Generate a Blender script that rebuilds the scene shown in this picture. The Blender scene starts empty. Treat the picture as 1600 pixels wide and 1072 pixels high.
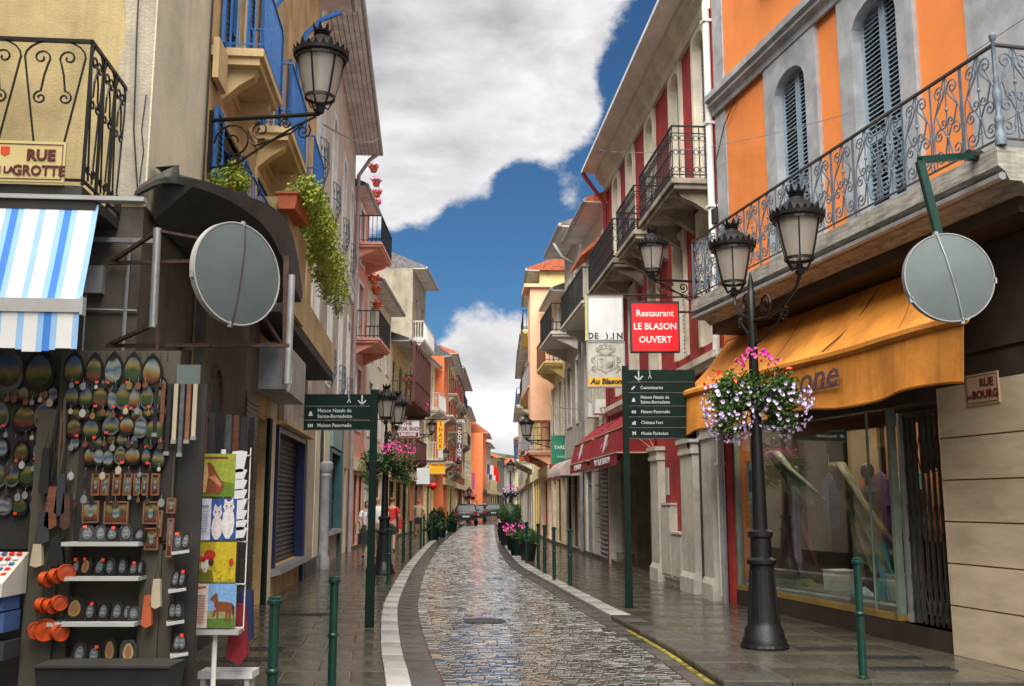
import bpy, math, random
from mathutils import Vector, Matrix, Euler
random.seed(7)
R = math.radians
PI = math.pi
sc = bpy.context.scene
C = sc.collection
# ------------------------------------------------------------------ camera
FP = 1550.0; PITCH = math.atan(249/FP); EYE = 1.6
CP, SP = math.cos(PITCH), math.sin(PITCH)
cam_d = bpy.data.cameras.new('camera'); cam = bpy.data.objects.new('camera', cam_d); C.objects.link(cam)
cam.location = (0, 0, EYE); cam.rotation_euler = (R(90)+PITCH, 0, 0)
cam_d.sensor_width = 36; cam_d.lens = 36*FP/1600; cam_d.clip_end = 3000; cam_d.clip_start = .05
sc.camera = cam
# ------------------------------------------------------------------ light
SUN_EL, SUN_AZ = R(55), R(192)      # azimuth clockwise from +Y
w = bpy.data.worlds.new('World'); sc.world = w; w.use_nodes = True
def ray(x, y):
    u = (x-800)/FP; v = (536-y)/FP
    return Vector((u, CP-v*SP, SP+v*CP))
def sky():
    nt = w.node_tree; nt.nodes.clear(); N = nt.nodes.new; L = nt.links.new
    out = N('ShaderNodeOutputWorld'); tc = N('ShaderNodeTexCoord')
    st = N('ShaderNodeTexSky'); st.sky_type = 'NISHITA'; st.sun_disc = False
    st.sun_elevation = SUN_EL; st.sun_rotation = SUN_AZ; st.air_density = 1.0; st.dust_density = .3; st.ozone_density = 3.0
    def math_(op, a, b=None, c=None, clamp=False):
        n = N('ShaderNodeMath'); n.operation = op; n.use_clamp = clamp
        for i, q in enumerate((a, b, c)):
            if q is None: continue
            if isinstance(q, (int, float)): n.inputs[i].default_value = q
            else: L(q, n.inputs[i])
        return n.outputs[0]
    def noise(scale, det, rough, off=(0,0,0), dist=0.0, zs=1.25):
        m = N('ShaderNodeMapping'); m.inputs['Location'].default_value = off; m.inputs['Scale'].default_value = (1,1,zs)
        L(tc.outputs['Generated'], m.inputs[0])
        n = N('ShaderNodeTexNoise'); n.inputs['Scale'].default_value = scale; n.inputs['Detail'].default_value = det
        n.inputs['Roughness'].default_value = rough; n.inputs['Distortion'].default_value = dist
        L(m.outputs[0], n.inputs['Vector']); return n.outputs[0]
    n1 = noise(5.0, 12, .64, (.3,.1,.7), .25)
    n2 = noise(12, 10, .66, (2.3,1.1,.2), .1)
    base = math_('MULTIPLY_ADD', n2, .72, n1)
    base = math_('SUBTRACT', base, .36)
    # cloud and clear areas of this sky, as directions with an angular radius (deg) and a weight
    total = base
    for (x, y, rad, wgt) in [(770,60,17,.42),(620,160,9,.30),(620,265,4.5,.30),(870,60,7,.22),(690,200,5,.16),(790,370,3.4,-.34),(880,210,2.4,.22),(925,170,1.8,.2),(840,225,2,.16),(700,350,3.2,-.22),(800,300,2.6,-.34),(840,250,3,-.2),(740,310,2,-.12),(880,295,2.2,.40),(775,335,2.0,.36),(790,600,5,.30),(770,680,6,.26),(720,560,4,.20),(800,540,3,.15),
                             (700,440,6,-.28),(860,400,5,-.28),(960,200,4,-.34),(1010,60,4,-.50),(900,250,4,-.28),(930,330,4,-.2),(820,300,2.6,-.15),(990,130,3.5,-.3),(600,420,5,-.3),(620,500,3,-.2),(815,470,2.4,-.16)]:
        d = ray(x, y).normalized()
        vm = N('ShaderNodeVectorMath'); vm.operation = 'DISTANCE'; vm.inputs[1].default_value = d
        L(tc.outputs['Generated'], vm.inputs[0])
        mr = N('ShaderNodeMapRange'); mr.interpolation_type = 'SMOOTHSTEP'
        mr.inputs[1].default_value = 0; mr.inputs[2].default_value = R(rad)*1.35; mr.inputs[3].default_value = wgt; mr.inputs[4].default_value = 0
        L(vm.outputs['Value'], mr.inputs[0]); total = math_('ADD', total, mr.outputs[0])
    # the rest of the sky: mostly cloud with breaks
    vm = N('ShaderNodeVectorMath'); vm.operation = 'DISTANCE'; vm.inputs[1].default_value = ray(800, 400).normalized(); L(tc.outputs['Generated'], vm.inputs[0])
    mr = N('ShaderNodeMapRange'); mr.interpolation_type = 'SMOOTHSTEP'; mr.inputs[1].default_value = .35; mr.inputs[2].default_value = .9; mr.inputs[3].default_value = 0; mr.inputs[4].default_value = .16
    L(vm.outputs['Value'], mr.inputs[0]); total = math_('ADD', total, mr.outputs[0])
    ramp = N('ShaderNodeMapRange'); ramp.interpolation_type = 'SMOOTHSTEP'
    ramp.inputs[1].default_value = .47; ramp.inputs[2].default_value = .68; L(total, ramp.inputs[0])
    mask = ramp.outputs[0]
    # cloud tone
    n3 = noise(3.1, 6, .55, (5.1,.4,1.2), .3, 2.2)
    n5 = noise(9.0, 5, .55, (1.1,7.4,3.2), .3, 2.0)
    n3 = math_('MULTIPLY_ADD', n5, .45, n3); n3 = math_('SUBTRACT', n3, .22)
    tone = N('ShaderNodeValToRGB'); e = tone.color_ramp.elements
    e[0].position = .34; e[0].color = (.36,.36,.385,1); e[1].position = .68; e[1].color = (.90,.89,.89,1)
    L(n3, tone.inputs[0])
    cb = N('ShaderNodeBackground'); L(tone.outputs[0], cb.inputs[0]); cb.inputs[1].default_value = .52
    tint = N('ShaderNodeMixRGB'); tint.blend_type = 'MULTIPLY'; tint.inputs[0].default_value = 1; tint.inputs[2].default_value = (.16,.27,.35,1)
    L(st.outputs[0], tint.inputs[1])
    sb = N('ShaderNodeBackground'); L(tint.outputs[0], sb.inputs[0]); sb.inputs[1].default_value = .10
    mx = N('ShaderNodeMixShader'); L(mask, mx.inputs[0]); L(sb.outputs[0], mx.inputs[1]); L(cb.outputs[0], mx.inputs[2]); L(mx.outputs[0], out.inputs[0])
sky()
sd = bpy.data.lights.new('sun', 'SUN'); sun = bpy.data.objects.new('sun', sd); C.objects.link(sun)
sd.energy = 4.4; sd.angle = R(66); sd.color = (1, .95, .86)
sdir = Vector((math.sin(SUN_AZ)*math.cos(SUN_EL), math.cos(SUN_AZ)*math.cos(SUN_EL), math.sin(SUN_EL)))
sun.rotation_euler = sdir.to_track_quat('Z', 'Y').to_euler()
sc.view_settings.view_transform = 'Standard'; sc.view_settings.look = 'None'
sc.view_settings.exposure = 1.25; sc.view_settings.gamma = 1; sc.view_settings.use_curve_mapping = False
sc.cycles.max_bounces = 6; sc.cycles.transparent_max_bounces = 10

# ------------------------------------------------------------------ helpers
def at(px, py, Y):
    d = ray(px, py); t = Y/d.y; return Vector((d.x*t, Y, EYE+d.z*t))
def ZY(py, Y):
    d = ray(800, py); return EYE+d.z*Y/d.y
def XY(px, Y, z=1.6):
    return (px-800)/FP*(Y*CP+(z-EYE)*SP)

class MB:
    def __init__(s): s.v = []; s.f = []
    def add(s, vs, fs):
        n = len(s.v); s.v += [tuple(v) for v in vs]; s.f += [tuple(i+n for i in f) for f in fs]; return s
    def box(s, x0, x1, y0, y1, z0, z1, M=None):
        if x0 > x1: x0, x1 = x1, x0
        if y0 > y1: y0, y1 = y1, y0
        if z0 > z1: z0, z1 = z1, z0
        vs = [Vector(q) for q in ((x0,y0,z0),(x1,y0,z0),(x1,y1,z0),(x0,y1,z0),(x0,y0,z1),(x1,y0,z1),(x1,y1,z1),(x0,y1,z1))]
        if M is not None: vs = [M @ q for q in vs]
        return s.add(vs, [(0,3,2,1),(4,5,6,7),(0,1,5,4),(1,2,6,5),(2,3,7,6),(3,0,4,7)])
    def cbox(s, c, sx, sy, sz, rot=(0,0,0)):
        M = Matrix.Translation(c) @ Euler(rot).to_matrix().to_4x4()
        return s.box(-sx/2, sx/2, -sy/2, sy/2, -sz/2, sz/2, M)
    def quad(s, a, b, c, d): return s.add([a,b,c,d], [(0,1,2,3)])
    def tube(s, pts, r, n=6, caps=True):
        pts = [Vector(p) for p in pts]; m = len(pts)
        rs = r if isinstance(r, (list, tuple)) else [r]*m
        vs = []; up = None
        for i, p in enumerate(pts):
            t = (pts[min(i+1, m-1)]-pts[max(i-1, 0)])
            if t.length < 1e-9: t = Vector((0,0,1))
            t.normalize()
            if up is None:
                up = Vector((0,0,1)) if abs(t.z) < .9 else Vector((1,0,0))
            a = t.cross(up)
            if a.length < 1e-6: a = t.orthogonal()
            a.normalize(); b = a.cross(t); b.normalize(); up = b
            for k in range(n):
                th = 2*PI*k/n + PI/n
                vs.append(p + (a*math.cos(th)+b*math.sin(th))*rs[i])
        fs = []
        for i in range(m-1):
            for k in range(n):
                fs.append((i*n+k, i*n+(k+1)%n, (i+1)*n+(k+1)%n, (i+1)*n+k))
        if caps: fs += [tuple(range(n)), tuple((m-1)*n+n-1-k for k in range(n))]
        return s.add(vs, fs)
    def lathe(s, prof, n=16, c=(0,0,0), sx=1, sy=1, cap=True):
        vs = []; m = len(prof)
        for r, z in prof:
            for k in range(n):
                th = 2*PI*k/n; vs.append((c[0]+r*math.cos(th)*sx, c[1]+r*math.sin(th)*sy, c[2]+z))
        fs = [(i*n+k, i*n+(k+1)%n, (i+1)*n+(k+1)%n, (i+1)*n+k) for i in range(m-1) for k in range(n)]
        if cap: fs += [tuple(n-1-k for k in range(n)), tuple((m-1)*n+k for k in range(n))]
        return s.add(vs, fs)
    def prism(s, poly, a, b, ax='y', M=None):
        n = len(poly)
        def mk(p, t):
            q = {'y': (p[0], t, p[1]), 'x': (t, p[0], p[1]), 'z': (p[0], p[1], t)}[ax]
            q = Vector(q); return M @ q if M is not None else q
        vs = [mk(p, a) for p in poly]+[mk(p, b) for p in poly]
        fs = [tuple(range(n)), tuple(2*n-1-k for k in range(n))]+[(k, n+k, n+(k+1)%n, (k+1)%n) for k in range(n)]
        return s.add(vs, fs)
    def ball(s, c, rx, ry, rz, n=10, m=7):
        prof = [(math.sin(PI*i/m), -math.cos(PI*i/m)) for i in range(m+1)]
        prof[0] = (.02,-1); prof[-1] = (.02,1)
        vs = []
        for r_, z in prof:
            for k in range(n):
                th = 2*PI*k/n; vs.append((c[0]+r_*rx*math.cos(th), c[1]+r_*ry*math.sin(th), c[2]+z*rz))
        fs = [(i*n+k, i*n+(k+1)%n, (i+1)*n+(k+1)%n, (i+1)*n+k) for i in range(m) for k in range(n)]
        return s.add(vs, fs)
    def mesh(s, name, mat, smooth=False):
        me = bpy.data.meshes.new(name); me.from_pydata(s.v, [], s.f)
        import bmesh
        bm = bmesh.new(); bm.from_mesh(me); bmesh.ops.recalc_face_normals(bm, faces=bm.faces); bm.to_mesh(me); bm.free()
        me.materials.append(mat)
        if smooth:
            me.polygons.foreach_set('use_smooth', [True]*len(me.polygons))
            try: me.set_sharp_from_angle(angle=R(40))
            except Exception: pass
        me.update(); return me
    def build(s, name, mat, parent=None, smooth=False, loc=None, rot=None):
        return link(name, s.mesh(name, mat, smooth), parent, loc, rot)
def link(name, me, parent=None, loc=None, rot=None):
    o = bpy.data.objects.new(name, me); C.objects.link(o)
    if parent is not None: o.parent = parent
    if loc is not None: o.location = loc
    if rot is not None: o.rotation_euler = rot
    return o
def tag(o, label=None, cat=None, group=None, kind=None):
    if label: o['label'] = label
    if cat: o['category'] = cat
    if group: o['group'] = group
    if kind: o['kind'] = kind
    return o
def thing(name, label, cat, loc=(0,0,0), rz=0, group=None):
    o = bpy.data.objects.new(name, None); C.objects.link(o); o.empty_display_size = .2
    o.location = loc; o.rotation_euler = (0,0,rz); return tag(o, label, cat, group)
def copy_tree(root, loc, rz=0, label=None, group=None, scale=None):
    def cp(o, par):
        c = o.copy(); C.objects.link(c); c.parent = par
        for k in kids.get(o.name, ()): cp(k, c)
        return c
    kids = {}
    def walk(o):
        kids[o.name] = list(o.children)
        for k in o.children: walk(k)
    walk(root); c = cp(root, None); c.location = loc; c.rotation_euler = (0,0,rz)
    if scale: c.scale = (scale,)*3
    if label: c['label'] = label
    if group: c['group'] = group
    return c
def lerp(a, b, t): return a+(b-a)*t
def interp(tab, y):
    if y <= tab[0][0]: return tab[0][1]+(tab[1][1]-tab[0][1])*(y-tab[0][0])/(tab[1][0]-tab[0][0])
    for i in range(len(tab)-1):
        if y <= tab[i+1][0]:
            y0, a = tab[i]; y1, b = tab[i+1]
            m0 = (tab[i+1][1]-tab[i-1][1])/(tab[i+1][0]-tab[i-1][0]) if i > 0 else (b-a)/(y1-y0)
            m1 = (tab[i+2][1]-a)/(tab[i+2][0]-y0) if i+2 < len(tab) else (b-a)/(y1-y0)
            h = y1-y0; t = (y-y0)/h
            return (2*t**3-3*t*t+1)*a+(t**3-2*t*t+t)*h*m0+(-2*t**3+3*t*t)*b+(t**3-t*t)*h*m1
    return tab[-1][1]+(tab[-1][1]-tab[-2][1])*(y-tab[-1][0])/(tab[-1][0]-tab[-2][0])

# ------------------------------------------------------------------ materials
def lin(r, g, b): return tuple(((q/255)/12.92 if q/255 < .04045 else ((q/255+.055)/1.055)**2.4) for q in (r,g,b))+(1,)
def mat(name, col, rough=.7, var=.12, scale=3, metal=0, bump=0, bscale=40, streak=0, spec=.5, wet=0, col2=None, detail=5, stretch=None, island=0):
    m = bpy.data.materials.new(name); m.use_nodes = True; nt = m.node_tree; b = nt.nodes['Principled BSDF']; N = nt.nodes.new; L = nt.links.new
    b.inputs['Roughness'].default_value = rough; b.inputs['Metallic'].default_value = metal; b.inputs['Specular IOR Level'].default_value = spec
    tc = N('ShaderNodeTexCoord'); src = tc.outputs['Object']
    if stretch:
        mp = N('ShaderNodeMapping'); mp.inputs['Scale'].default_value = stretch; L(src, mp.inputs[0]); src = mp.outputs[0]
    c2 = col2 or tuple(q*(1-var*2.2) for q in col[:3])+(1,); c1 = tuple(min(1, q*(1+var*.6)) for q in col[:3])+(1,)
    n = N('ShaderNodeTexNoise'); n.inputs['Scale'].default_value = scale; n.inputs['Detail'].default_value = detail; n.inputs['Roughness'].default_value = .6
    L(src, n.inputs['Vector'])
    r = N('ShaderNodeMapRange'); r.inputs[1].default_value = .35; r.inputs[2].default_value = .68; L(n.outputs[0], r.inputs[0])
    mx = N('ShaderNodeMixRGB'); mx.inputs[1].default_value = c1; mx.inputs[2].default_value = c2; L(r.outputs[0], mx.inputs[0]); colout = mx.outputs[0]
    if scale < 3 and var >= .06 and not stretch:
        nq = N('ShaderNodeTexNoise'); nq.inputs['Scale'].default_value = .55; nq.inputs['Detail'].default_value = 8; nq.inputs['Roughness'].default_value = .7; nq.inputs['Distortion'].default_value = .6; L(tc.outputs['Object'], nq.inputs['Vector'])
        rq = N('ShaderNodeMapRange'); rq.inputs[1].default_value = .52; rq.inputs[2].default_value = .62; rq.inputs[4].default_value = .35; L(nq.outputs[0], rq.inputs[0])
        mq = N('ShaderNodeMixRGB'); mq.blend_type = 'MULTIPLY'; mq.inputs[2].default_value = (.74,.70,.66,1); L(rq.outputs[0], mq.inputs[0]); L(colout, mq.inputs[1]); colout = mq.outputs[0]
    if streak:
        mp = N('ShaderNodeMapping'); mp.inputs['Scale'].default_value = (5,5,.35); L(tc.outputs['Object'], mp.inputs[0])
        n2 = N('ShaderNodeTexNoise'); n2.inputs['Scale'].default_value = 1.3; n2.inputs['Detail'].default_value = 6; n2.inputs['Roughness'].default_value = .65; L(mp.outputs[0], n2.inputs['Vector'])
        r2 = N('ShaderNodeMapRange'); r2.inputs[1].default_value = .5; r2.inputs[2].default_value = .75; r2.inputs[4].default_value = streak; L(n2.outputs[0], r2.inputs[0])
        mx2 = N('ShaderNodeMixRGB'); mx2.blend_type = 'MULTIPLY'; mx2.inputs[2].default_value = (.38,.36,.33,1); L(r2.outputs[0], mx2.inputs[0]); L(colout, mx2.inputs[1]); colout = mx2.outputs[0]
    if island:
        g = N('ShaderNodeNewGeometry'); mx3 = N('ShaderNodeMixRGB'); mx3.blend_type = 'MULTIPLY'
        rr = N('ShaderNodeMapRange'); rr.inputs[3].default_value = 1-island; rr.inputs[4].default_value = 1+island*.4; L(g.outputs['Random Per Island'], rr.inputs[0])
        oi = N('ShaderNodeObjectInfo'); rr2 = N('ShaderNodeMapRange'); rr2.inputs[3].default_value = 1-island; rr2.inputs[4].default_value = 1+island*.4; L(oi.outputs['Random'], rr2.inputs[0])
        mm = N('ShaderNodeMath'); mm.operation = 'MULTIPLY'; L(rr.outputs[0], mm.inputs[0]); L(rr2.outputs[0], mm.inputs[1])
        mx3.inputs[0].default_value = 1; L(colout, mx3.inputs[1]); L(mm.outputs[0], mx3.inputs[2]); colout = mx3.outputs[0]
    L(colout, b.inputs['Base Color'])
    if bump:
        nb = N('ShaderNodeTexNoise'); nb.inputs['Scale'].default_value = bscale; nb.inputs['Detail'].default_value = 4; L(src, nb.inputs['Vector'])
        bp = N('ShaderNodeBump'); bp.inputs['Strength'].default_value = bump; bp.inputs['Distance'].default_value = .02; L(nb.outputs[0], bp.inputs['Height']); L(bp.outputs[0], b.inputs['Normal'])
    if wet:
        nw = N('ShaderNodeTexNoise'); nw.inputs['Scale'].default_value = .8; nw.inputs['Detail'].default_value = 7; nw.inputs['Roughness'].default_value = .65; L(tc.outputs['Object'], nw.inputs['Vector'])
        rw = N('ShaderNodeMapRange'); rw.inputs[1].default_value = .38; rw.inputs[2].default_value = .62; rw.inputs[3].default_value = wet; rw.inputs[4].default_value = rough; L(nw.outputs[0], rw.inputs[0]); L(rw.outputs[0], b.inputs['Roughness'])
    return m
def emis(name, col, s):
    m = mat(name, col, .4, .0); b = m.node_tree.nodes['Principled BSDF']; b.inputs['Emission Color'].default_value = col; b.inputs['Emission Strength'].default_value = s; return m
def glassmat(name, tint=(.9,.95,.95,1), refl=1.0, mn=.06):
    m = bpy.data.materials.new(name); m.use_nodes = True; nt = m.node_tree; nt.nodes.clear(); N = nt.nodes.new; L = nt.links.new
    o = N('ShaderNodeOutputMaterial'); t = N('ShaderNodeBsdfTransparent'); t.inputs[0].default_value = tint
    g = N('ShaderNodeBsdfGlossy'); g.inputs['Roughness'].default_value = .02; g.inputs[0].default_value = (refl,refl,refl,1)
    lw = N('ShaderNodeLayerWeight'); lw.inputs[0].default_value = .5
    pw = N('ShaderNodeMath'); pw.operation = 'POWER'; pw.inputs[1].default_value = 4; L(lw.outputs['Facing'], pw.inputs[0])
    a = N('ShaderNodeMath'); a.operation = 'MULTIPLY_ADD'; a.inputs[1].default_value = .9; a.inputs[2].default_value = mn; a.use_clamp = True; L(pw.outputs[0], a.inputs[0])
    x = N('ShaderNodeMixShader'); L(a.outputs[0], x.inputs[0]); L(t.outputs[0], x.inputs[1]); L(g.outputs[0], x.inputs[2]); L(x.outputs[0], o.inputs[0]); return m
def frosted(name):
    m = bpy.data.materials.new(name); m.use_nodes = True; nt = m.node_tree; nt.nodes.clear(); N = nt.nodes.new; L = nt.links.new
    o = N('ShaderNodeOutputMaterial'); t = N('ShaderNodeBsdfTransparent'); t.inputs[0].default_value = (.85,.84,.82,1)
    d = N('ShaderNodeBsdfDiffuse'); d.inputs[0].default_value = (.62,.58,.52,1)
    tl = N('ShaderNodeBsdfTranslucent'); tl.inputs[0].default_value = (.8,.76,.7,1)
    g = N('ShaderNodeBsdfGlossy'); g.inputs['Roughness'].default_value = .12
    a = N('ShaderNodeMixShader'); a.inputs[0].default_value = .5; L(d.outputs[0], a.inputs[1]); L(tl.outputs[0], a.inputs[2])
    b = N('ShaderNodeMixShader'); b.inputs[0].default_value = .32; L(a.outputs[0], b.inputs[1]); L(t.outputs[0], b.inputs[2])
    c = N('ShaderNodeMixShader'); c.inputs[0].default_value = .08; L(b.outputs[0], c.inputs[1]); L(g.outputs[0], c.inputs[2]); L(c.outputs[0], o.inputs[0]); return m
def leafmat(name, c1, c2):
    m = bpy.data.materials.new(name); m.use_nodes = True; nt = m.node_tree; b = nt.nodes['Principled BSDF']; N = nt.nodes.new; L = nt.links.new
    g = N('ShaderNodeNewGeometry'); r = N('ShaderNodeValToRGB'); r.color_ramp.elements[0].color = c1; r.color_ramp.elements[1].color = c2
    L(g.outputs['Random Per Island'], r.inputs[0]); L(r.outputs[0], b.inputs['Base Color']); b.inputs['Roughness'].default_value = .5
    return m
G = lambda v: (v, v, v*.98, 1)
M = dict(
    iron=mat('black_iron', (.008,.008,.009,1), .42, .2, 20, spec=.35, bump=.15, bscale=60),
    ironblue=mat('blue_grey_iron', lin(96,108,122), .5, .15, 12),
    green=mat('green_paint', (.004,.036,.026,1), .28, .2, 9, bump=.1, bscale=90),
    greendk=mat('dark_green_sign_paint', (.003,.014,.010,1), .6, .15, 3, spec=.15),
    white=mat('white_paint', (.72,.71,.68,1), .5, .08, 3),
    offw=mat('off_white', (.58,.55,.48,1), .6, .1, 4, streak=.25),
    zinc=mat('zinc', (.33,.34,.36,1), .42, .12, 5, metal=.35, streak=.3),
    zinc2=mat('sign_back_grey', (.11,.135,.135,1), .75, .06, 4, metal=.1),
    steel=mat('steel_tube', (.42,.43,.44,1), .35, .1, 8, metal=.6),
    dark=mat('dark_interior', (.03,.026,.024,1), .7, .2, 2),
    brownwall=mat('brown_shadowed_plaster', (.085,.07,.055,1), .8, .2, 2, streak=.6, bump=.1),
    glass=mat('window_glass', (.02,.023,.026,1), .06, .3, 1, spec=.4),
    clear=glassmat('clear_glass', mn=.09),
    frost=frosted('frosted_lamp_glass'),
    red=mat('dark_red_render', (.36,.026,.026,1), .75, .18, 1.6, streak=.35, bump=.15),
    cream=mat('cream_stone', (.70,.65,.53,1), .7, .12, 2, streak=.3, bump=.1),
    orange=mat('orange_render', (.76,.235,.055,1), .75, .06, .9, bump=.1, streak=.10),
    greystone=mat('grey_marble_stone', (.36,.38,.41,1), .5, .16, 2.6, bump=.1, detail=8, streak=.2),
    shutterblue=mat('grey_blue_shutter_paint', lin(132,150,166), .55, .1, 6),
    yellow=mat('ochre_yellow_render', (.50,.39,.19,1), .85, .18, 1.1, streak=.35, bump=.2),
    pilaster=mat('weathered_grey_render', (.44,.39,.30,1), .85, .25, 1.3, streak=.6, bump=.3, col2=(.28,.25,.22,1)),
    sideface=mat('pale_ochre_render', (.76,.70,.52,1), .85, .12, .8, streak=.28, bump=.2),
    ochre=mat('rough_ochre_render', (.60,.40,.19,1), .9, .18, 1.5, bump=.7, bscale=30, streak=.2),
    ochres=mat('smooth_ochre_band', (.64,.48,.25,1), .8, .12, 1.5, streak=.35),
    blue=mat('blue_paint', (.008,.13,.44,1), .4, .1, 6),
    beige=mat('beige_render', (.52,.43,.34,1), .85, .1, 1.2, streak=.25, bump=.15),
    soffit=mat('soffit_boards', (.70,.69,.72,1), .7, .15, 2, streak=.2),
    soffitr=mat('plaster_soffit', (.74,.68,.64,1), .8, .22, 1.3, col2=(.62,.55,.50,1), bump=.2),
    tile=mat('terracotta_tile', (.55,.13,.05,1), .8, .25, 8, bump=.4, bscale=20, island=.3),
    slate=mat('slate_roof', (.12,.115,.12,1), .6, .25, 6, bump=.5, bscale=20, island=.3),
    awnor=mat('orange_awning_canvas', (.66,.25,.03,1), .85, .2, 1.1, bump=.35, bscale=9, streak=.5),
    awnred=mat('red_awning_canvas', (.30,.012,.022,1), .75, .12, 2),
    awnw=mat('white_awning_canvas', (.74,.74,.74,1), .8, .05, 2),
    awnb=mat('blue_awning_canvas', (.05,.22,.68,1), .8, .08, 2),
    awnlb=mat('light_blue_awning_canvas', (.30,.52,.82,1), .8, .06, 2),
    black=mat('black_plastic', (.015,.015,.016,1), .5, .2, 4),
    rubber=mat('rubber', (.02,.02,.02,1), .8, .1, 4),
    canopy=mat('weathered_zinc_canopy', (.038,.036,.030,1), .65, .25, 3, bump=.2, streak=.4),
    rust=mat('rusty_iron', (.06,.028,.018,1), .75, .3, 12, bump=.3),
    ltext=mat('lettering_dark_red_brown', (.10,.012,.012,1), .5, .05),
    wtext=mat('lettering_white', (.75,.75,.75,1), .5, .03),
    gtext=mat('lettering_grey', (.42,.46,.45,1), .5, .03),
    btext=mat('lettering_black', (.02,.02,.025,1), .5, .03),
    signred=mat('red_sign_panel', (.80,.010,.016,1), .3, .04, 2),
    signw=mat('white_sign_panel', (.66,.67,.70,1), .35, .05, 2, streak=.12),
    signy=mat('yellow_sign_panel', (.80,.42,.01,1), .4, .05, 3),
    plate=mat('cream_enamel_plate', (.66,.55,.26,1), .3, .06, 3),
    gold=mat('brass_sill', (.40,.27,.09,1), .35, .15, 5, metal=.5),
    trav=mat('travertine', (.56,.45,.32,1), .55, .13, 1.8, stretch=(.7,.7,2.6), bump=.10, bscale=30, detail=8, island=.12),
    dkstone=mat('dark_brown_stone', (.04,.026,.02,1), .6, .2, 2, streak=.3),
    granite=mat('white_granite_kerb', (.40,.39,.37,1), .5, .14, 30, wet=.15, island=.25),
    greyk=mat('dark_kerb_stone', (.075,.07,.062,1), .5, .2, 20, wet=.12, island=.3),
    slab=mat('wet_pavement_slab', (.085,.078,.06,1), .30, .2, 14, wet=.05, island=.28, bump=.12, bscale=25),
    sett=mat('wet_sett', (.040,.037,.033,1), .19, .15, 12, wet=.04, island=.16, spec=.7, bscale=26),
    joint=mat('joint_sand', (.055,.048,.040,1), .3, .2, 20, wet=.06),
    asphalt=mat('wet_asphalt', (.05,.05,.05,1), .5, .2, 30, wet=.14, bump=.4, bscale=120),
    ypaint=mat('worn_yellow_paint', (.34,.27,.03,1), .5, .45, 9, wet=.2),
    grate=mat('cast_iron_grate', (.03,.03,.03,1), .4, .2, 12),
    skin=mat('skin', (.46,.26,.18,1), .55, .06), hairb=mat('brown_hair', (.12,.05,.02,1), .6, .1), hairg=mat('grey_hair', (.4,.38,.36,1), .6, .1),
    shirtw=mat('white_cotton', (.75,.75,.76,1), .8, .05), shirtr=mat('red_cotton', (.55,.02,.02,1), .8, .05), shirtb=mat('beige_cotton', (.55,.46,.33,1), .8, .06),
    dkcloth=mat('dark_cloth', (.03,.032,.04,1), .85, .1), greycloth=mat('grey_cloth', (.18,.17,.15,1), .85, .1), canvas=mat('canvas_bag', (.45,.38,.27,1), .8, .1),
    wood=mat('brown_wood', (.16,.055,.028,1), .6, .2, 6, stretch=(1,1,6)), terracotta=mat('terracotta_pot', (.42,.09,.03,1), .7, .12, 6),
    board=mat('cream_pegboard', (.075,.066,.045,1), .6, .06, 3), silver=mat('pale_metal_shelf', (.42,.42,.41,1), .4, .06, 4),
    leaf=leafmat('yellow_green_leaves', (.14,.22,.02,1), (.42,.46,.05,1)), leafd=leafmat('green_leaves', (.012,.045,.006,1), (.06,.14,.02,1)),
    leafdk=leafmat('dark_conifer_leaves', (.008,.025,.008,1), (.02,.06,.015,1)),
    bl_lilac=leafmat('lilac_petals', (.45,.33,.62,1), (.75,.68,.85,1)), bl_pink=leafmat('pink_petals', (.70,.05,.25,1), (.85,.25,.45,1)),
    bl_red=leafmat('red_petals', (.75,.05,.03,1), (.8,.15,.08,1)), bl_mag=leafmat('magenta_petals', (.55,.02,.30,1), (.8,.10,.45,1)),
)
def paint(name, r, g, b, rough=.75, **k): 
    M[name] = mat(name, lin(r,g,b), rough, **k); return M[name]
TXT = {}
def text(s, size, m, parent, loc, rot, ext=.004, align='CENTER', sx=1.0, name='lettering', bold=0.0, shear=0.0):
    cu = bpy.data.curves.new('t', 'FONT'); cu.body = s; cu.size = size; cu.extrude = ext; cu.align_x = align; cu.align_y = 'CENTER'; cu.resolution_u = 2; cu.offset = bold; cu.shear = shear
    o = bpy.data.objects.new('t', cu); C.objects.link(o)
    dg = bpy.context.evaluated_depsgraph_get(); me = bpy.data.meshes.new_from_object(o.evaluated_get(dg)); me.name = name
    bpy.data.objects.remove(o); bpy.data.curves.remove(cu)
    me.materials.clear(); me.materials.append(m)
    ob = link(name, me, parent, loc, rot); ob.scale = (sx, 1, 1); return ob
FRONT = (R(90), 0, 0)             # text that faces the camera end of the street
OUT = (R(90), 0, R(180))          # text on a facade, in the facade's own frame

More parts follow.
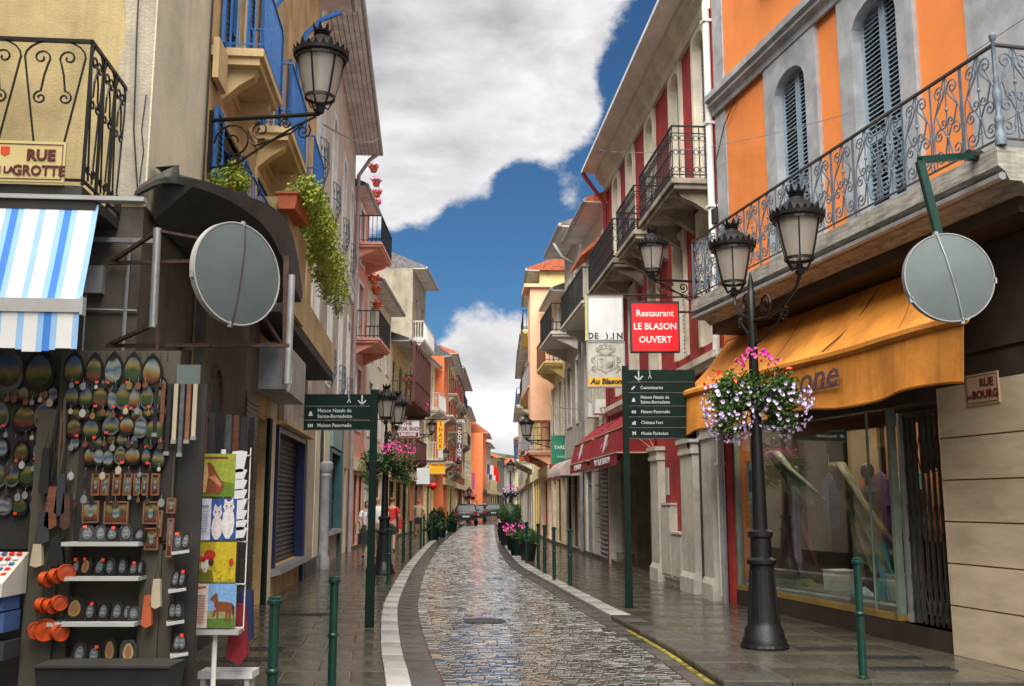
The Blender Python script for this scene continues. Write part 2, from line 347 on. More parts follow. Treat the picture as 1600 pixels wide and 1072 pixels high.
# ------------------------------------------------------------------ buildings
class Bld:
    """facade frame: x along the wall, y out over the street, z up"""
    def __init__(s, name, label, cat, side, p0, p1):
        o, e = (p0, p1) if side == 'R' else (p1, p0)
        s.o = Vector((o[0], o[1])); d = Vector((e[0]-o[0], e[1]-o[1])); s.L = d.length; s.u = d.normalized(); s.n = Vector((-s.u.y, s.u.x))
        s.ang = math.atan2(s.u.y, s.u.x); s.side = side
        s.root = thing(name, label, cat, (o[0], o[1], 0), s.ang)
    def S(s, Y): return (Y-s.o.y)/s.u.y
    def px(s, x, y, off=0):
        d = ray(x, y); d2 = Vector((d.x, d.y)); p = s.o+s.n*off; t = p.dot(s.n)/d2.dot(s.n)
        q = d2*t; return ((q-s.o).dot(s.u), EYE+d.z*t)
    def W(s, x, y, z): return Vector((s.o.x+s.u.x*x+s.n.x*y, s.o.y+s.u.y*x+s.n.y*y, z))
    def wall(s, m, h, D=7, holes=(), s0=0, s1=None, z0=0, name='wall', depth=.3, y=0, ends=True):
        s1 = s.L if s1 is None else s1
        xs = sorted({s0, s1, *[q for hh in holes for q in hh[:2] if s0 < q < s1]}); zs = sorted({z0, h, *[q for hh in holes for q in hh[2:] if z0 < q < h]})
        b = MB()
        for i in range(len(xs)-1):
            for j in range(len(zs)-1):
                cx, cz = (xs[i]+xs[i+1])/2, (zs[j]+zs[j+1])/2
                if any(a < cx < c and d < cz < e for a, c, d, e in holes): continue
                b.quad((xs[i],y,zs[j]), (xs[i+1],y,zs[j]), (xs[i+1],y,zs[j+1]), (xs[i],y,zs[j+1]))
        for a, c, d, e in holes:
            for q in ((( a,d),(a,e)), ((c,d),(c,e)), ((a,d),(c,d)), ((a,e),(c,e))):
                b.quad((q[0][0],y,q[0][1]), (q[1][0],y,q[1][1]), (q[1][0],y-depth,q[1][1]), (q[0][0],y-depth,q[0][1]))
        if ends:
            b.quad((s0,y,z0),(s0,y-D,z0),(s0,y-D,h),(s0,y,h)); b.quad((s1,y,z0),(s1,y-D,z0),(s1,y-D,h),(s1,y,h))
            b.quad((s0,y-D,z0),(s1,y-D,z0),(s1,y-D,h),(s0,y-D,h)); b.quad((s0,y,h),(s1,y,h),(s1,y-D,h),(s0,y-D,h))
        return b.build(name, m, s.root)
def leaf_geo(b, x0, x1, y, z0, z1, pitch=.06, st=.06, mid=True, t=.04):
    b.box(x0, x0+st, y-t/2, y+t/2, z0, z1); b.box(x1-st, x1, y-t/2, y+t/2, z0, z1)
    rails = [z0, z1-st]+([z0+(z1-z0)*.42] if mid else [])
    for z in rails: b.box(x0+st, x1-st, y-t/2+.002, y+t/2-.002, z, z+st*1.3)
    z = z0+st*1.6
    while z < z1-st*1.2:
        if not any(r-.02 < z < r+st*1.35 for r in rails):
            b.add([(x0+st,y+t*.35,z),(x1-st,y+t*.35,z),(x1-st,y-t*.35,z+pitch*.62),(x0+st,y-t*.35,z+pitch*.62)], [(0,1,2,3)])
            b.add([(x0+st,y+t*.35,z),(x1-st,y+t*.35,z),(x1-st,y+t*.35,z+.008),(x0+st,y+t*.35,z+.008)], [(0,1,2,3)])
        z += pitch
def surround(bld, x0, x1, z0, z1, w_, rise, m, proud=.05, dp=.28, foot=True, top=None):
    b = MB(); zs = z1-rise; top = w_ if top is None else top
    b.box(x0-w_, x0, -dp, proud, z0, zs); b.box(x1, x1+w_, -dp, proud, z0, zs)
    n = 10; cx = (x0+x1)/2; hw = (x1-x0)/2
    pts = [(x0-w_, zs), (x0, zs)]
    arc = [(cx-hw*math.cos(PI*i/n), zs+rise*math.sin(PI*i/n)**.8) for i in range(n+1)] if rise > 0 else [(x0,z1),(x1,z1)]
    for i in range(len(arc)-1):
        a, c = arc[i], arc[i+1]; xt0 = lerp(x0-w_, x1+w_, i/(len(arc)-1)); xt1 = lerp(x0-w_, x1+w_, (i+1)/(len(arc)-1)); zt = z1+top
        f = [(a[0],a[1]), (c[0],c[1]), (xt1,zt), (xt0,zt)]
        b.add([(p[0],proud,p[1]) for p in f], [(0,1,2,3)])
        b.quad((a[0],proud,a[1]),(c[0],proud,c[1]),(c[0],-dp,c[1]),(a[0],-dp,a[1]))
    zt = z1+top
    for (xa, xb) in ((x0-w_, x0), (x1, x1+w_)):
        pass
    b.add([(x0-w_,proud,zs),(x0,proud,zs),(x0-w_,proud,zt)], [(0,1,2)]); b.add([(x1+w_,proud,zs),(x1,proud,zs),(x1+w_,proud,zt)], [(0,1,2)])
    b.quad((x0-w_,proud,zt),(x1+w_,proud,zt),(x1+w_,-.01,zt),(x0-w_,-.01,zt))
    b.quad((x0-w_,proud,zs),(x0-w_,proud,zt),(x0-w_,-.01,zt),(x0-w_,-.01,zs)); b.quad((x1+w_,proud,zs),(x1+w_,proud,zt),(x1+w_,-.01,zt),(x1+w_,-.01,zs))
    return b.build('window_surround', m, bld.root)
def window(bld, x0, x1, z0, z1, frame, sh=None, shm=None, y=-.2, panes=3, sill=None, pitch=.07, halfopen=False, openw=None, detail=True):
    """window > pane; shutters are parts of the building"""
    root = bld.root; b = MB(); f = .05
    b.box(x0, x0+f, y, y+.05, z0, z1); b.box(x1-f, x1, y, y+.05, z0, z1); b.box(x0+f, x1-f, y, y+.05, z0, z0+f); b.box(x0+f, x1-f, y, y+.05, z1-f, z1)
    cx = (x0+x1)/2; b.box(cx-.035, cx+.035, y+.002, y+.055, z0+f, z1-f)
    for k in range(1, panes): b.box(x0+f, x1-f, y+.005, y+.045, lerp(z0,z1,k/panes)-.015, lerp(z0,z1,k/panes)+.015)
    wo = b.build('window', frame, root)
    p = MB(); p.box(x0+.01, x1-.01, y-.01, y+.012, z0+.01, z1-.01); p.build('pane', M['glass'], wo)
    if sill: q = MB(); q.box(x0-.12, x1+.12, -.05, .12, z0-.1, z0); q.build('sill', sill, root)
    if sh == 'closed':
        for a, c in ((x0, cx-.004), (cx+.004, x1)):
            q = MB(); leaf_geo(q, a, c, -.10, z0, z1, pitch); q.build('shutter', shm, root)
    if sh == 'open':
        ww = openw or (x1-x0)/2
        for a, c in ((x0-ww-.02, x0-.02), (x1+.02, x1+ww+.02)):
            q = MB(); leaf_geo(q, a, c, .05, z0, z1, pitch); q.build('shutter', shm, root)
    if sh == 'ajar':
        for xx, sg in ((x0, -1), (x1, 1)):
            ww = (x1-x0)/2; q = MB(); leaf_geo(q, 0, ww, 0, z0, z1, pitch)
            q.build('shutter', shm, root, loc=(xx, .02, 0), rot=(0,0, R(62) if sg > 0 else R(118)))
    return wo
def spiral(cx, cz, r0, r1, a0, turns, n=14, flip=1):
    return [(cx+lerp(r0,r1,i/n)*math.cos(a0+flip*2*PI*turns*i/n), cz+lerp(r0,r1,i/n)*math.sin(a0+flip*2*PI*turns*i/n)) for i in range(n+1)]
def railing(bld, x0, x1, proj, z0, z1, m, bars=.11, style='bar', r=.011, hand=.02, ends=(True, True)):
    """balcony railing on three sides: railing part with its panels inside the mesh"""
    b = MB(); sides = [((x0,proj),(x1,proj))]
    if ends[0]: sides.append(((x0,0),(x0,proj)))
    if ends[1]: sides.append(((x1,0),(x1,proj)))
    for (ax, ay), (cx, cy) in sides:
        L_ = math.hypot(cx-ax, cy-ay); n = max(1, round(L_/bars))
        P = lambda t, z: (lerp(ax,cx,t), lerp(ay,cy,t), z)
        b.tube([P(0,z1), P(1,z1)], hand, 4); b.tube([P(0,z0+.07), P(1,z0+.07)], r*1.2, 4)
        if style == 'bar':
            for k in range(n+1): b.tube([P(k/n,z0), P(k/n,z1)], r, 4, False)
        elif style == 'busy':
            b.tube([P(0,z1-.13), P(1,z1-.13)], r, 4)
            for k in range(n+1):
                b.tube([P(k/n,z0), P(k/n,z1)], r, 4, False)
                if k < n:
                    t0 = (k+.5)/n; rr = bars*.42/L_
                    for zc in (z0+.16, z1-.22, (z0+z1)/2):
                        pts = [P(t0+rr*math.cos(a), zc+rr*L_*math.sin(a)) for a in [2*PI*i/6 for i in range(7)]]
                        b.tube(pts, r*.8, 3, False)
    return b.build('railing', m, bld.root)
def slab_(bld, x0, x1, proj, z, m, th=.16, brackets=2, name='balcony', lip=.05):
    b = MB(); b.box(x0, x1, 0, proj, z-th*.5, z); b.box(x0+.04, x1-.04, 0, proj-.05, z-th, z-th*.5-.001)
    o = b.build(name, m, bld.root)
    for k in range(brackets):
        xx = lerp(x0+.25, x1-.25, k/max(1, brackets-1)); q = MB()
        q.prism([(0,z-th-.001),(proj*.8,z-th-.001),(proj*.75,z-th-.1),(proj*.4,z-th-.22),(0,z-th-.42)], xx-.09, xx+.09, 'x'); q.build('bracket', m, bld.root)
    return o
def eave(bld, x0, x1, z, over, D, m, tm, rise=1.6, th=.12, gutter=True, soff=None):
    b = MB(); b.prism([(over,z),(over,z+th),(-D/2,z+rise+th),(-D,z+th),(-D,z)], x0, x1, 'x'); r_ = b.build('roof', tm, bld.root)
    q = MB(); q.box(x0, x1, .002, over-.01, z-.03, z-.002); q.build('soffit', m, bld.root)
    if gutter:
        g = MB(); g.tube([(x0,over+.04,z+.03),(x1,over+.04,z+.03)], .07, 8); g.build('gutter', M['zinc'], bld.root, True)
    return r_
# ------------------------------------------------------------------ ground
XL = [(4,-.35),(6,-.55),(9.1,-.88),(11.3,-1.21),(15,-1.68),(17.5,-1.92),(26.5,-2.52),(43.4,-3.22),(77.6,-3.80),(120,-4.1),(170,-4.1)]
XR = [(4,2.5),(6,2.3),(9.1,1.94),(11.6,1.77),(14.8,1.41),(19.8,.88),(27,.17),(42.8,-.41),(73,-1.03),(92,-1.3),(130,-1.5),(170,-1.3)]
FL = [(8.8,-3.35),(20.5,-4.36),(33.5,-5.5),(40,-5.55),(49,-5.5),(61,-4.5),(90,-4.6),(120,-4.9),(170,-5)]
FR = [(9.3,5.09),(16.4,3.56),(27,2.69),(40,1.68),(50,1.25),(80,1.0),(110,.7),(170,.8)]
def ltab(t, y):
    for i in range(len(t)-1):
        if y <= t[i+1][0] or i == len(t)-2: return lerp(t[i][1], t[i+1][1], (y-t[i][0])/(t[i+1][0]-t[i][0]))
xl = lambda y: interp(XL, y); xr = lambda y: interp(XR, y)
g = MB(); g.quad((-400,-60,-.16),(400,-60,-.16),(400,700,-.16),(-400,700,-.16)); tag(g.build('ground', M['asphalt']), kind='structure')
g = MB(); g.box(-9, 9, 1.5, 9.2, -.15, -.085); tag(g.build('asphalt_crossing', M['asphalt']), kind='structure')
def strip(name, fa, fb, y0, y1, z, m, step=1.0, parent=None):
    b = MB(); y = y0; rows = []
    while y < y1+1e-6: rows.append(y); y += step
    for y in rows: b.v += [(fa(y),y,z),(fb(y),y,z)]
    for i in range(len(rows)-1): b.f.append((2*i,2*i+1,2*i+3,2*i+2))
    return b.build(name, m, parent)
RZ = -.055
road = strip('road', xl, xr, 4.2, 170, RZ-.009, M['joint']); tag(road, kind='structure')
def stone(b, P, z0, z1, bev=.008, tz=(0,0,0,0)):
    c = sum((Vector(p) for p in P), Vector((0,0)))/4
    lo = [(p[0],p[1],z0) for p in P]; mid = [(p[0],p[1],z1-bev*.7+tz[i]) for i, p in enumerate(P)]
    top = []
    for i, p in enumerate(P):
        d = (c-Vector(p)); d = d.normalized()*bev*1.4; top.append((p[0]+d.x, p[1]+d.y, z1+tz[i]))
    return b.add(lo+mid+top, [(8,9,10,11)]+[(k,(k+1)%4,4+(k+1)%4,4+k) for k in range(4)]+[(4+k,4+(k+1)%4,8+(k+1)%4,8+k) for k in range(4)])
def emit(lists, name, parent, m, keep, key=None):
    """the first `keep` stones are parts, the rest one mesh"""
    lists = sorted(lists, key=key) if key else lists
    for P, z0, z1, tz, bev in lists[:keep]:
        b = MB(); c = sum((Vector(p) for p in P), Vector((0,0)))/4
        stone(b, [(p[0]-c.x, p[1]-c.y) for p in P], z0-z1, 0, bev, tz); b.build(name, m, parent, loc=(c.x, c.y, z1))
    if len(lists) > keep:
        b = MB()
        for P, z0, z1, tz, bev in lists[keep:]: stone(b, P, z0, z1, bev, tz)
        tag(b.build('more_'+name+'s', m, parent), kind='stuff')
ST = []; y = 6.2; row = 0
GW = .30
while y < 75:
    ln = .074*random.uniform(.92,1.08) * (1 if y < 40 else 1.6)
    a, c = xl(y)+GW+.01, xr(y)-GW*.8-.01
    n = max(5, int((c-a)/(.135 if y < 40 else .26))); x = a; ws = [random.uniform(.75,1.3) for _ in range(n)]; k = (c-a)/sum(ws)
    da = (xl(y+ln)-xl(y))
    for wv in ws:
        x1 = x+wv*k; g_ = .0035; j = lambda: random.uniform(-.003,.003)
        sl = da*(1-(x-a)/(c-a))+(xr(y+ln)-xr(y))*((x-a)/(c-a))
        bow = .05*math.sin(PI*(x-a)/(c-a)); bow1 = .05*math.sin(PI*min(1,(x1-a)/(c-a)))
        P = [(x+g_+j(), y+g_+j()+bow), (x1-g_+j(), y+g_+j()+bow1), (x1-g_+sl+j(), y+ln-g_+bow1), (x+g_+sl, y+ln-g_+j()+bow)]
        t1, t2 = random.gauss(0,.0011), random.gauss(0,.0011); hz = random.gauss(0,.0016)
        ST.append((P, RZ-.04, RZ, (hz-t1-t2, hz+t1-t2, hz+t1+t2, hz-t1+t2), .005)); x = x1
    y += ln; row += 1
vis = lambda s: (0 if s[0][0][1] > 9.2 else 1, s[0][0][1])
emit(ST, 'sett', road, M['sett'], 300, vis)
# gutter stones on both sides of the setts
GS = []
for f0, f1 in ((lambda y: xl(y)+.012, lambda y: xl(y)+GW), (lambda y: xr(y)-GW*.8, lambda y: xr(y)-.012)):
    y = 6.0
    while y < 90:
        ln = random.uniform(.38,.62)*(1 if y < 40 else 2)
        GS.append(([(f0(y),y+.006),(f1(y),y+.006),(f1(y+ln),y+ln-.006),(f0(y+ln),y+ln-.006)], RZ-.04, RZ+.002, tuple(random.gauss(0,.001) for _ in range(4)), .008)); y += ln
emit(GS, 'gutter_stone', road, M['greyk'], 120, vis)
# pavements
def pave(name, fa, fb, y0, y1, ln, wd, zt, kerbf, rows_keep, label_side):
    base = strip(name, fa, fb, y0, y1, zt-.022, M['joint'], .5 if y1 < 60 else 1); tag(base, kind='structure')
    L_ = []; y = y0; r_ = 0
    while y < y1-.3:
        l = ln*random.uniform(.85,1.15)*(1 if y < 45 else 2.5); a, c = fa(y), fb(y); n = max(1, round(abs(c-a)/wd)); off = (r_ % 2)*.5
        cuts = [0]+[min(1,max(0,(k+off*(1))/n)) for k in range(0 if off else 1, n)]+[1]
        ye = min(y+l, y1)
        for i in range(len(cuts)-1):
            if cuts[i+1]-cuts[i] < .02: continue
            q = [(lerp(fa(y),fb(y),cuts[i])+.005,y+.005),(lerp(fa(y),fb(y),cuts[i+1])-.005,y+.005),(lerp(fa(ye),fb(ye),cuts[i+1])-.005,ye-.005),(lerp(fa(ye),fb(ye),cuts[i])+.005,ye-.005)]
            L_.append((q, zt-.05, zt, tuple(random.gauss(0,.0009) for _ in range(4)), .006))
        y += l; r_ += 1
    emit(L_, 'paving_slab', base, M['slab'], rows_keep, vis); return base
KW = .23
kwr = lambda y: .62 if y < 9.3 else (lerp(.62,.26,min(1,(y-9.3)/6)))
lpav = pave('left_pavement', lambda y: (ltab(FL,y)-.3 if y > 8.8 else -3.6), lambda y: xl(y)-KW-.004, 6.0, 150, .62, .62, 0, None, 160, 'left')
near = pave('souvenir_forecourt', lambda y: -8.5, lambda y: -3.62, 5.0, 8.8, .6, .8, -.001, None, 20, 'l')
rpav = pave('right_pavement', lambda y: xr(y)+kwr(y)+.004, lambda y: ltab(FR,y)+.3, 9.35, 150, .85, .75, 0, None, 150, 'right')
for nm, f0, f1, y0, base in (('l', lambda y: xl(y)-KW, lambda y: xl(y), 5.6, lpav), ('r', lambda y: xr(y), lambda y: xr(y)+kwr(y), 9.35, rpav)):
    KS = []; y = y0
    while y < 120:
        ln = random.uniform(.8,1.1)*(1 if y < 50 else 3); ye = y+ln
        KS.append(([(f0(y),y+.006),(f1(y),y+.006),(f1(ye),ye-.006),(f0(ye),ye-.006)], -.15, .004, tuple(random.gauss(0,.0012) for _ in range(4)), .016)); y = ye
    if nm == 'l': emit(KS, 'kerb_stone', base, M['granite'], 60)
    else:
        emit([k for k in KS if k[0][0][1] < 14], 'kerb_stone', base, M['greyk'], 60); emit([k for k in KS if k[0][0][1] >= 14], 'kerb_stone', base, M['granite'], 60)
b = MB()  # worn yellow line in the right gutter
y = 9.5
while y < 13.3:
    if random.random() < .97: b.quad((xr(y)-.09,y,RZ+.006),(xr(y)-.03,y,RZ+.006),(xr(y+.16)-.03,y+.16,RZ+.006),(xr(y+.16)-.09,y+.16,RZ+.006))
    y += .17
b.build('yellow_line', M['ypaint'], road)
# drain covers
def grating(px, py, w_, l_, n, label, par, z=.004, rnd=False):
    d = ray(px, py); t = (z-EYE)/d.z; x, y = d.x*t, d.y*t; b = MB()
    if rnd:
        b.lathe([(.30,0),(.30,.012),(.27,.012),(.27,.006)], 24, (x,y,z))
        for k in range(-3,4):
            for j in range(-3,4):
                if k*k+j*j < 10: b.box(x+k*.07-.025, x+k*.07+.025, y+j*.07-.025, y+j*.07+.025, z+.006, z+.014)
    else:
        b.box(x-w_/2, x+w_/2, y-l_/2, y-l_/2+.03, z-.004, z+.006); b.box(x-w_/2, x+w_/2, y+l_/2-.03, y+l_/2, z-.004, z+.006)
        for k in range(n+1): b.box(lerp(x-w_/2,x+w_/2-.02,k/n), lerp(x-w_/2,x+w_/2-.02,k/n)+.013, y-l_/2+.03, y+l_/2-.03, z-.004, z+.006)
    tag(b.build('drain_cover' if rnd else 'grating', M['grate']), label, 'drain cover' if rnd else 'grating')
grating(757, 971, .6, .6, 8, 'round cast iron cover in the middle of the wet sett road', road, RZ+.002, True)
grating(1290, 1014, .62, .30, 16, 'small iron grating in the pavement right of the double lamp post', None)
grating(1392, 1028, .62, .26, 16, 'iron grating in front of the folding shop gate', None)
grating(1425, 1045, .80, .26, 20, 'wider iron grating nearest the corner on the right pavement', None)
grating(400, 1014, .62, .22, 12, 'iron grating by the red and blue bags on the left pavement', None)
grating(385, 1030, .62, .2, 12, 'iron grating nearest the calendar rack on the left pavement', None)
grating(470, 960, .8, .2, 12, 'iron grating in front of the dark mesh shop gate', None)

# ------------------------------------------------------------------ right corner building (orange)
B = Bld('orange_building', 'orange rendered building with grey stone window frames and long scrollwork balcony above the shop', 'building', 'R', (7.1-.216*7.4,7.4), (3.556,16.4))
S = B.S; r0 = B.root
wA = (S(11.2), S(12.15)); wB = (S(13.35), S(14.25)); ZW0, ZW1 = 4.8, 7.9
holes = [(wA[0]-.12, wA[1]+.12, ZW0, ZW1+.1), (wB[0]-.12, wB[1]+.12, ZW0, ZW1+.1), (wA[0]-.1, wA[1]+.1, 9.75, 12), (wB[0]-.1, wB[1]+.1, 9.75, 12), (S(10.95), S(16.25), .22, 2.95), (S(10.95), S(11.93), -.01, .22)]
B.wall(M['orange'], 12.6, 8, holes, z0=0, depth=.32)
for (a, c) in (wA, wB):
    surround(B, a, c, ZW0, ZW1, .32, .38, M['greystone'], .06, .30, top=.42)
    window(B, a, c, ZW0, ZW1, M['shutterblue'], 'closed', M['shutterblue'], y=-.26, pitch=.062)
    surround(B, a, c, 9.78, 11.9, .22, 0, M['greystone'], .05, .25)
    window(B, a, c, 9.78, 11.9, M['shutterblue'], 'closed', M['shutterblue'], y=-.2, pitch=.08)
    q = MB(); q.box(a-.3, c+.3, .002, .18, 9.62, 9.77); q.build('sill', M['greystone'], r0)
# grey stone blocks at the corner and the far edge
z = 4.5; k = 0
while z < 12.4:
    hgt = .92
    for (a, c) in ((0, S(9.0)), (S(9.0), S(10.05))):
        sh = (.14 if k % 2 else 0); q = MB(); q.box(a+(sh if a > 0 else 0)+.004, c-.004+(sh if a == 0 else 0), .003, .035, z, z+hgt-.008); q.build('stone_block', M['greystone'], r0)
    q = MB(); q.box(S(16.02), B.L, .003, .03, z, z+hgt-.006); q.build('stone_block', M['greystone'], r0)
    z += hgt; k += 1
b = MB(); b.prism([(.036,8.22),(.08,8.22),(.10,8.32),(.17,8.36),(.17,8.42),(.22,8.45),(.22,8.56),(.036,8.6)], 0, B.L, 'x'); b.build('string_course', M['greystone'], r0)
b = MB(); b.tube([(B.L+.10,.10,.1),(B.L+.10,.10,12.4)], .065, 10)
for z in (2.2,4.0,6.6,8.1,10): b.box(B.L+.02, B.L+.18, .02, .18, z, z+.05)
b.build('downpipe', M['white'], r0, True)
b = MB(); b.tube([(B.L-.02,.07,4.9),(B.L-.02,.07,6.9),(B.L-.05,.06,7.4),(B.L-.4,.05,7.9),(B.L-.9,.05,8.2)], .009, 4); b.box(B.L-.04,B.L+.06,.06,.14,6.3,6.55); b.build('wall_cable', M['black'], r0)
# balcony slab with mouldings
ys0, ys1 = S(8.75), S(15.75)
b = MB(); b.prism([(0,4.40),(.55,4.40),(.62,4.47),(.74,4.47),(.78,4.55),(.85,4.60),(.85,4.78),(0,4.79)], ys0, ys1, 'x'); bal = b.build('balcony', mat('worn_painted_cornice', (.36,.34,.30,1), .7, .25, 4, stretch=(1,1,8), streak=.7, bump=.3), r0)
b = MB(); b.tube([(ys0,.81,4.505),(ys1,.81,4.505)], .04, 6); b.build('gutter', M['zinc'], bal, True)
b = MB(); b.box(ys0+.2, ys1, .003, .5, 4.25, 4.398); b.build('fascia', M['dkstone'], r0)
# scroll railing
rb = M['ironblue']
zt, zb = 5.76, 4.86
b = MB()
for (p, q) in (((ys0,.80),(ys1,.80)), ((ys0,0),(ys0,.80)), ((ys1,0),(ys1,.80))):
    b.tube([(p[0],p[1],zt),(q[0],q[1],zt)], .022, 6); b.tube([(p[0],p[1],zb),(q[0],q[1],zb)], .012, 4)
b.build('handrail', mat('dark_worn_rail', (.05,.045,.045,1), .5), bal)
b = MB(); b.lathe([(.05,0),(.05,.12),(.028,.16),(.04,.22),(.045,.26),(.02,.30),(.035,.40),(.045,.5),(.02,.60),(.028,.62),(.018,.68),(.016,1.0),(.03,1.02),(.034,1.06),(0.01,1.09)], 12, (ys0,.80,4.79)); b.build('corner_post', rb, bal, True)
def scroll_mesh(wd, h):
    b = MB(); r = .0085
    def T(pts, rr=r): b.tube([(x,0,z) for x, z in pts], rr, 4, False)
    for sg in (-1, 1):
        cx = wd/2; f = lambda pts: [(cx+sg*(x), z) for x, z in pts]
        T(f([(wd*.49,0),(wd*.49,h)]), .007)
        # two C scrolls and an S scroll either side of the centre line
        T(f(spiral(wd*.22,h*.84,.012,.085,0,1.6,18)+[(wd*.34,h*.62),(wd*.20,h*.42)]+spiral(wd*.12,h*.48,.06,.010,.2,-1.3,14)))
        T(f([(.004,h*.30),(wd*.14,h*.42)]+spiral(wd*.27,h*.36,.07,.012,2.2,-1.4,14)))
        T(f([(.006,h*.30),(wd*.10,h*.14)]+spiral(wd*.27,h*.13,.085,.012,3.1,1.5,16)))
        T(f([(wd*.03,h*.98),(wd*.42,h*.55),(wd*.44,h*.3),(wd*.40,h*.02)]), .006)
    T([(wd/2,0),(wd/2,h)], .007)
    for z in (.3,.62): b.ball((wd/2,0,h*z), .018,.018,.024, 6, 4)
    return b.mesh('scroll_panel', rb)
nm = 15; wd = (ys1-ys0)/nm; sm = scroll_mesh(wd, zt-zb)
for k in range(nm): link('scroll_panel', sm, bal, (ys0+wd*k, .80, zb))
sm2 = scroll_mesh(.40, zt-zb)
for xx in (ys0, ys1):
    for k in range(2): link('scroll_panel', sm2, bal, (xx, .40*k, zb), (0,0,R(90)))
b = MB()
for k in (0,1,5,6,10,11,15): b.tube([(ys0+wd*k+.015,.80,4.79),(ys0+wd*k+.015,.80,zt)], .012, 4)
b.build('upright', rb, bal)
# ground floor: travertine, dark band, shop
z = 0; hs = [.52,.44,.44,.44,.45,.5]; k = 0
for i, hgt in enumerate(hs[:5]+[.56]):
    for (a, c) in ((0,S(9.35)),(S(9.35),S(10.88))):
        q = MB(); q.box(a+.004, c-.004, .004, .05, z+.004, z+hgt-.012); q.build('travertine_panel', M['trav'], r0)
    q = MB(); q.box(S(10.88)-.003, S(10.88)+.05, -.30, .048, z+.004, z+hgt-.012); q.build('travertine_panel', M['trav'], r0)
    z += hgt
b = MB(); b.box(0, S(10.95), .004, .045, z, 4.24); b.build('shaded_stone_band', M['dkstone'], r0)  # shadow under the balcony slab is put into this dark brown colour
b = MB(); b.box(0, S(10.95), .046, .075, z+.30, z+.36); b.build('ledge', M['dkstone'], r0)
b = MB(); b.box(S(10.95), S(16.25), .004, .05, 2.72, 4.24); b.build('shop_fascia', M['dkstone'], r0)
b = MB(); b.box(S(11.95), S(16.25), -.12, .02, .235, .31); b.box(S(11.95)-.03, S(11.95)+.03, -.35, .02, .235, .31); b.build('brass_sill', M['gold'], r0)
b = MB(); b.box(S(11.95), S(16.25), -.20, -.14, .0, .235); b.build('bulkhead', M['black'], r0)
b = MB(); b.box(S(10.9), B.L, .004, .02, 0, .225); b.build('base_course', M['dkstone'], r0)
# shop interior room
si = MB(); a, c = S(10.97), S(16.22)
for q in (((a,-.33,.23),(c,-.33,.23),(c,-2.6,.23),(a,-2.6,.23)), ((a,-2.6,.23),(c,-2.6,.23),(c,-2.6,2.93),(a,-2.6,2.93)), ((a,-.33,.23),(a,-2.6,.23),(a,-2.6,2.93),(a,-.33,2.93)), ((c,-.33,.23),(c,-2.6,.23),(c,-2.6,2.93),(c,-.33,2.93)), ((a,-.33,2.93),(c,-.33,2.93),(c,-2.6,2.93),(a,-2.6,2.93))): si.quad(*q)
si.build('shop_interior', mat('shop_interior_paint', (.11,.085,.07,1), .7, .15, 1), r0)
b = MB(); b.box(S(11.98), S(16.2), -.75, -.06, .31, .40); b.build('display_floor', mat('display_floor_grey', (.16,.15,.14,1), .5), r0)
for (ya, yb, cc) in ((12.6,13.1,(.30,.12,.05,1)), (13.5,14.3,(.30,.13,.05,1)), (14.5,15.3,(.30,.22,.14,1))):
    b = MB(); b.box(S(ya), S(yb), -1.55, -1.5, .41, 2.7); b.build('display_panel', mat('panel_paint', cc, .6, .1), r0)
for (ya, yb) in ((11.98, 12.45), (12.47, 14.3), (14.32, 16.2)):
    b = MB(); b.box(S(ya), S(yb), -.05, -.04, .31, 2.72); b.build('shop_pane', M['clear'], r0)
b = MB()
for yy in (11.95, 16.2): b.box(S(yy)-.03, S(yy)+.03, -.09, .0, .311, 2.72)
b.box(S(12.46)-.008, S(12.46)+.008, -.06, -.03, .311, 2.72)
b.build('shop_frame', mat('pale_green_metal', (.25,.32,.27,1), .4, metal=.4), r0)
b = MB(); b.box(S(10.90), S(11.96), -.32, .012, -.02, .012); b.box(S(10.90), S(11.96), -.45, -.33, .0, .235); b.build('threshold', M['dkstone'], r0)
b = MB(); b.box(S(10.9), S(11.98), -.31, .015, .012, .0135); b.box(S(16.22), B.L-.02, .004, .06, 0, 4.2); b.build('dark_red_jamb', M['red'], r0)
b = MB(); b.tube([(B.L+.02,.12,0),(B.L+.02,.12,3.3)], .05, 8); b.build('downpipe', M['zinc'], r0, True)
ld = bpy.data.lights.new('shop_ceiling_lamp', 'AREA'); ld.shape = 'RECTANGLE'; ld.size = 3.6; ld.size_y = .25; ld.energy = 11; ld.color = (1,.80,.58); lo_ = bpy.data.objects.new('shop_ceiling_lamp', ld); C.objects.link(lo_); lo_.parent = r0; lo_.location = ((S(12)+S(16))/2, -.75, 2.85)
b = MB(); b.box(S(12.2), S(15.8), -.88, -.62, 2.87, 2.92); b.build('lamp_strip', emis('warm_lamp', (1,.75,.45,1), 2.0), r0)
# folding lattice gate
b = MB(); ga, gc = S(10.98), S(11.90); n = 9
for k in range(n+1): x = lerp(ga,gc,k/n); b.box(x-.011, x+.011, -.20, -.17, .04, 2.6)
for k in range(n):
    x0, x1 = lerp(ga,gc,k/n), lerp(ga,gc,(k+1)/n)
    for z in (.35, 1.15, 1.95):
        b.tube([(x0,-.165,z),(x1,-.165,z+.42)], .007, 4); b.tube([(x1,-.165,z),(x0,-.165,z+.42)], .007, 4)
b.box(ga, gc, -.21, -.16, 2.6, 2.66); b.box(ga, gc, -.21, -.16, .015, .04)
gt = thing('folding_gate', 'dark folding lattice gate closed beside the travertine wall', 'gate', (B.o.x,B.o.y,0), B.ang)
b.build('lattice', mat('dull_gate_metal', (.10,.09,.085,1), .4, metal=.5), gt)
b = MB(); b.box(gc-.0, gc+.05, -.33, -.12, .02, 2.66); b.build('side_post', M['zinc'], gt)
b = MB(); b.box(ga-.02, ga, -.33, -.12, .02, 2.66); b.build('side_post', M['zinc'], gt)
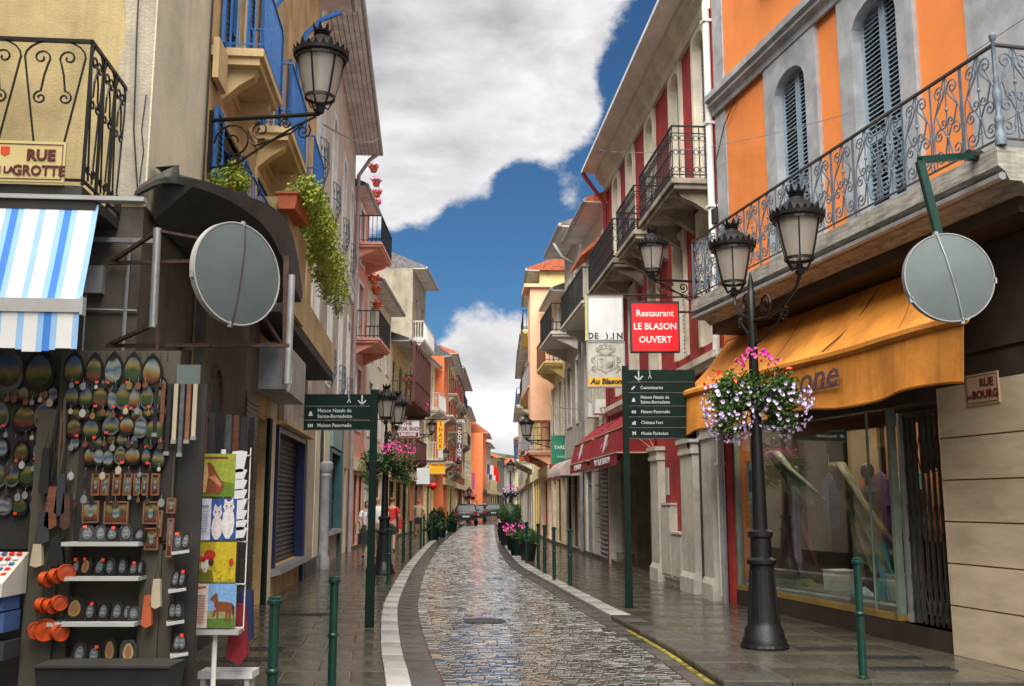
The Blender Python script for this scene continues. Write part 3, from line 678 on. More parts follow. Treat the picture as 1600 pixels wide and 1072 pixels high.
# orange awning
aw = thing('orange_awning', 'big sagging orange canvas awning over the corner shop window', 'awning', (B.o.x,B.o.y,0), B.ang)
a0, a1 = S(9.25), S(16.15)
def cloth(f, nu, nv):
    b = MB()
    for i in range(nu+1):
        for j in range(nv+1): b.v.append(tuple(f(i/nu, j/nv)))
    for i in range(nu):
        for j in range(nv): k = i*(nv+1)+j; b.f.append((k, k+1, k+nv+2, k+nv+1))
    return b
def top(u, v):
    s_ = lerp(lerp(S(10.2),a0,v**.8),a1,u); sag = .06*math.sin(PI*v)*(1+.3*math.sin(u*9))+.010*math.sin(u*63+4*v)*math.sin(PI*v); o_ = lerp(.06,.92,v); z_ = lerp(4.22,3.30,v)-sag+.012*math.sin(u*40+v*3)*v
    return (s_, o_, z_)
cloth(top, 70, 10).build('canopy', M['awnor'], aw, True)
def val(u, v):
    s_ = lerp(a0,a1,u); wv = .035*math.sin(u*23)+.02*math.sin(u*51+1)
    return (s_+.03*v*math.sin(u*11), .93+wv*v+.03*v, lerp(3.27,2.68+.035*math.sin(u*17)-.03*u,v))
cloth(val, 90, 5).build('valance', M['awnor'], aw, True)
b = MB(); b.tube([(lerp(a0,a1,i/12),.93,3.29+.012*math.sin(i*1.3)) for i in range(13)], .062, 8); b.build('front_roll', M['awnor'], aw, True)
b = MB(); b.tube([(a1,.93,3.29),(a1+.06,.93,3.29)], .03, 8); b.tube([(a0-.06,.93,3.29),(a0,.93,3.29)], .03, 8); b.build('end_cap', M['silver'], aw)
b = MB(); xx = lerp(a0,a1,.37); b.tube([(xx,.10,4.16),(xx-.01,.45,3.72),(xx+.03,.90,3.35)], .012, 4); b.build('seam', mat('dark_seam', (.12,.05,.01,1), .8), aw)
tl = tq = B.px(1277, 591, 1.0)
tl = text('one', .40, mat('purple_brown_print', (.11,.055,.07,1), .8), aw, (tq[0],1.012,tq[1]), (R(90),0,R(180)), sx=1.5, bold=.006, shear=.3, ext=.003)
b = MB(); b.box(tq[0]-.50, tq[0]+.62, 1.0, 1.012, tq[1]-.14, tq[1]-.115); b.build('underline', bpy.data.materials['purple_brown_print'], aw)
for uu in (.16,.58,.79):
    b = MB(); b.tube([Vector(top(uu, k/8))+Vector((0,.004,.008)) for k in range(9)], .006, 4); b.tube([Vector(val(uu, k/4))+Vector((0,.006,0)) for k in range(5)], .005, 4); b.build('seam', mat('stitched_seam', (.42,.15,.02,1), .8), aw)
b = MB(); b.tube([Vector(val(k/60, 1))+Vector((0,.004,.02)) for k in range(61)], .008, 4); b.build('hem', mat('hem_fabric', (.50,.18,.02,1), .8), aw)
# street name on the travertine
sg = thing('street_name_plate', 'stone coloured plate RUE DU BOURG on the travertine wall', 'street sign', (B.o.x,B.o.y,0), B.ang)
b = MB(); sx_, sz_ = B.px(1536, 606, .05); b.box(sx_-.25, sx_+.25, .051, .066, sz_-.17, sz_+.15); b.build('plate', mat('beige_enamel', (.40,.28,.17,1), .4), sg)
b = MB(); 
for q in ((-.235,.235,.125,.132),(-.235,.235,-.152,-.145)): b.box(sx_+q[0], sx_+q[1], .067, .069, sz_+q[2], sz_+q[3])
for q in (-.235,.228): b.box(sx_+q, sx_+q+.007, .067, .069, sz_-.145, sz_+.125)
b.build('border', M['ltext'], sg)
text('RUE', .115, M['ltext'], sg, (sx_-.08,.069,sz_+.05), OUT, bold=.003); text('DU', .05, M['ltext'], sg, (sx_+.19,.069,sz_-.085), OUT); text('BOURG', .115, M['ltext'], sg, (sx_-.05,.069,sz_-.07), OUT, bold=.003)

# things in the shop window
def W(x, y, z): return B.W(x, y, z)
def manneq(Yp, dep, label, topc, legc, h=1.7, sx=1):
    t = thing('mannequin', label, 'mannequin', W(S(Yp), dep, .40), B.ang)
    b = MB(); b.lathe([(.13,.78),(.17,.86),(.15,1.0),(.19,1.22),(.20,1.34),(.10,1.42),(.05,1.45)], 14, (0,0,0), 1, .62); b.build('top', topc, t, True)
    b = MB()
    for sg_ in (-1,1): b.tube([(sg_*.19,0,1.34),(sg_*.25,.04,1.12),(sg_*.23,.10,.92)], [.05,.045,.04], 8)
    b.build('sleeves', topc, t, True)
    b = MB()
    for sg_ in (-1,1): b.tube([(sg_*.08,0,.82),(sg_*.09,.01,.45),(sg_*.09,0,.04)], [.09,.075,.06], 10)
    b.build('trousers', legc, t, True)
    b = MB(); b.tube([(0,0,1.42),(0,.01,1.52)], .045, 8); b.ball((0,.01,1.63), .085,.10,.12, 12, 8); b.build('head', M['black'], t, True)
    return t
pat = mat('green_orange_print', (.10,.17,.13,1), .7, .3, 9, col2=(.42,.22,.10,1))
manneq(12.22, -.45, 'dark headed mannequin in green and orange print top by the window corner', pat, M['dkcloth'])
manneq(15.1, -.5, 'mannequin in dark grey shirt at the far end of the shop window', mat('grey_blue_shirt', (.06,.07,.09,1), .8), M['dkcloth'])
manneq(13.75, -.85, 'mannequin in black clothes behind the patterned shawl', M['dkcloth'], M['dkcloth'])
def shawl(Yt, Yb, zt_, zb_, wdt, m, label):
    def f(u, v): return (lerp(S(Yt),S(Yb),v)+wdt*(u-.5)*(.25+v), -.38+.07*math.sin(u*17+v*3)+.03*math.sin(u*41), lerp(zt_,zb_,v)-.12*math.sin(PI*u)*v-.03*math.sin(u*23)*v)
    b = cloth(f, 40, 12); t = b.build('draped_shawl', m, None, True); t.matrix_world = Matrix.Translation((B.o.x,B.o.y,0)) @ Matrix.Rotation(B.ang,4,'Z'); tag(t, label, 'shawl')
shawl(13.75, 12.75, 2.15, .85, .9, mat('green_gold_silk', (.02,.06,.045,1), .5, .4, 5, col2=(.36,.26,.12,1)), 'green and gold patterned shawl hanging in the middle of the shop window')
shawl(15.6, 14.6, 2.4, 1.7, .7, mat('teal_silk', (.04,.10,.10,1), .4, .4, 5, col2=(.22,.2,.16,1)), 'dark teal scarf stretched at the top of the shop window')
shawl(12.75, 12.6, 1.1, .42, .5, mat('turquoise_cotton', (.08,.38,.42,1), .7, .2, 4), 'turquoise cloth hanging low near the green bollard')
shawl(15.05, 14.9, 1.75, .75, .75, mat('wine_cotton', (.10,.03,.05,1), .8, .2, 4), 'wine red shirt spread out in the far half of the shop window')
for (Yp, sz_h, lab) in ((12.45,.30,'white display cube nearest the folding gate'), (13.95,.26,'white display cube beside the dark mannequin legs')):
    b = MB(); x = S(Yp); b.box(x-.17, x+.17, -.62, -.30, .402, .402+sz_h); t = thing('display_cube', lab, 'display cube', (B.o.x,B.o.y,0), B.ang); b.build('cube_sides', M['offw'], t)
    b = MB(); b.box(x-.18, x+.18, -.63, -.29, .402+sz_h, .42+sz_h); b.build('cube_top', M['white'], t)
def lie(Yp, z, m, label, nm_, cat):
    b = MB(); x = S(Yp); b.prism([(x-.22,.402),(x+.2,.402),(x+.15,.43),(x-.02,.50),(x-.18,.44)], -.45, -.30, 'y'); t = b.build(nm_, m, None, True); t.matrix_world = Matrix.Translation((B.o.x,B.o.y,0)) @ Matrix.Rotation(B.ang,4,'Z'); tag(t, label, cat)
lie(14.75, 0, mat('olive_cloth', (.16,.18,.03,1), .8), 'folded olive cloth on the shop window floor', 'folded_cloth', 'cloth')
lie(13.35, 0, mat('blue_white_print', (.10,.22,.35,1), .6, .4, 12, col2=(.6,.65,.7,1)), 'blue and white printed sandals on the shop window floor', 'sandals', 'sandals')
for i, (Yp, cc, ln_, lab) in enumerate(((12.9,(.25,.10,.05,1),.9,'rust red dress'),(13.25,(.05,.16,.14,1),.7,'dark teal blouse'),(13.6,(.35,.30,.22,1),.8,'cream jacket'),(14.15,(.10,.05,.12,1),.9,'purple dress'),(14.4,(.35,.12,.03,1),.6,'orange shirt'),(15.5,(.06,.10,.20,1),.8,'navy tunic'))):
    x = S(Yp); t = thing('hanging_garment', lab+' on a hanger at the back of the shop window', 'clothing', (B.o.x,B.o.y,0), B.ang)
    q = MB(); q.prism([(x-.07,2.0),(x+.07,2.0),(x+.22,1.92),(x+.26,1.55),(x+.19,1.55),(x+.20,2.0-ln_),(x-.20,2.0-ln_),(x-.19,1.55),(x-.26,1.55),(x-.22,1.92)], -1.32, -1.24, 'y'); q.build('garment', mat('garment_'+lab.replace(' ','_'), cc, .8, .2, 6, bump=.4, bscale=12), t)
    q = MB(); q.tube([(x-.16,-1.28,1.97),(x,-1.28,2.05),(x+.16,-1.28,1.97)], .008, 4); q.tube([(x,-1.28,2.05),(x,-1.28,2.35)], .006, 4); q.build('hanger', M['steel'], t)
fr = thing('framed_certificate', 'yellow framed black picture hanging at the far end of the shop window', 'picture', (B.o.x,B.o.y,0), B.ang)
x = S(15.75)
b = MB(); b.box(x-.17,x+.17,-.10,-.08,1.62,2.25); b.build('frame', mat('yellow_frame', (.45,.42,.05,1), .5), fr)
b = MB(); b.box(x-.14,x+.14,-.079,-.075,1.66,2.21); b.build('mount', M['signw'], fr)
b = MB(); b.box(x-.08,x+.08,-.074,-.071,1.76,2.1); b.build('print', M['black'], fr)
nt = thing('window_notices', 'orange and white notices pinned low at the far end of the shop window', 'notice', (B.o.x,B.o.y,0), B.ang)
for (z_, cc) in ((1.50,(.3,.45,.5,1)),(1.28,(.5,.3,.12,1)),(1.08,(.5,.33,.15,1)),(.88,(.25,.4,.42,1))):
    b = MB(); b.box(x-.13+random.uniform(-.03,.03),x+.13,-.10,-.09,z_-.09,z_+.09); b.build('sheet', mat('paper', cc, .7, .3, 20), nt)

# ------------------------------------------------------------------ red hotel
B2 = Bld('red_hotel_building', 'dark red hotel building with cream window frames and three iron balconies', 'building', 'R', (3.52,16.43), (2.69,27.0))
S = B2.S; r0 = B2.root
cen = [17.15, 19.0, 21.35, 23.6, 25.5]; holes = []
for cY in cen:
    a, c = S(cY)-.37, S(cY)+.37; holes.append((a-.05, c+.05, 7.16, 10.2)); holes.append((a-.05, c+.05, 4.35, 6.75))
ENT = (S(21.6), S(26.75)); holes.append((ENT[0], ENT[1], .0, 3.05))
B2.wall(M['red'], 10.8, 8, [h_ for h_ in holes if h_[2] > 0], depth=.3, z0=3.05, name='wall')
B2.wall(M['red'], 3.05, 8, [], s1=ENT[0], name='wall', ends=False); B2.wall(M['cream'], 3.05, 8, [], s0=ENT[1], name='wall', ends=False)
for i, cY in enumerate(cen):
    a, c = S(cY)-.37, S(cY)+.37
    surround(B2, a, c, 7.16, 10.15, .13, .34, M['cream'], .06, .29, top=.18)
    window(B2, a, c, 7.16, 10.15, M['white'], 'closed', M['white'], y=-.2, pitch=.07)
    surround(B2, a, c, 4.35, 6.7, .13, .34, M['cream'], .06, .29, top=.12)
    window(B2, a, c, 4.35, 6.7, M['white'], 'closed' if i % 2 else None, M['white'], y=-.2, pitch=.08)
for (ya, yb) in ((16.55,19.35),(19.85,21.9),(22.3,25.9)):
    bo = slab_(B2, S(ya), S(yb), .75, 7.15, mat('mossy_concrete', (.34,.30,.24,1), .85, .25, 2, streak=.6, bump=.3), .18, 3)
    rl = railing(B2, S(ya)+.03, S(yb)-.03, .72, 7.15, 8.1, M['iron'], .115, 'busy'); rl.parent = bo
b = MB(); b.prism([(.003,10.25),(.08,10.25),(.12,10.34),(.12,10.42),(.24,10.50),(.24,10.58),(.34,10.66),(.34,10.76),(.003,10.76)], 0, B2.L, 'x'); b.build('cornice', M['cream'], r0)
b = MB(); b.prism([(.30,10.765),(.45,10.77),(.62,10.79),(.68,10.80),(.68,10.87),(-4,12.8),(-8,11),(-8,10.9),(-4,10.81)], 0, B2.L, 'x'); b.build('roof', M['soffitr'], r0)
b = MB(); b.box(0, B2.L+.05, .67, .73, 10.79, 10.88); b.build('gutter', M['white'], r0)
b = MB(); b.tube([(B2.L-.05,.08,0),(B2.L-.05,.08,9.9),(B2.L-.02,.5,10.5),(B2.L,.70,10.8)], .06, 8); b.build('downpipe', mat('red_pipe', (.25,.02,.03,1), .4), r0, True)
b = MB(); b.prism([(.003,3.9),(.10,3.9),(.14,4.0),(.18,4.0),(.18,4.12),(.003,4.15)], 0, B2.L, 'x'); b.build('string_course', M['cream'], r0)
def pilaster(bl, a, c, h, m, pr=.16):
    b = MB(); b.box(a, c, .003, pr, .34, h-.28); b.box(a-.04, c+.04, .003, pr+.05, 0, .26); b.prism([(.003,.26),(pr+.05,.26),(pr,.36),(.003,.36)], a-.02, c+.02, 'x')
    b.box(a-.03, c+.03, .003, pr+.04, h-.28, h-.20); b.box(a-.01, c+.01, .003, pr+.02, h-.20, h-.08); b.box(a-.06, c+.06, .003, pr+.07, h-.08, h); return b.build('pilaster', m, bl.root)
pilaster(B2, S(16.75), S(17.35), 2.95, M['offw']); pilaster(B2, S(17.95), S(18.85), 2.75, M['offw']); pilaster(B2, S(20.75), S(21.45), 2.75, M['offw'])
b = MB(); b.box(S(17.38), S(17.92), .003, .05, 0, 2.9); b.build('dark_gap_panel', M['dark'], r0)  # raised dark panel, its colour stands in for the shade of a gap
for (ya, yb, h_) in ((19.0,19.75,1.0),(19.8,20.6,1.55)):
    b = MB(); b.box(S(ya), S(yb), .003, .14, .14, h_); b.box(S(ya)+.03, S(yb)-.03, .141, .155, .2, h_-.05); b.box(S(ya)-.02, S(yb)+.02, .003, .17, h_, h_+.04); b.build('meter_cabinet', M['offw'], r0)
b = MB(); b.box(S(18.9), S(20.7), .003, .08, 0, .85); b.build('plinth', M['cream'], r0)
b = MB(); b.box(S(20.4), S(20.62), .003, .04, 1.75, 2.3); b.build('menu_board', M['silver'], r0)
# entrance recess with painted letters
rec = MB(); a, c = ENT
rec.quad((a,0,0),(a,-1.5,0),(a,-1.5,3.05),(a,0,3.05)); rec.quad((a,-1.5,0),(c,-1.9,0),(c,-1.9,3.05),(a,-1.5,3.05)); rec.quad((c,0,0),(c,-1.9,0),(c,-1.9,3.05),(c,0,3.05)); rec.quad((a,0,3.05),(c,0,3.05),(c,-1.9,3.05),(a,-1.5,3.05))
rec.build('entrance_recess', mat('dirty_cream_wall', (.36,.32,.24,1), .85, .2, 1.5, streak=.7), r0)
b = MB(); b.box(a, c, -1.45, .1, -.02, .12); b.box(c-1.2, c, -.3, -.05, .12, .30); b.build('step', M['slab'], r0)
b = MB(); b.box(c-.001, c+.25, -.2, .12, 0, 3.0); b.build('jamb', M['offw'], r0)
# letters face the viewer on the far side wall of the recess
b = MB(); b.box(lerp(a,c,.42), lerp(a,c,.42)+.12, -1.55, -.35, 0, 3.05); iw = b.build('recess_wall', bpy.data.materials['dirty_cream_wall'], r0)
xw = lerp(a,c,.42)
for i, ch in enumerate('HOTEL'): text(ch, .30, M['btext'], r0, (xw-.006,-.48-.21*i,2.35), (R(90),0,R(-90)), bold=.012, ext=.004)
for i, ch in enumerate('BLASON'): text(ch, .30, M['btext'] if ch != 'O' else M['rust'], r0, (xw-.006,-.50-.155*i,2.05-.24*i), (R(90),R(-8*i),R(-90)), bold=.012, ext=.004)
# red awnings
def box_awning(bl, ya, yb, label, txt, em=True):
    t = thing('red_awning', label, 'awning', (bl.o.x,bl.o.y,0), bl.ang, 'red hotel awnings'); a, c = bl.S(ya), bl.S(yb); m = M['awnred']
    b = MB(); b.quad((a,.03,3.78),(c,.03,3.78),(c,.72,3.22),(a,.72,3.22)); b.build('top_slope', m, t)
    b = MB(); b.quad((a,.72,3.22),(c,.72,3.22),(c,.86,2.66),(a,.86,2.66)); b.build('front_slope', m, t)
    b = MB()
    n = 22
    for k in range(n):
        x0, x1 = lerp(a,c,k/n), lerp(a,c,(k+1)/n); d = .04
        b.add([(x0,.865,2.655),(x1,.865,2.655),(x1,.87,2.42),((x0+x1)/2,.87,2.42-d),(x0,.87,2.42)], [(0,1,2,3,4)])
    b.build('valance', m, t)
    for x in (a, c):
        b = MB(); b.add([(x,.03,3.78),(x,.72,3.22),(x,.86,2.66),(x,.03,2.66)], [(0,1,2,3)]); b.build('side_panel', m, t)
    b = MB(); b.tube([(a,.73,3.22),(c,.73,3.22)], .018, 6); b.tube([(a,.03,2.66),(a,.87,2.66),(c,.87,2.66),(c,.03,2.66)], .016, 6); b.tube([(a-.01,.03,2.68),(a-.01,.73,3.22)], .012, 6); b.tube([(a-.01,.03,2.68),(a-.01,.4,3.5)], .012, 6); b.tube([(c+.01,.03,2.68),(c+.01,.73,3.22)], .012, 6); b.build('frame', mat('cream_rods_'+txt[:3], (.5,.4,.25,1), .5), t)
    text(txt, .20, M['signw'], t, ((a+c)/2,.885,2.53), OUT, bold=.004, sx=1.25)
    b = MB(); xm = (a+c)/2
    sh = [(-.22,.22),(.22,.22),(.18,-.08),(0,-.24),(-.18,-.08)]
    b.add([(xm+p,.79-(q)*.25+.008,2.95+q) for p, q in sh], [(0,1,2,3,4)])
    for s_ in (-1,1): b.add([(xm+s_*.35,.81,2.93),(xm+s_*.46,.79,3.0),(xm+s_*.42,.84,2.83)], [(0,1,2)])
    b.build('emblem', M['signw'], t)
box_awning(B2, 21.5, 25.3, 'red hotel awning nearest the camera with white shield and lettering', 'HOTEL LE BLASON')
box_awning(B2, 25.7, 28.9, 'second red awning, farther down, with white shield emblem', 'LE BLASON')
# ------------------------------------------------------------------ left corner building
B3 = Bld('yellow_corner_building', 'weathered yellow corner building with scrolled iron balcony above the souvenir shop', 'building', 'R', (-3.38,8.8), (-9.4,8.276))
r0 = B3.root
B3.wall(M['yellow'], 9.5, 2.12, [], z0=4.28)
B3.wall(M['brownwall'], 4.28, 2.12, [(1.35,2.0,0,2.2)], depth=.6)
b = MB(); 
# cracked grey render strip with an uneven edge
zz = [4.32+.26*i for i in range(21)]; e_ = [.275+.018*math.sin(i*1.7)+.014*math.sin(i*3.9+1)+(.02 if i > 10 else 0) for i in range(21)]
for i in range(20):
    b.quad((-.005,.035,zz[i]),(e_[i],.035,zz[i]),(e_[i+1],.035,zz[i+1]),(-.005,.035,zz[i+1])); b.quad((e_[i],.035,zz[i]),(e_[i],.001,zz[i]),(e_[i+1],.001,zz[i+1]),(e_[i+1],.035,zz[i+1]))
    b.quad((-.005,.035,zz[i]),(-.005,.001,zz[i]),(-.005,.001,zz[i+1]),(-.005,.035,zz[i+1]))
b.build('grey_render_strip', M['pilaster'], r0)
b = MB(); b.box(-.022, -.004, -2.11, .03, 4.285, 9.5); b.build('side_wall', M['sideface'], r0)
b = MB(); b.tube([(-.04,-2.05,4.4),(-.05,-2.02,5.4),(-.05,-2.04,7.4),(-.05,-2.03,9.4)], .014, 5); b.build('wall_cable', M['black'], r0)
b = MB(); b.tube([(.16,.05,6.6),(.15,.05,6.0),(.135,.05,5.5),(.12,.05,5.0),(.05,.05,4.4)], .008, 4); b.tube([(.03,.045,5.35),(.05,.05,5.0),(.02,.05,4.8),(.04,.05,4.5)], .006, 4); b.build('cable', M['black'], r0)
# balcony
bb = MB(); bb.box(.217, 4.6, 0, 1.0, 4.06, 4.15); bl = bb.build('balcony', M['canopy'], r0)  # slab takes the dark canopy colour to paint in its shadowed underside
zt, zb = 5.42, 4.16
b = MB()
x0 = .217
for (p, q) in (((x0,.985),(4.6,.985)), ((x0,.02),(x0,.985))):
    b.box(min(p[0],q[0])-.012, max(p[0],q[0])+.012, min(p[1],q[1])-.018, max(p[1],q[1])+.018, zt-.03, zt); b.box(min(p[0],q[0])-.01, max(p[0],q[0])+.01, min(p[1],q[1])-.012, max(p[1],q[1])+.012, zb+.03, zb+.05)
for y in (.985, .66, .34, .02): b.box(x0-.012, x0+.012, y-.012, y+.012, zb, zt)
b.build('handrail', M['iron'], bl)
def loop_panel(wd, h):
    b = MB(); r = .0095
    def T(p, rr=r): b.tube([(x,0,z) for x,z in p], rr, 4, False)
    n = 10; hw = wd/2
    arch = [(hw-hw*.94*math.cos(PI*i/n), h-.16+.15*math.sin(PI*i/n)) for i in range(n+1)]
    T([(hw*.72,0.04)]+arch+[(wd-hw*.72,.04)])
    for s_ in (-1,1):
        cx = hw; m_ = lambda P: [(cx+s_*x, z) for x, z in P]
        T(m_(spiral(hw*.42,h-.17,.015,.075,2.6,1.2,14)+[(hw*.30,h-.32)]+spiral(hw*.38,h-.52,.06,.012,1.6,-1.3,14)))
        T(m_(spiral(hw*.40,.14,.05,.012,3.6,1.3,12)))
    return b.mesh('scroll_panel', M['iron'])
lp = loop_panel(.52, zt-zb-.03)
for k in range(8): link('scroll_panel', lp, bl, (x0+.03+.52*k, .985, zb+.03))
lp2 = loop_panel(.31, zt-zb-.03)
for k in range(3): link('scroll_panel', lp2, bl, (x0, .02+.325*k, zb+.03), (0,0,R(90)))
# name plate fixed to the railing
sg = thing('street_name_plate', 'cream enamel plate RUE DE LA GROTTE on the balcony railing', 'street sign', (B3.o.x,B3.o.y,0), B3.ang)
sx_, sz_ = B3.px(103, 250, 1.03); z1 = B3.px(100, 223, 1.03)[1]; z0 = B3.px(95, 286, 1.03)[1]
b = MB(); b.box(sx_, sx_+.98, 1.02, 1.045, z0, z1); b.build('plate', M['plate'], sg)
b = MB(); t_ = .006
for q in ((sx_+.02,sx_+.96,z1-.03,z1-.03+t_),(sx_+.02,sx_+.96,z0+.02,z0+.02+t_),(sx_+.02,sx_+.02+t_,z0+.02,z1-.03),(sx_+.96,sx_+.96+t_,z0+.02,z1-.03)): b.box(q[0],q[1],1.046,1.049,q[2],q[3])
b.build('border', M['ltext'], sg)
text('RUE', .125, M['ltext'], sg, (B3.px(64,243,1.05)[0],1.049,B3.px(64,243,1.05)[1]), OUT, bold=.005)
text('GROTTE', .118, M['ltext'], sg, (B3.px(60,268,1.05)[0],1.049,B3.px(60,267,1.05)[1]), OUT, bold=.003, sx=.9)
text('DE LA', .075, M['ltext'], sg, (B3.px(2,266,1.05)[0],1.049,B3.px(2,265,1.05)[1]), OUT, bold=.002)
q = B3.px(8,235,1.05); b = MB(); b.prism([(q[0]-.035,q[1]+.035),(q[0]+.035,q[1]+.035),(q[0]+.035,q[1]-.02),(q[0],q[1]-.045),(q[0]-.035,q[1]-.02)], 1.046, 1.05, 'y'); b.build('crest', mat('crest_red', (.65,.06,.02,1), .5), sg)
# striped awning
aw = thing('striped_awning', 'blue and white striped awning over the souvenir stand', 'awning', (B3.o.x,B3.o.y,0), B3.ang)
O0, O1 = 1.04, 1.30; xr_ = B3.px(155, 320, O0)[0]; Z0 = B3.px(155, 320, O0)[1]; Z1 = B3.px(120, 475, O1)[1]; Z2 = B3.px(118, 548, O1)[1]
xe = xr_
seq = [('awnlb',.05),('awnw',.115),('awnlb',.045),('awnb',.055),('awnlb',.045),('awnw',.10)]; xcur = xe; i = 0
while xcur < xe+2.0:
    mn, wv = seq[i % len(seq)] if i else ('awnlb', .045)
    x2 = xcur+wv; m = M[mn]
    b = MB()
    for (sa, sb) in ((0,1/3),(1/3,2/3),(2/3,1)):
        P = lambda t: (lerp(O0,O1,t), lerp(Z0,Z1,t)-.02*math.sin(PI*t))
        b.quad((xcur,*P(sa)),(x2,*P(sa)),(x2,*P(sb)),(xcur,*P(sb)))
    b.quad((xcur,O1+.02,Z1-.06),(x2,O1+.02,Z1-.06),(x2,O1+.02,Z2+.015*math.sin(xcur*14)),(xcur,O1+.02,Z2+.015*math.sin(xcur*14)))
    b.build('stripe', m, aw); xcur = x2; i += 1
b = MB(); b.box(xe-.01, xe+2.2, O1-.02, O1+.035, Z1-.07, Z1+.035); b.build('front_bar', M['silver'], aw)
b = MB(); b.box(xe-.03, xe-.01, O1-.03, O1+.05, Z1-.09, Z1+.05); b.build('end_cap', M['silver'], aw)
b = MB(); b.box(xe-.36, xe+2.2, O0-.06, O0+.04, Z0+.03, Z0+.065); b.build('top_rail', M['silver'], aw)
b = MB(); b.box(xe+.02, xe+2.2, O0-.2, O0+.02, Z0-.05, Z0+.028); b.build('cassette', M['dark'], aw)
# curved dark canopy round the corner
def canopy():
    P = [(-3.42,8.68,4.40,.05),(-3.18,8.72,4.54,.06),(-2.98,8.95,4.60,.08),(-2.80,9.25,4.62,.10),(-2.66,9.7,4.66,.16),(-2.57,10.2,4.72,.28),(-2.54,10.8,4.72,.45),(-2.58,11.4,4.66,.45),(-2.68,12.2,4.50,.30),(-2.78,12.9,4.34,.12)]
    cv = []
    for i in range(len(P)-1):
        for k in range(4):
            t = k/4; p0 = P[max(0,i-1)]; p1 = P[i]; p2 = P[i+1]; p3 = P[min(len(P)-1,i+2)]
            cv.append(tuple(.5*((2*p1[j])+(-p0[j]+p2[j])*t+(2*p0[j]-5*p1[j]+4*p2[j]-p3[j])*t*t+(-p0[j]+3*p1[j]-3*p2[j]+p3[j])*t**3) for j in range(4)))
    cv.append(P[-1]); b = MB(); n = len(cv)
    for (x, y, z, d) in cv:
        yy = max(8.82, y); wx = -2.58-.087*yy+.02 if y > 8.85 else x
        wy = yy if y > 8.85 else 8.79
        b.v += [(wx,wy,z+.10),(x,y,z),(x-.015,y,z-d),(wx,wy,4.2 if y > 8.9 else z-.02)]
    for i in range(n-1):
        for k in range(3): b.f.append((4*i+k,4*i+k+1,4*i+4+k+1,4*i+4+k))
    return b
cp = canopy().build('curved_canopy', M['canopy'], None, True); tag(cp, 'dark weathered curved canopy wrapping the corner below the yellow wall', 'canopy')
b = MB(); b.tube([(.10,.03,3.9),(.10,.03,1.2)], .018, 5); b.tube([(-.0,.03,3.3),(1.3,.03,3.32)], .014, 5); b.tube([(.45,.03,4.0),(.45,.03,2.9),(.9,.03,2.85)], .010, 5); b.build('conduit', M['zinc'], B3.root)
b = MB(); b.box(.30,.52,.0,.09,3.45,3.70); b.build('junction_box', M['zinc'], B3.root)
b = MB(); b.box(.6,1.2,.0,.05,3.5,3.9); b.build('access_panel', M['canopy'], B3.root)
b = MB() # dark under-structure, pipes on the shop corner
sp = thing('mirror_bracket', 'rusty angle iron bracket with grey tube holding the round mirror on the left corner', 'bracket')
A_ = at(246,357,8.35); B_ = at(239,512,8.35)
b = MB(); b.tube([A_, B_], .035, 10); b.build('tube', M['steel'], sp, True)
def rod(p, q, nm_='brace', r=.022, m=None): x = MB(); x.tube([p, q], r, 4); x.build(nm_, m or M['rust'], sp)
rod(at(170,411,8.7), at(325,408,8.5)); rod(at(176,408,8.7), at(245,362,8.35)); rod(at(166,540,8.7), at(330,540,8.4)); rod(at(172,538,8.7), at(238,508,8.35)); rod(at(246,360,8.35), at(380,385,8.3), 'brace', .016); rod(at(330,540,8.4), at(452,540,8.6)); rod(at(120,374,8.72), at(245,377,8.6), 'pipe', .03, M['zinc'])
rod(at(448,400,9.0), at(446,600,9.0), 'post', .035); rod(at(300,545,8.4), at(262,548,8.7)); rod(at(247,508,8.35),at(246,560,8.35)); rod(at(440,540,8.8), at(395,470,8.3))
b = MB(); b.tube([at(456,430,9.0), at(449,600,9.0)], .035, 10); b.build('tube', M['steel'], sp, True)
def disc(px, py, Y, rad, yaw, tilt, label, seam, arm=None):
    c = at(px, py, Y); t = thing('traffic_mirror', label, 'mirror', c, 0)
    Mx = Euler((R(90),0,0)).to_matrix().to_4x4(); Rz = Matrix.Rotation(yaw,4,'Z') @ Mx
    b = MB(); b.lathe([(rad*.97,0),(rad*.97,.02),(rad*.5,.055),(.02,.062)], 48); b.v = [tuple(Rz @ Vector(v)) for v in b.v]; b.build('back_shell', M['zinc2'], t, True)
    b = MB(); b.lathe([(rad*.975,-.035),(rad,-.035),(rad,.025),(rad*.975,.025),(rad*.965,-.03)], 48, cap=False); b.v = [tuple(Rz @ Vector(v)) for v in b.v]; b.build('rim', M['zinc'] if yaw == 0 else M['silver'], t, True)
    b = MB(); b.lathe([(rad*.96,-.02),(rad*.5,-.06),(.02,-.07)], 48); b.v = [tuple(Rz @ Vector(v)) for v in b.v]; b.build('mirror_face', mat('mirror', (.8,.8,.8,1), .05, metal=1), t, True)
    a = seam; dx, dz = math.sin(a)*rad, math.cos(a)*rad
    b = MB(); b.tube([Rz @ Vector((dx,dz,.03)), Rz @ Vector((dx*.5,dz*.5,.062)), Rz @ Vector((0,0,.07)), Rz @ Vector((-dx*.5,-dz*.5,.062)), Rz @ Vector((-dx,-dz,.03))], .006, 4); b.build('seam', M['rust'] if yaw else M['zinc'], t)
    for k in (0, PI, PI/2+.3, -PI/2-.3):
        b = MB(); q = Rz @ Vector((math.sin(a+k)*rad, math.cos(a+k)*rad, 0)); b.cbox(q, .03, .05, .05); b.build('clip', M['zinc'], t)
    return t
disc(370, 428, 8.15, .44, R(53), 0, 'large round traffic mirror seen from behind on the left corner bracket', R(6))
disc(1482, 434, 8.45, .395, 0, 0, 'round traffic mirror seen from behind hanging below the right balcony corner', R(-13))
ma = thing('mirror_bracket', 'green painted square arm fixed to the balcony corner post', 'bracket', at(1437,250,8.5))
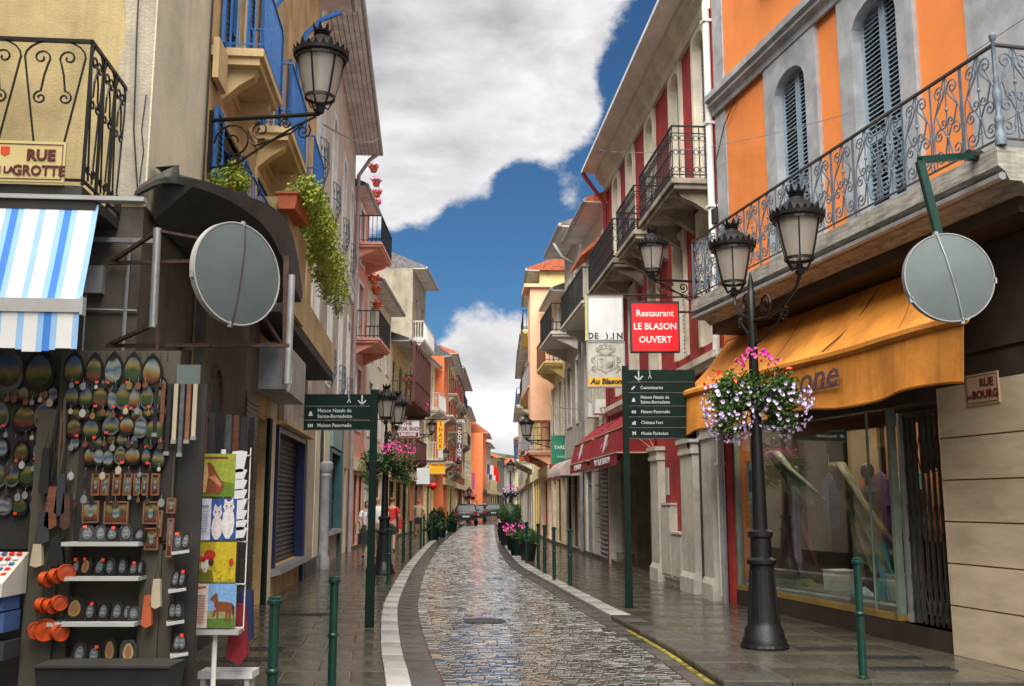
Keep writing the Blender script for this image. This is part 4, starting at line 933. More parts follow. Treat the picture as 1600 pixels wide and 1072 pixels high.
o_ = Vector(ma.location)
b = MB(); b.tube([at(1527,243,8.85)-o_, at(1437,250,8.5)-o_], .042, 4); b.build('upper_arm', M['green'], ma)
b = MB(); b.tube([at(1437,252,8.5)-o_, at(1466,366,8.5)-o_], .045, 4); b.build('lower_arm', M['green'], ma)
b = MB(); b.tube([at(1512,242,8.82)-o_, at(1532,244,8.85)-o_], .055, 8); b.build('clamp', M['black'], ma)

BB = Bld('shading_building_behind', 'pale yellow corner building across the side street behind the viewer', 'building', 'L', (-3.2,-14), (-3.9,2.2))  # out of view, added to keep the sun off the souvenir stand
BB.wall(M['yellow'], 12.5, 9, [(1+2.6*k,2+2.6*k,z0,z0+2) for k in range(6) for z0 in (4.6,8)], depth=.2)
for k in range(6):
    for z0 in (4.6,8): window(BB, 1+2.6*k, 2+2.6*k, z0, z0+2, M['white'], 'closed', M['shutterblue'], pitch=.1)
eave(BB, 0, BB.L, 12.45, .7, 9, M['soffit'], M['tile'])

# ------------------------------------------------------------------ ochre house with blue shutters
B4 = Bld('ochre_house', 'rough ochre house with bright blue shutters and blue balcony railings', 'building', 'L', (-3.531,10.93), (-4.45,21.5))
S = B4.S; r0 = B4.root
def hole(ya, yb, z0, z1): a, c = sorted((S(ya), S(yb))); return (a, c, z0, z1)
def bx(bld, ya, yb, o0, o1, z0, z1, nm_, m, par=None): b = MB(); b.box(bld.S(ya), bld.S(yb), o0, o1, z0, z1); return b.build(nm_, m, par or bld.root)
up = [(11.75,12.85,7.12,9.5),(14.3,15.5,7.12,9.5),(17.3,18.5,7.12,9.5)]; fl = [(11.6,12.9,4.9,6.25),(14.2,15.3,4.5,6.4),(17.0,18.0,4.5,6.4),(19.3,20.4,4.6,6.7)]
gr_ = [(14.45,16.1,0.0,2.9),(17.1,21.0,.5,2.82)]
B4.wall(M['ochre'], 13.2, 8, [hole(*h_) for h_ in up+fl+gr_], depth=.2)
for h_ in up+fl:
    a, c, z0, z1 = hole(*h_); window(B4, a, c, z0, z1, M['blue'], 'open' if h_ in up or h_[0] < 14 else 'closed', M['blue'], y=-.15, pitch=.075, openw=.42)
    b = MB(); 
    for q in ((a-.1,a,z0,z1),(c,c+.1,z0,z1),(a-.1,c+.1,z1,z1+.12)): b.box(q[0],q[1],-.05,.03,q[2],q[3])
    b.build('window_surround', M['ochres'], r0)
for (ya, yb, lo) in ((11.45,13.0,7.12),(14.0,15.9,7.12),(17.0,18.8,7.12)):
    a, c = S(yb), S(ya); bo = slab_(B4, a, c, .52, lo, M['ochres'], .2, 2)
    rl = railing(B4, a+.03, c-.03, .5, lo, lo+1.0, M['blue'], .10, 'bar', .009, .018); rl.parent = bo
for y_ in (13.4, 16.4):  # tall blue posts with a curved head between the balconies
    b = MB(); b.tube([(S(y_),.25,7.1),(S(y_),.25,9.4),(S(y_)-.1,.35,9.8),(S(y_)-.3,.6,10.2),(S(y_)-.5,.9,10.45)], .045, 6); b.tube([(S(y_),.25,8.6),(S(y_)-.15,.45,9.0),(S(y_)-.35,.65,9.9)], .03, 6); b.build('awning_post', M['blue'], r0)
b = MB(); b.box(0, B4.L, .002, .03, 6.78, 6.9); b.box(S(11.42), B4.L, .031, .10, 6.5, 7.0) ; b.build('ledge', M['ochres'], r0)
# first floor terrace: parapet, floor ledge
bt = bx(B4, 13.4, 21.3, .0, .55, 4.2, 4.36, 'terrace', M['dark']); bx(B4, 15.6, 21.3, .5, .56, 4.37, 4.95, 'parapet', M['ochres'], bt); bx(B4, 13.42, 13.55, .01, .6, 4.8, 5.85, 'end_parapet', M['yellow'], bt); bx(B4, 13.56, 15.6, .5, .6, 4.37, 5.75, 'parapet', M['yellow'], bt)
b = MB(); 
for k in range(10): b.tube([(S(11.2+.2*k),.42,4.75),(S(11.2+.2*k),.42,5.55)], .009, 4, False)
b.tube([(S(11.1),.42,5.55),(S(13.2),.42,5.55)], .018, 4); b.tube([(S(11.1),.42,4.95),(S(13.2),.42,4.95)], .012, 4); b.build('low_railing', M['blue'], bt)
eave(B4, 0, B4.L, 12.9, .75, 8, M['soffit'], M['tile'])
# ground floor shopfronts
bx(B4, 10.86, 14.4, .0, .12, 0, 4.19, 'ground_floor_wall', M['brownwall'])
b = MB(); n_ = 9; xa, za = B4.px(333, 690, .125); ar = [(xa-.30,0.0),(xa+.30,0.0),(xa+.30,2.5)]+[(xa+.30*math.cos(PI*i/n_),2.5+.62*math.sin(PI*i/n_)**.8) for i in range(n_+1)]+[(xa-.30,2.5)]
q = MB(); q.prism(ar, .121, .128, 'y'); q.build('dark_arch_panel', M['dark'], r0)  # flat dark panel painting the shade inside an arched opening
q = MB(); q.tube([(p[0]*1.0+(p[0]-xa)*.12, .13, p[1]+(.04 if p[1] > 2.4 else 0)) for p in ar[2:]], .035, 5); q.build('arch_moulding', M['rust'], r0)
a, c = S(14.4), S(13.45)
b.box(a, c, .125, .14, 0, 3.1); k = 0
while k < 43: b.box(a, c, .141, .152, .03+k*.07, .055+k*.07); k += 1
a, c = S(16.1), S(14.45)
b.box(a, c, -.16, -.14, 0, 2.9); k = 0
while k < 40: b.box(a, c, -.139, -.125, .03+k*.07, .055+k*.07); k += 1
b.build('roller_grille', mat('dark_mesh_grille', (.06,.058,.05,1), .35, .2, 60, metal=.5, bump=.5, bscale=70), r0)
bx(B4, 16.1, 16.35, .003, .06, 0, 2.95, 'dark_green_post', M['greendk']); bx(B4, 16.35, 17.0, .003, .02, 0, 4.1, 'beige_pier', M['sideface']); bx(B4, 14.4, 14.5, .003, .07, 0, 3.0, 'dark_green_post', M['greendk'])
def shutter_front(bld, ya, yb, z0, z1, frame, label='roller_shutter'):
    a, c = sorted((bld.S(ya), bld.S(yb))); b = MB(); z = z0+.03; b.box(a+.08, c-.08, -.16, -.13, z0, z1)
    while z < z1-.12: b.prism([(-.129,z),(-.10,z+.03),(-.129,z+.06)], a+.08, c-.08, 'x'); z += .085
    b.build(label, mat('slat_'+frame.name, (.075,.068,.058,1), .45, .25, 3, metal=.3, streak=.5), bld.root)
    b = MB(); b.box(a-.04, a+.08, -.1, .07, z0-.0, z1+.1); b.box(c-.08, c+.04, -.1, .07, z0, z1+.1); b.box(a+.08, c-.08, -.1, .07, z1, z1+.1); b.build('shopfront_frame', frame, bld.root)
    b = MB(); b.prism([(-.1,z0-.001),(.16,z0-.001),(.18,z0-.1),(0,z0-.14)], a-.05, c+.05, 'x'); b.build('shopfront_sill', M['zinc'], bld.root)
navy = mat('navy_paint', (.010,.018,.075,1), .35); teal = mat('teal_paint', (.035,.11,.13,1), .4)
shutter_front(B4, 17.1, 20.9, .5, 2.8, navy)
bx(B4, 20.95, 21.2, .003, .08, 0, 2.9, 'navy_post', navy)
bx(B4, 17.3, 21.0, .01, .10, 3.02, 3.75, 'blank_sign_board', mat('streaky_board', (.60,.56,.50,1), .5, .2, 2.5, streak=.5)); 
bx(B4, 17.0, 21.3, .003, .20, 2.93, 3.0, 'ledge', M['ochres'])
bx(B4, 14.5, 16.9, .04, .50, 3.25, 3.95, 'awning_box', M['zinc'])
cl = MB(); cl.tube([B4.W(S(14.4),.55,3.9), B4.W(S(14.4),.56,3.5), B4.W(S(14.42),.55,3.2)], [.02,.05,.02], 6); cl.tube([B4.W(S(14.3),.55,3.9), B4.W(S(14.25),.6,3.3)], [.02,.03], 6); tag(cl.build('tied_cloth', M['shirtw']), 'knotted white cloth hanging from the bracket by the awning box', 'cloth')
b = MB(); b.tube([B4.W(S(19.4),.1,3.28), B4.W(S(19.4),1.0,3.3)], .02, 6); b.build('bracket_arm', M['silver'])
o = bpy.data.objects['bracket_arm']; tag(o, 'short pale metal arm sticking out above the navy shopfront', 'bracket')

# ------------------------------------------------------------------ beige house
B5 = Bld('beige_house', 'long beige house with arched windows, white band and boarded eaves', 'building', 'L', (-4.45,21.5), (-5.5,33.5))
S = B5.S; r0 = B5.root
ups = [(22.0,23.0),(25.3,26.3),(28.6,29.6),(31.6,32.6)]
hs_ = [hole(a, c, 9.05, 11.95) for a, c in ups]+[hole(a, c, 4.6, 7.5) for a, c in ups]
gh = [hole(26.9,29.8,.8,2.95), hole(30.4,31.4,.0,2.8), hole(32.0,33.0,0,2.7)]
B5.wall(M['beige'], 13.9, 8, hs_+gh, depth=.22)
wcol = mat('pale_blue_grey_frame', (.38,.42,.46,1), .5)
for (a, c, z0, z1) in hs_:
    surround(B5, a+.06, c-.06, z0, z1-.05, .14, .36, M['white'], .04, .2)
    window(B5, a+.06, c-.06, z0, z1-.05, wcol, 'closed', wcol, y=-.16, pitch=.1)
    b = MB(); am, cm_ = a+.02, c-.02; n = 7
    for k in range(n+1):
        x = lerp(am,cm_,k/n); yy = .05+.14*math.sin(PI*k/n); b.tube([(x,.05+.14*math.sin(PI*k/n)*.3,z0+.02),(x,yy+.03,z0+.35),(x,yy,z0+.95)], .011, 4, False)
    for zz_ in (.03,.5,.95): b.tube([(lerp(am,cm_,k/n),.05+(.14 if zz_ > .1 else .05)*math.sin(PI*k/n),z0+zz_) for k in range(n+1)], .014, 4)
    for k in range(n): 
        xm = lerp(am,cm_,(k+.5)/n); b.tube([(xm+.05*math.cos(q),.05+.14*math.sin(PI*(k+.5)/n),z0+.72+.07*math.sin(q)) for q in [2*PI*i/6 for i in range(7)]], .008, 3, False)
    b.build('window_railing', M['ironblue'], r0)
b = MB(); b.prism([(.003,8.3),(.05,8.3),(.07,8.42),(.07,8.62),(.12,8.68),(.12,8.74),(.003,8.76)], 0, B5.L, 'x'); b.build('white_band', M['white'], r0)
bx(B5, 21.5, 21.75, .003, .05, 3.2, 13.8, 'quoin_strip', M['white'])
b = MB(); b.tube([(.12,.12,0),(.12,.12,12.9),(.12,.5,13.5),(.12,.75,13.7)], .07, 8)
for z in (3,6.2,9.4,12): b.tube([(.12,.12,z),(.12,.12,z+.08)], .085, 8)
b.build('downpipe', mat('lilac_grey_pipe', (.36,.31,.33,1), .5, .1, 3), r0, True)
eave(B5, 0, B5.L, 13.72, .85, 8, M['soffit'], M['slate'], 1.2)
b = MB()
for k in range(6): b.box(0, B5.L, .05+.135*k, .05+.135*k+.012, 13.685, 13.69)
b.build('board_joint', M['dark'], r0)
# ground floor of the beige house
shutter_front(B5, 26.9, 29.8, .85, 2.95, teal)
bx(B5, 29.85, 30.3, .003, .10, 0, 3.9, 'teal_post', teal); bx(B5, 26.9, 29.8, .003, .09, 3.1, 3.95, 'teal_fascia', mat('pale_teal', (.22,.36,.38,1), .5))
bx(B5, 30.4, 31.4, -.2, -.15, 0, 2.8, 'door', M['wood']); bx(B5, 32.0, 33.0, -.2, -.15, 0, 2.7, 'door', mat('yellow_door_paint', (.5,.33,.03,1), .5))
b = MB(); yc = S(24.6); b.lathe([(.17,0),(.17,.25),(.12,.35),(.115,2.2),(.14,2.25),(.12,2.3),(.19,2.42),(.19,2.55),(.13,2.6)], 12, (yc,.13,0)); b.build('column', M['greystone'], r0, True)
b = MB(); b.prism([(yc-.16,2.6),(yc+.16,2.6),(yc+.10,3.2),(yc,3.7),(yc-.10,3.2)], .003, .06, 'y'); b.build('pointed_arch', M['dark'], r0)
bx(B5, 23.3, 24.2, .003, .03, 0, 3.9, 'beige_pier', M['sideface']); bx(B5, 25.2, 26.6, .003, .03, 0, 3.9, 'beige_pier', M['sideface']); bx(B5, 21.5, 26.8, .031, .09, 0, .35, 'plinth', M['greyk'])

# ------------------------------------------------------------------ houses farther down the street
paint('pinkr', 226,160,140, var=.1); paint('lcream', 228,214,175, var=.1, streak=.2); paint('lyellow', 232,210,140, var=.1, streak=.15); paint('lwhite', 222,216,204, var=.08, streak=.25); paint('orr', 225,120,75, var=.06); paint('brightor', 245,140,90, var=.05)
paint('brownr', 150,80,60, var=.1); paint('gablegrey', 150,140,122, var=.18, scale=1.2, streak=.5); paint('salmon', 228,178,145, var=.06); paint('shut_y', 236,220,150); paint('shut_r', 140,50,40); paint('shut_w', 215,212,205); paint('shut_g', 90,110,90); paint('timber', 95,55,52); paint('greyr', 185,180,172, streak=.3); paint('sblue', 60,90,140); paint('shut_br', 110,70,45)
def house(name, label, side, p0, p1, h, wallm, rows, cols, ww=.9, shm='shut_w', over=.6, roofm='slate', sh='closed', bal=(), balm='offw', railm='iron', shop='lcream', D=7, rise=1.5, surr=None, shopcols=3, sho='dark', gable=False, e0=0, balp=.6, fascia=None, fz=3.1):
    b_ = Bld(name, label, 'building', side, p0, p1); L_ = b_.L; hs2 = []
    for (z0, z1) in rows:
        for k in range(cols):
            cx = L_*(k+.5)/cols; hs2.append((cx-ww/2, cx+ww/2, z0, z1))
    sh2 = []
    for k in range(shopcols): cx = L_*(k+.5)/shopcols; w2 = L_/shopcols*.36; sh2.append((cx-w2, cx+w2, .12 if k % 2 else 0.02, 2.55))
    b_.wall(M[wallm], h, D, hs2+sh2, depth=.18)
    for (a, c, z0, z1) in hs2:
        window(b_, a, c, z0, z1, M['white'], sh, M[shm], y=-.13, pitch=.12, panes=3)
        if surr:
            q = MB()
            for u_ in ((a-.12,a,z0,z1),(c,c+.12,z0,z1),(a-.12,c+.12,z1,z1+.14),(a-.15,c+.15,z0-.12,z0)): q.box(u_[0],u_[1],-.04,.04,u_[2],u_[3])
            q.build('window_surround', M[surr], b_.root)
    for i, (a, c, z0, z1) in enumerate(sh2):
        q = MB(); q.box(a, c, -.17, -.14, z0, z1); q.box(a, a+.06, -.14, -.06, z0, z1); q.box(c-.06, c, -.14, -.06, z0, z1); q.box((a+c)/2-.03, (a+c)/2+.03, -.139, -.07, z0, z1); q.box(a+.06, c-.06, -.14, -.07, z1-.4, z1-.34)
        q.build('shopfront', M[sho] if i % 2 == 0 else M['wood'], b_.root)
    q = MB(); q.box(0, L_, .003, .12, 2.7, fz); q.build('shop_fascia', M[fascia or shop], b_.root)
    q = MB(); q.box(0, L_, .003, .05, 0, .12); q.build('plinth', M['greyk'], b_.root)
    if h: eave(b_, -e0, L_+e0, h-.02, over*.62, D, M['soffit'], M[roofm], rise)
    for (f0, f1, z, *st) in bal:
        bo = slab_(b_, L_*f0, L_*f1, balp, z, M[balm], .16, 2); rl = railing(b_, L_*f0+.03, L_*f1-.03, balp-.03, z, z+.95, M[railm], .16, 'bar', .014, .025); rl.parent = bo
    return b_
R4 = [(4.2,6.2),(7.2,9.2)]
HL1 = house('pink_house', 'narrow pink house with red flower pots on its balconies next to the beige house', 'L', (-5.5,33.5), (-5.52,37.2), 12.6, 'pinkr', [(4.2,6.3),(7.3,9.4),(10.2,12.2)], 1, 1.1, bal=[(.1,.95,7.2),(.1,.95,10.6)], balm='pinkr', balp=.95, shm='shut_w', surr='white')
HL2 = house('white_house', 'white house with yellow shutters on the left side of the street', 'L', (-5.52,37.2), (-5.5,44.5), 10.0, 'lwhite', R4, 3, .95, 'shut_y', surr='white', over=.9, roofm='slate', sho='lwhite')
HL3 = house('timbered_house', 'brown house with dark timber galleries and flower boxes', 'L', (-5.5,44.5), (-5.35,51.5), 8.9, 'lcream', [(3.6,5.4),(6.3,8.1)], 3, 1.0, 'shut_br', over=1.3, roofm='slate', bal=[(.03,.97,6.1),(.25,.9,3.5)], balm='timber', railm='timber', balp=1.15, fascia='wood')
q = MB(); L_ = HL3.L
for k in range(8): x = lerp(.15,L_-.15,k/7); q.box(x-.07,x+.07,1.0,1.12,6.1,8.85)
for z in (6.6,8.7): q.box(.1,L_-.1,1.0,1.1,z,z+.12)
q.build('gallery_frame', M['timber'], HL3.root)
q = MB(); q.box(.1,L_-.1,1.06,1.10,6.15,7.0); q.build('gallery_boards', M['timber'], HL3.root)
HL4 = house('tall_grey_gable_house', 'tall house with a plain grey gable rising above the timber galleries', 'L', (-5.3,51.8), (-5.1,57.5), 14.0, 'gablegrey', [(4.2,6.2),(7.2,9.4),(10.4,12.6)], 2, 1.0, 'pinkr', over=1.1, bal=[(.05,.95,10.2)], balm='white', railm='white', D=9, rise=2.2, sho='orr')
HL5 = house('cream_house', 'cream house with white balconies between the grey gable and the orange house', 'L', (-5.1,57.5), (-4.8,61.5), 9.9, 'lcream', R4, 2, .9, 'shut_w', bal=[(.1,.9,7.0),(.1,.9,4.1)], balm='white', railm='white', sho='lyellow', balp=.8)
HL6 = house('orange_gabled_house', 'orange house with slate roof and tall chimney beside the hotel', 'L', (-4.25,61.6), (-4.3,66.5), 10.7, 'orr', [(4.2,6.3),(7.2,9.4)], 2, .9, 'shut_r', bal=[(.1,.95,7.0),(.1,.95,4.1)], balm='offw', railm='shut_r', D=6, rise=2.4, sho='lcream')
q = MB(); q.box(1.2,3.4,-4.6,-3.4,11.5,14.1); q.box(1.1,3.5,-4.7,-3.3,14.1,14.3); q.build('chimney', M['greyr'], HL6.root)
q = MB(); q.box(4.9,5.0,-3.6,-2.2,8.2,10.0); q.build('gable_window', M['zinc'], HL6.root)
HL7 = house('donjon_hotel', 'cream and brown hotel building with red balconies and projecting hotel sign', 'L', (-4.3,66.5), (-4.45,78), 11.6, 'lcream', [(3.9,5.7),(6.5,8.3),(9.0,10.8)], 4, 1.0, 'shut_r', bal=[(.02,.45,8.9),(.5,.97,8.9),(.02,.97,6.3),(.1,.9,3.7)], balm='offw', railm='shut_r', over=.9, roofm='tile', surr='brownr', sho='lyellow')
HL8 = house('brown_house', 'brown fronted house with curved slate roof beyond the hotel', 'L', (-4.45,78), (-4.5,95), 12.2, 'brownr', [(3.9,5.9),(6.9,8.9),(9.6,11.4)], 5, 1.0, 'shut_w', bal=[(.05,.45,6.7),(.5,.9,9.4)], balm='greyr', over=1.0, surr='lcream', sho='lcream')
HL9 = house('grey_blue_house', 'cream house with blue shutters far down the left side', 'L', (-4.5,95), (-4.6,112), 10.6, 'lcream', [(3.9,5.9),(6.9,8.9)], 5, 1.0, 'sblue', over=.8, roofm='slate', sho='lwhite')
HL10 = house('bright_orange_house', 'bright orange house facing up the street in the distance', 'L', (-3.3,112.5), (-3.2,124), 9.4, 'brightor', [(4.2,6.0),(7.0,8.8)], 4, .9, 'shut_w', roofm='tile', over=1.0, D=3.0, fascia='sblue')
ky = 124; xp = -3.2
for i, (wl, nm_, lab, hh, rm, x1) in enumerate([('greyr','grey_house','small grey house with terracotta roof past the bright orange house',8.8,'tile',-2.9),('lcream','cream_house','low cream house in the distance below the flag',7.6,'slate',-2.2),('gablegrey','brown_grey_house','brownish house with slate roof far down the street',8.2,'tile',-1.2),('lwhite','white_house','white house where the street ends',7.2,'slate',.4)]):
    house(nm_, lab, 'L', (xp,ky), (x1,ky+11), hh, wl, R4[:1]+[(6.6,hh-.5)] if hh < 8.5 else R4, 3, 1.0, ['shut_w','shut_r','sblue','shut_g'][i], roofm=rm, over=.9, D=8); ky += 11.3; xp = x1
house('far_yellow_house', 'pale yellow house closing the end of the street', 'L', (.5,168), (9,178), 7.5, 'lcream', R4, 4, 1.0, 'shut_w', roofm='tile')
# right side
HR1 = house('white_corner_house', 'white house with terracotta tiled roof and iron balcony next to the red hotel', 'R', (2.69,27.0), (2.30,31.6), 10.0, 'lwhite', [(4.6,6.6),(7.4,9.2)], 2, .9, 'shut_w', bal=[(.02,.98,7.15)], over=.95, roofm='tile', balp=.75, sho='zinc', surr='offw', fascia='lwhite')
q = MB(); L_ = HR1.L
q.prism([(.02,9.0),(.75,8.4),(.75,8.5),(.02,9.15)], .02, L_*.5, 'x'); q.build('small_tiled_roof', M['tile'], HR1.root)
q = MB(); q.tube([(L_,.95,9.95),(L_-.1,.7,9.5),(L_-.1,.15,9.2),(L_-.1,.12,.1)], .055, 8); q.build('downpipe', M['zinc'], HR1.root, True)
q = MB(); z = .05
while z < 2.6: q.prism([(.02,z),(.06,z+.05),(.02,z+.1)], .3, 1.7, 'x'); z += .13
q.build('roller_shutter', mat('pale_roller_shutter', (.33,.34,.37,1), .45, .1, 3, metal=.3), HR1.root)
z = .1; k = 0
while z < 2.7: 
    q = MB(); q.box(1.75,2.5,.003,.05,z,z+.37); q.build('stone_block', M['white'], HR1.root); z += .4
for xx in (.9, 2.1):
    q = MB(); q.box(xx-.3, xx+.3, .003, .32, 4.05, 4.45); q.build('air_conditioner', M['white'], HR1.root)
HR2 = house('white_house', 'white plastered house with grey roof and curved balcony on the right', 'R', (2.30,31.6), (1.95,36.0), 10.6, 'greyr', [(4.3,6.3),(7.3,9.3)], 2, .9, 'shut_w', bal=[(.2,.98,7.2)], over=1.1, roofm='slate', balp=.95, surr='lwhite', fascia='sblue')
HR3 = house('cream_shuttered_house', 'cream house with white louvred shutters and brown balcony box on the right', 'R', (1.95,36.0), (1.62,40.2), 9.4, 'lcream', [(4.0,6.1),(7.0,9.0)], 2, .95, 'shut_w', sh='open', over=.7, bal=[(.15,.85,6.8)], balm='lyellow', railm='shut_br', balp=.7, sho='lwhite', fascia='shut_br')
HR4 = house('salmon_house', 'salmon house with projecting bay and curved balconies on the right', 'R', (1.60,40.3), (1.32,46.5), 8.7, 'salmon', [(4.2,6.2)], 3, .9, 'shut_w', over=.5, bal=[(.1,.9,6.4),(.1,.9,3.7)], balm='salmon', railm='zinc', balp=.9, sho='shut_w')
q = MB(); q.box(.05,1.6,.003,.85,4.9,10.4); q.box(-.1,1.8,.002,1.1,10.41,10.55); q.build('bay', M['salmon'], HR4.root)
HR5 = house('yellow_house', 'bright yellow house rising above the salmon bay', 'R', (1.32,46.6), (1.2,55), 12.6, 'lyellow', [(4.2,6.2),(7.2,9.2),(9.9,11.8)], 3, .95, 'greyr', over=.95, bal=[(.05,.6,9.8),(.05,.95,7.0)], balm='lyellow', balp=.8, roofm='tile', e0=.3)
HR6 = house('cream_house', 'cream house with blue railed balcony past the yellow house', 'R', (1.15,55.2), (1.0,66), 11.0, 'lwhite', [(4.2,6.2),(7.2,9.2)], 4, .95, 'sblue', over=1.0, bal=[(.02,.4,7.0),(.1,.9,4.0)], railm='sblue', balm='lwhite', balp=.9)
HR7 = house('white_house', 'white house with slate roof far down on the right', 'R', (1.0,66.2), (.9,82), 11.8, 'lwhite', [(4.2,6.2),(7.2,9.2)], 5, .95, 'shut_g', over=.9)
HR8 = house('pale_grey_house', 'pale grey house at the far right end of the street', 'R', (.9,82.3), (.7,110), 10.4, 'greyr', [(4.2,6.2),(7.2,9.2)], 8, .95, 'shut_w', over=.8, sho='lcream')
house('beige_end_house', 'beige house last on the right before the bend', 'R', (.75,110.5), (.9,150), 8.6, 'lcream', [(4.0,6.0)], 8, .95, 'shut_r', over=.8, roofm='tile')
# small awning shells and shop signs on the right
b = MB()
for k in range(2):
    y0 = 31.9+k*1.9; 
    t_ = thing('shell_awning', ['nearer','farther'][k]+' small cream shell awning beside the roller shutter', 'awning', (HR2.o.x,HR2.o.y,0), HR2.ang); q = MB(); n = 8; a, c = HR2.S(y0), HR2.S(y0+1.7)
    for i in range(n):
        a0_, a1_ = PI/2*i/n, PI/2*(i+1)/n
        q.quad((a,.75*math.sin(a0_),2.45+.6*math.cos(a0_)),(c,.75*math.sin(a0_),2.45+.6*math.cos(a0_)),(c,.75*math.sin(a1_),2.45+.6*math.cos(a1_)),(a,.75*math.sin(a1_),2.45+.6*math.cos(a1_)))
    for x in (a, c): q.add([(x,.75*math.sin(PI/2*i/n),2.45+.6*math.cos(PI/2*i/n)) for i in range(n+1)]+[(x,.02,2.45)], [tuple(range(n+2))])
    q.build('hood', mat('cream_pink_canvas', (.50,.40,.37,1), .8), t_, True)
    q = MB(); q.box(a, c, .74, .76, 2.33, 2.45); q.build('fringe', mat('wine_fringe', (.2,.05,.06,1), .8), t_)
sgn = thing('green_shop_sign', 'green shop sign with red base projecting on the right side', 'shop sign', (0,0,0)); P = at(879,703,36.3)
b = MB(); b.cbox(P, .82, .16, 1.05); b.build('board', mat('mid_green', (.03,.25,.16,1), .4), sgn)
b = MB(); b.cbox(P+Vector((0,0,-.58)), .82, .18, .1); b.build('base', M['signred'], sgn)
b = MB(); b.cbox(P+Vector((.5,0,.2)), .25, .04, .04); b.build('bracket', M['iron'], sgn)
text('TARDIN', .17, M['wtext'], sgn, P+Vector((0,-.085,.08)), FRONT, bold=.004); text('MAISON', .11, M['wtext'], sgn, P+Vector((0,-.085,-.25)), FRONT)
# ------------------------------------------------------------------ lamps
def lantern_parts(par, x=0, y=0, z=0, s=1.0, n=16, simple=False):
    """iron lantern with crown, dome, frosted glass: origin at the bottom knob; height 1.03*s"""
    c = (x, y, z); P = lambda pr: [(r*s, q*s) for r, q in pr]
    b = MB(); b.lathe(P([(.02,0),(.045,.01),(.055,.04),(.03,.08),(.035,.12)]), n, c)
    b.lathe(P([(.150,.165),(.165,.165),(.165,.20),(.150,.20),(.150,.165)]), n, c, cap=False)
    k_ = 6
    for k in range(k_):
        a = 2*PI*k/k_+.3; ca, sa = math.cos(a), math.sin(a)
        b.tube([(x+s*ca*r, y+s*sa*r, z+s*q) for r, q in ((.03,.09),(.09,.06),(.12,.12),(.155,.18),(.205,.38),(.255,.62))], .011*s, 4)
    b.lathe(P([(.255,.60),(.275,.60),(.275,.64),(.255,.64),(.255,.60)]), n, c, cap=False)
    f = b.build('lantern', M['iron'], par)
    g_ = MB(); g_.lathe(P([(.145,.20),(.19,.38),(.245,.61)]), n, c, cap=False); g_.build('glass', M['frost'], f, True)
    g_ = MB(); g_.lathe(P([(.03,.28),(.045,.36),(.045,.44),(.02,.52),(.02,.62)]), 8, c); g_.build('bulb', M['signw'], f, True)
    g_ = MB(); g_.lathe(P([(.25,.62),(.30,.645),(.305,.68),(.28,.70),(.25,.74),(.17,.80),(.11,.85),(.075,.89),(.09,.905),(.07,.92)]), n, c); g_.build('hood', M['iron'], f, True)
    g_ = MB()
    if not simple:
        for k in range(24):
            a = 2*PI*k/24; ca, sa = math.cos(a), math.sin(a); h = (.10 if k % 4 == 0 else .06)*s; r = .295*s
            t = Vector((-sa, ca, 0))*.034*s; o_ = Vector((x+ca*r, y+sa*r, z+.67*s))
            g_.add([o_-t, o_+t, o_+t*.5+Vector((ca*.012*s,sa*.012*s,h*.7)), o_+Vector((ca*.02*s,sa*.02*s,h)), o_-t*.5+Vector((ca*.012*s,sa*.012*s,h*.7)), o_-t-Vector((ca,sa,0))*.012*s, o_+t-Vector((ca,sa,0))*.012*s], [(0,1,2,3,4),(5,6,2,4)])
    for k in range(8):
        a = 2*PI*k/8; ca, sa = math.cos(a), math.sin(a); r = .085*s; t = Vector((-sa, ca, 0))*.03*s; o_ = Vector((x+ca*r, y+sa*r, z+.93*s))
        g_.add([o_-t, o_+t, o_+t*.6+Vector((ca*.02*s,sa*.02*s,.05*s)), o_+Vector((ca*.03*s,sa*.03*s,.10*s)), o_-t*.6+Vector((ca*.02*s,sa*.02*s,.05*s))], [(0,1,2,3,4)])
    g_.lathe(P([(.07,.92),(.088,.93),(.088,.955),(.05,.96)]), 10, c)
    g_.build('crown', M['iron'], f)
    return f
def arm_scroll(b, p, q, drop, r=.014):
    """scrolled bracket under the arm p-q"""
    p, q = Vector(p), Vector(q); d = q-p; L_ = d.length; d.normalize(); zz = Vector((0,0,1)); T = lambda l: [p+d*a+zz*c for a, c in l]
    b.tube([p, q], .024, 8)
    b.tube(T([(.02,-drop*1.05),(L_*.25,-drop*1.0),(L_*.55,-drop*.55),(L_*.8,-drop*.22),(L_*.97,-.03)]), r, 5)
    b.tube(T(spiral(L_*.22,-drop*.52,drop*.10,drop*.44,0,1.5,22)), r*.85, 5); b.tube(T(spiral(L_*.47,-drop*.28,drop*.04,drop*.22,2,1.5,16)), r*.8, 5)
    b.tube(T(spiral(L_*.70,-drop*.18,drop*.03,drop*.14,1,1.4,14)), r*.75, 5); b.tube(T(spiral(L_*.86,-drop*.36,drop*.03,drop*.17,4,1.5,14)), r*.75, 5)
    b.tube(T([(L_*.86,-drop*.2),(L_*.75,-drop*.38),(L_*.6,-drop*.5),(L_*.42,-drop*.62),(L_*.36,-drop*.5)]), r*.8, 5)
def wall_lamp(name, label, wallp, tip, s, drop, cat='wall lamp'):
    wallp = Vector(wallp); wallp.z = tip[2]+.02
    t = thing(name, label, cat, tip); o = Vector(tip); b = MB(); w_ = Vector(wallp)-o
    arm_scroll(b, w_, Vector((0,0,0)), drop); b.tube([w_+Vector((0,0,.12)), w_+Vector((0,0,-drop*1.15))], .028, 6); b.build('bracket', M['iron'], t)
    lantern_parts(t, 0, 0, .0, s, 18); return t
ptip = at(499, 178, 10.8); B4w = Vector((-2.58-.087*11.05+.02, 11.05, ptip.z))
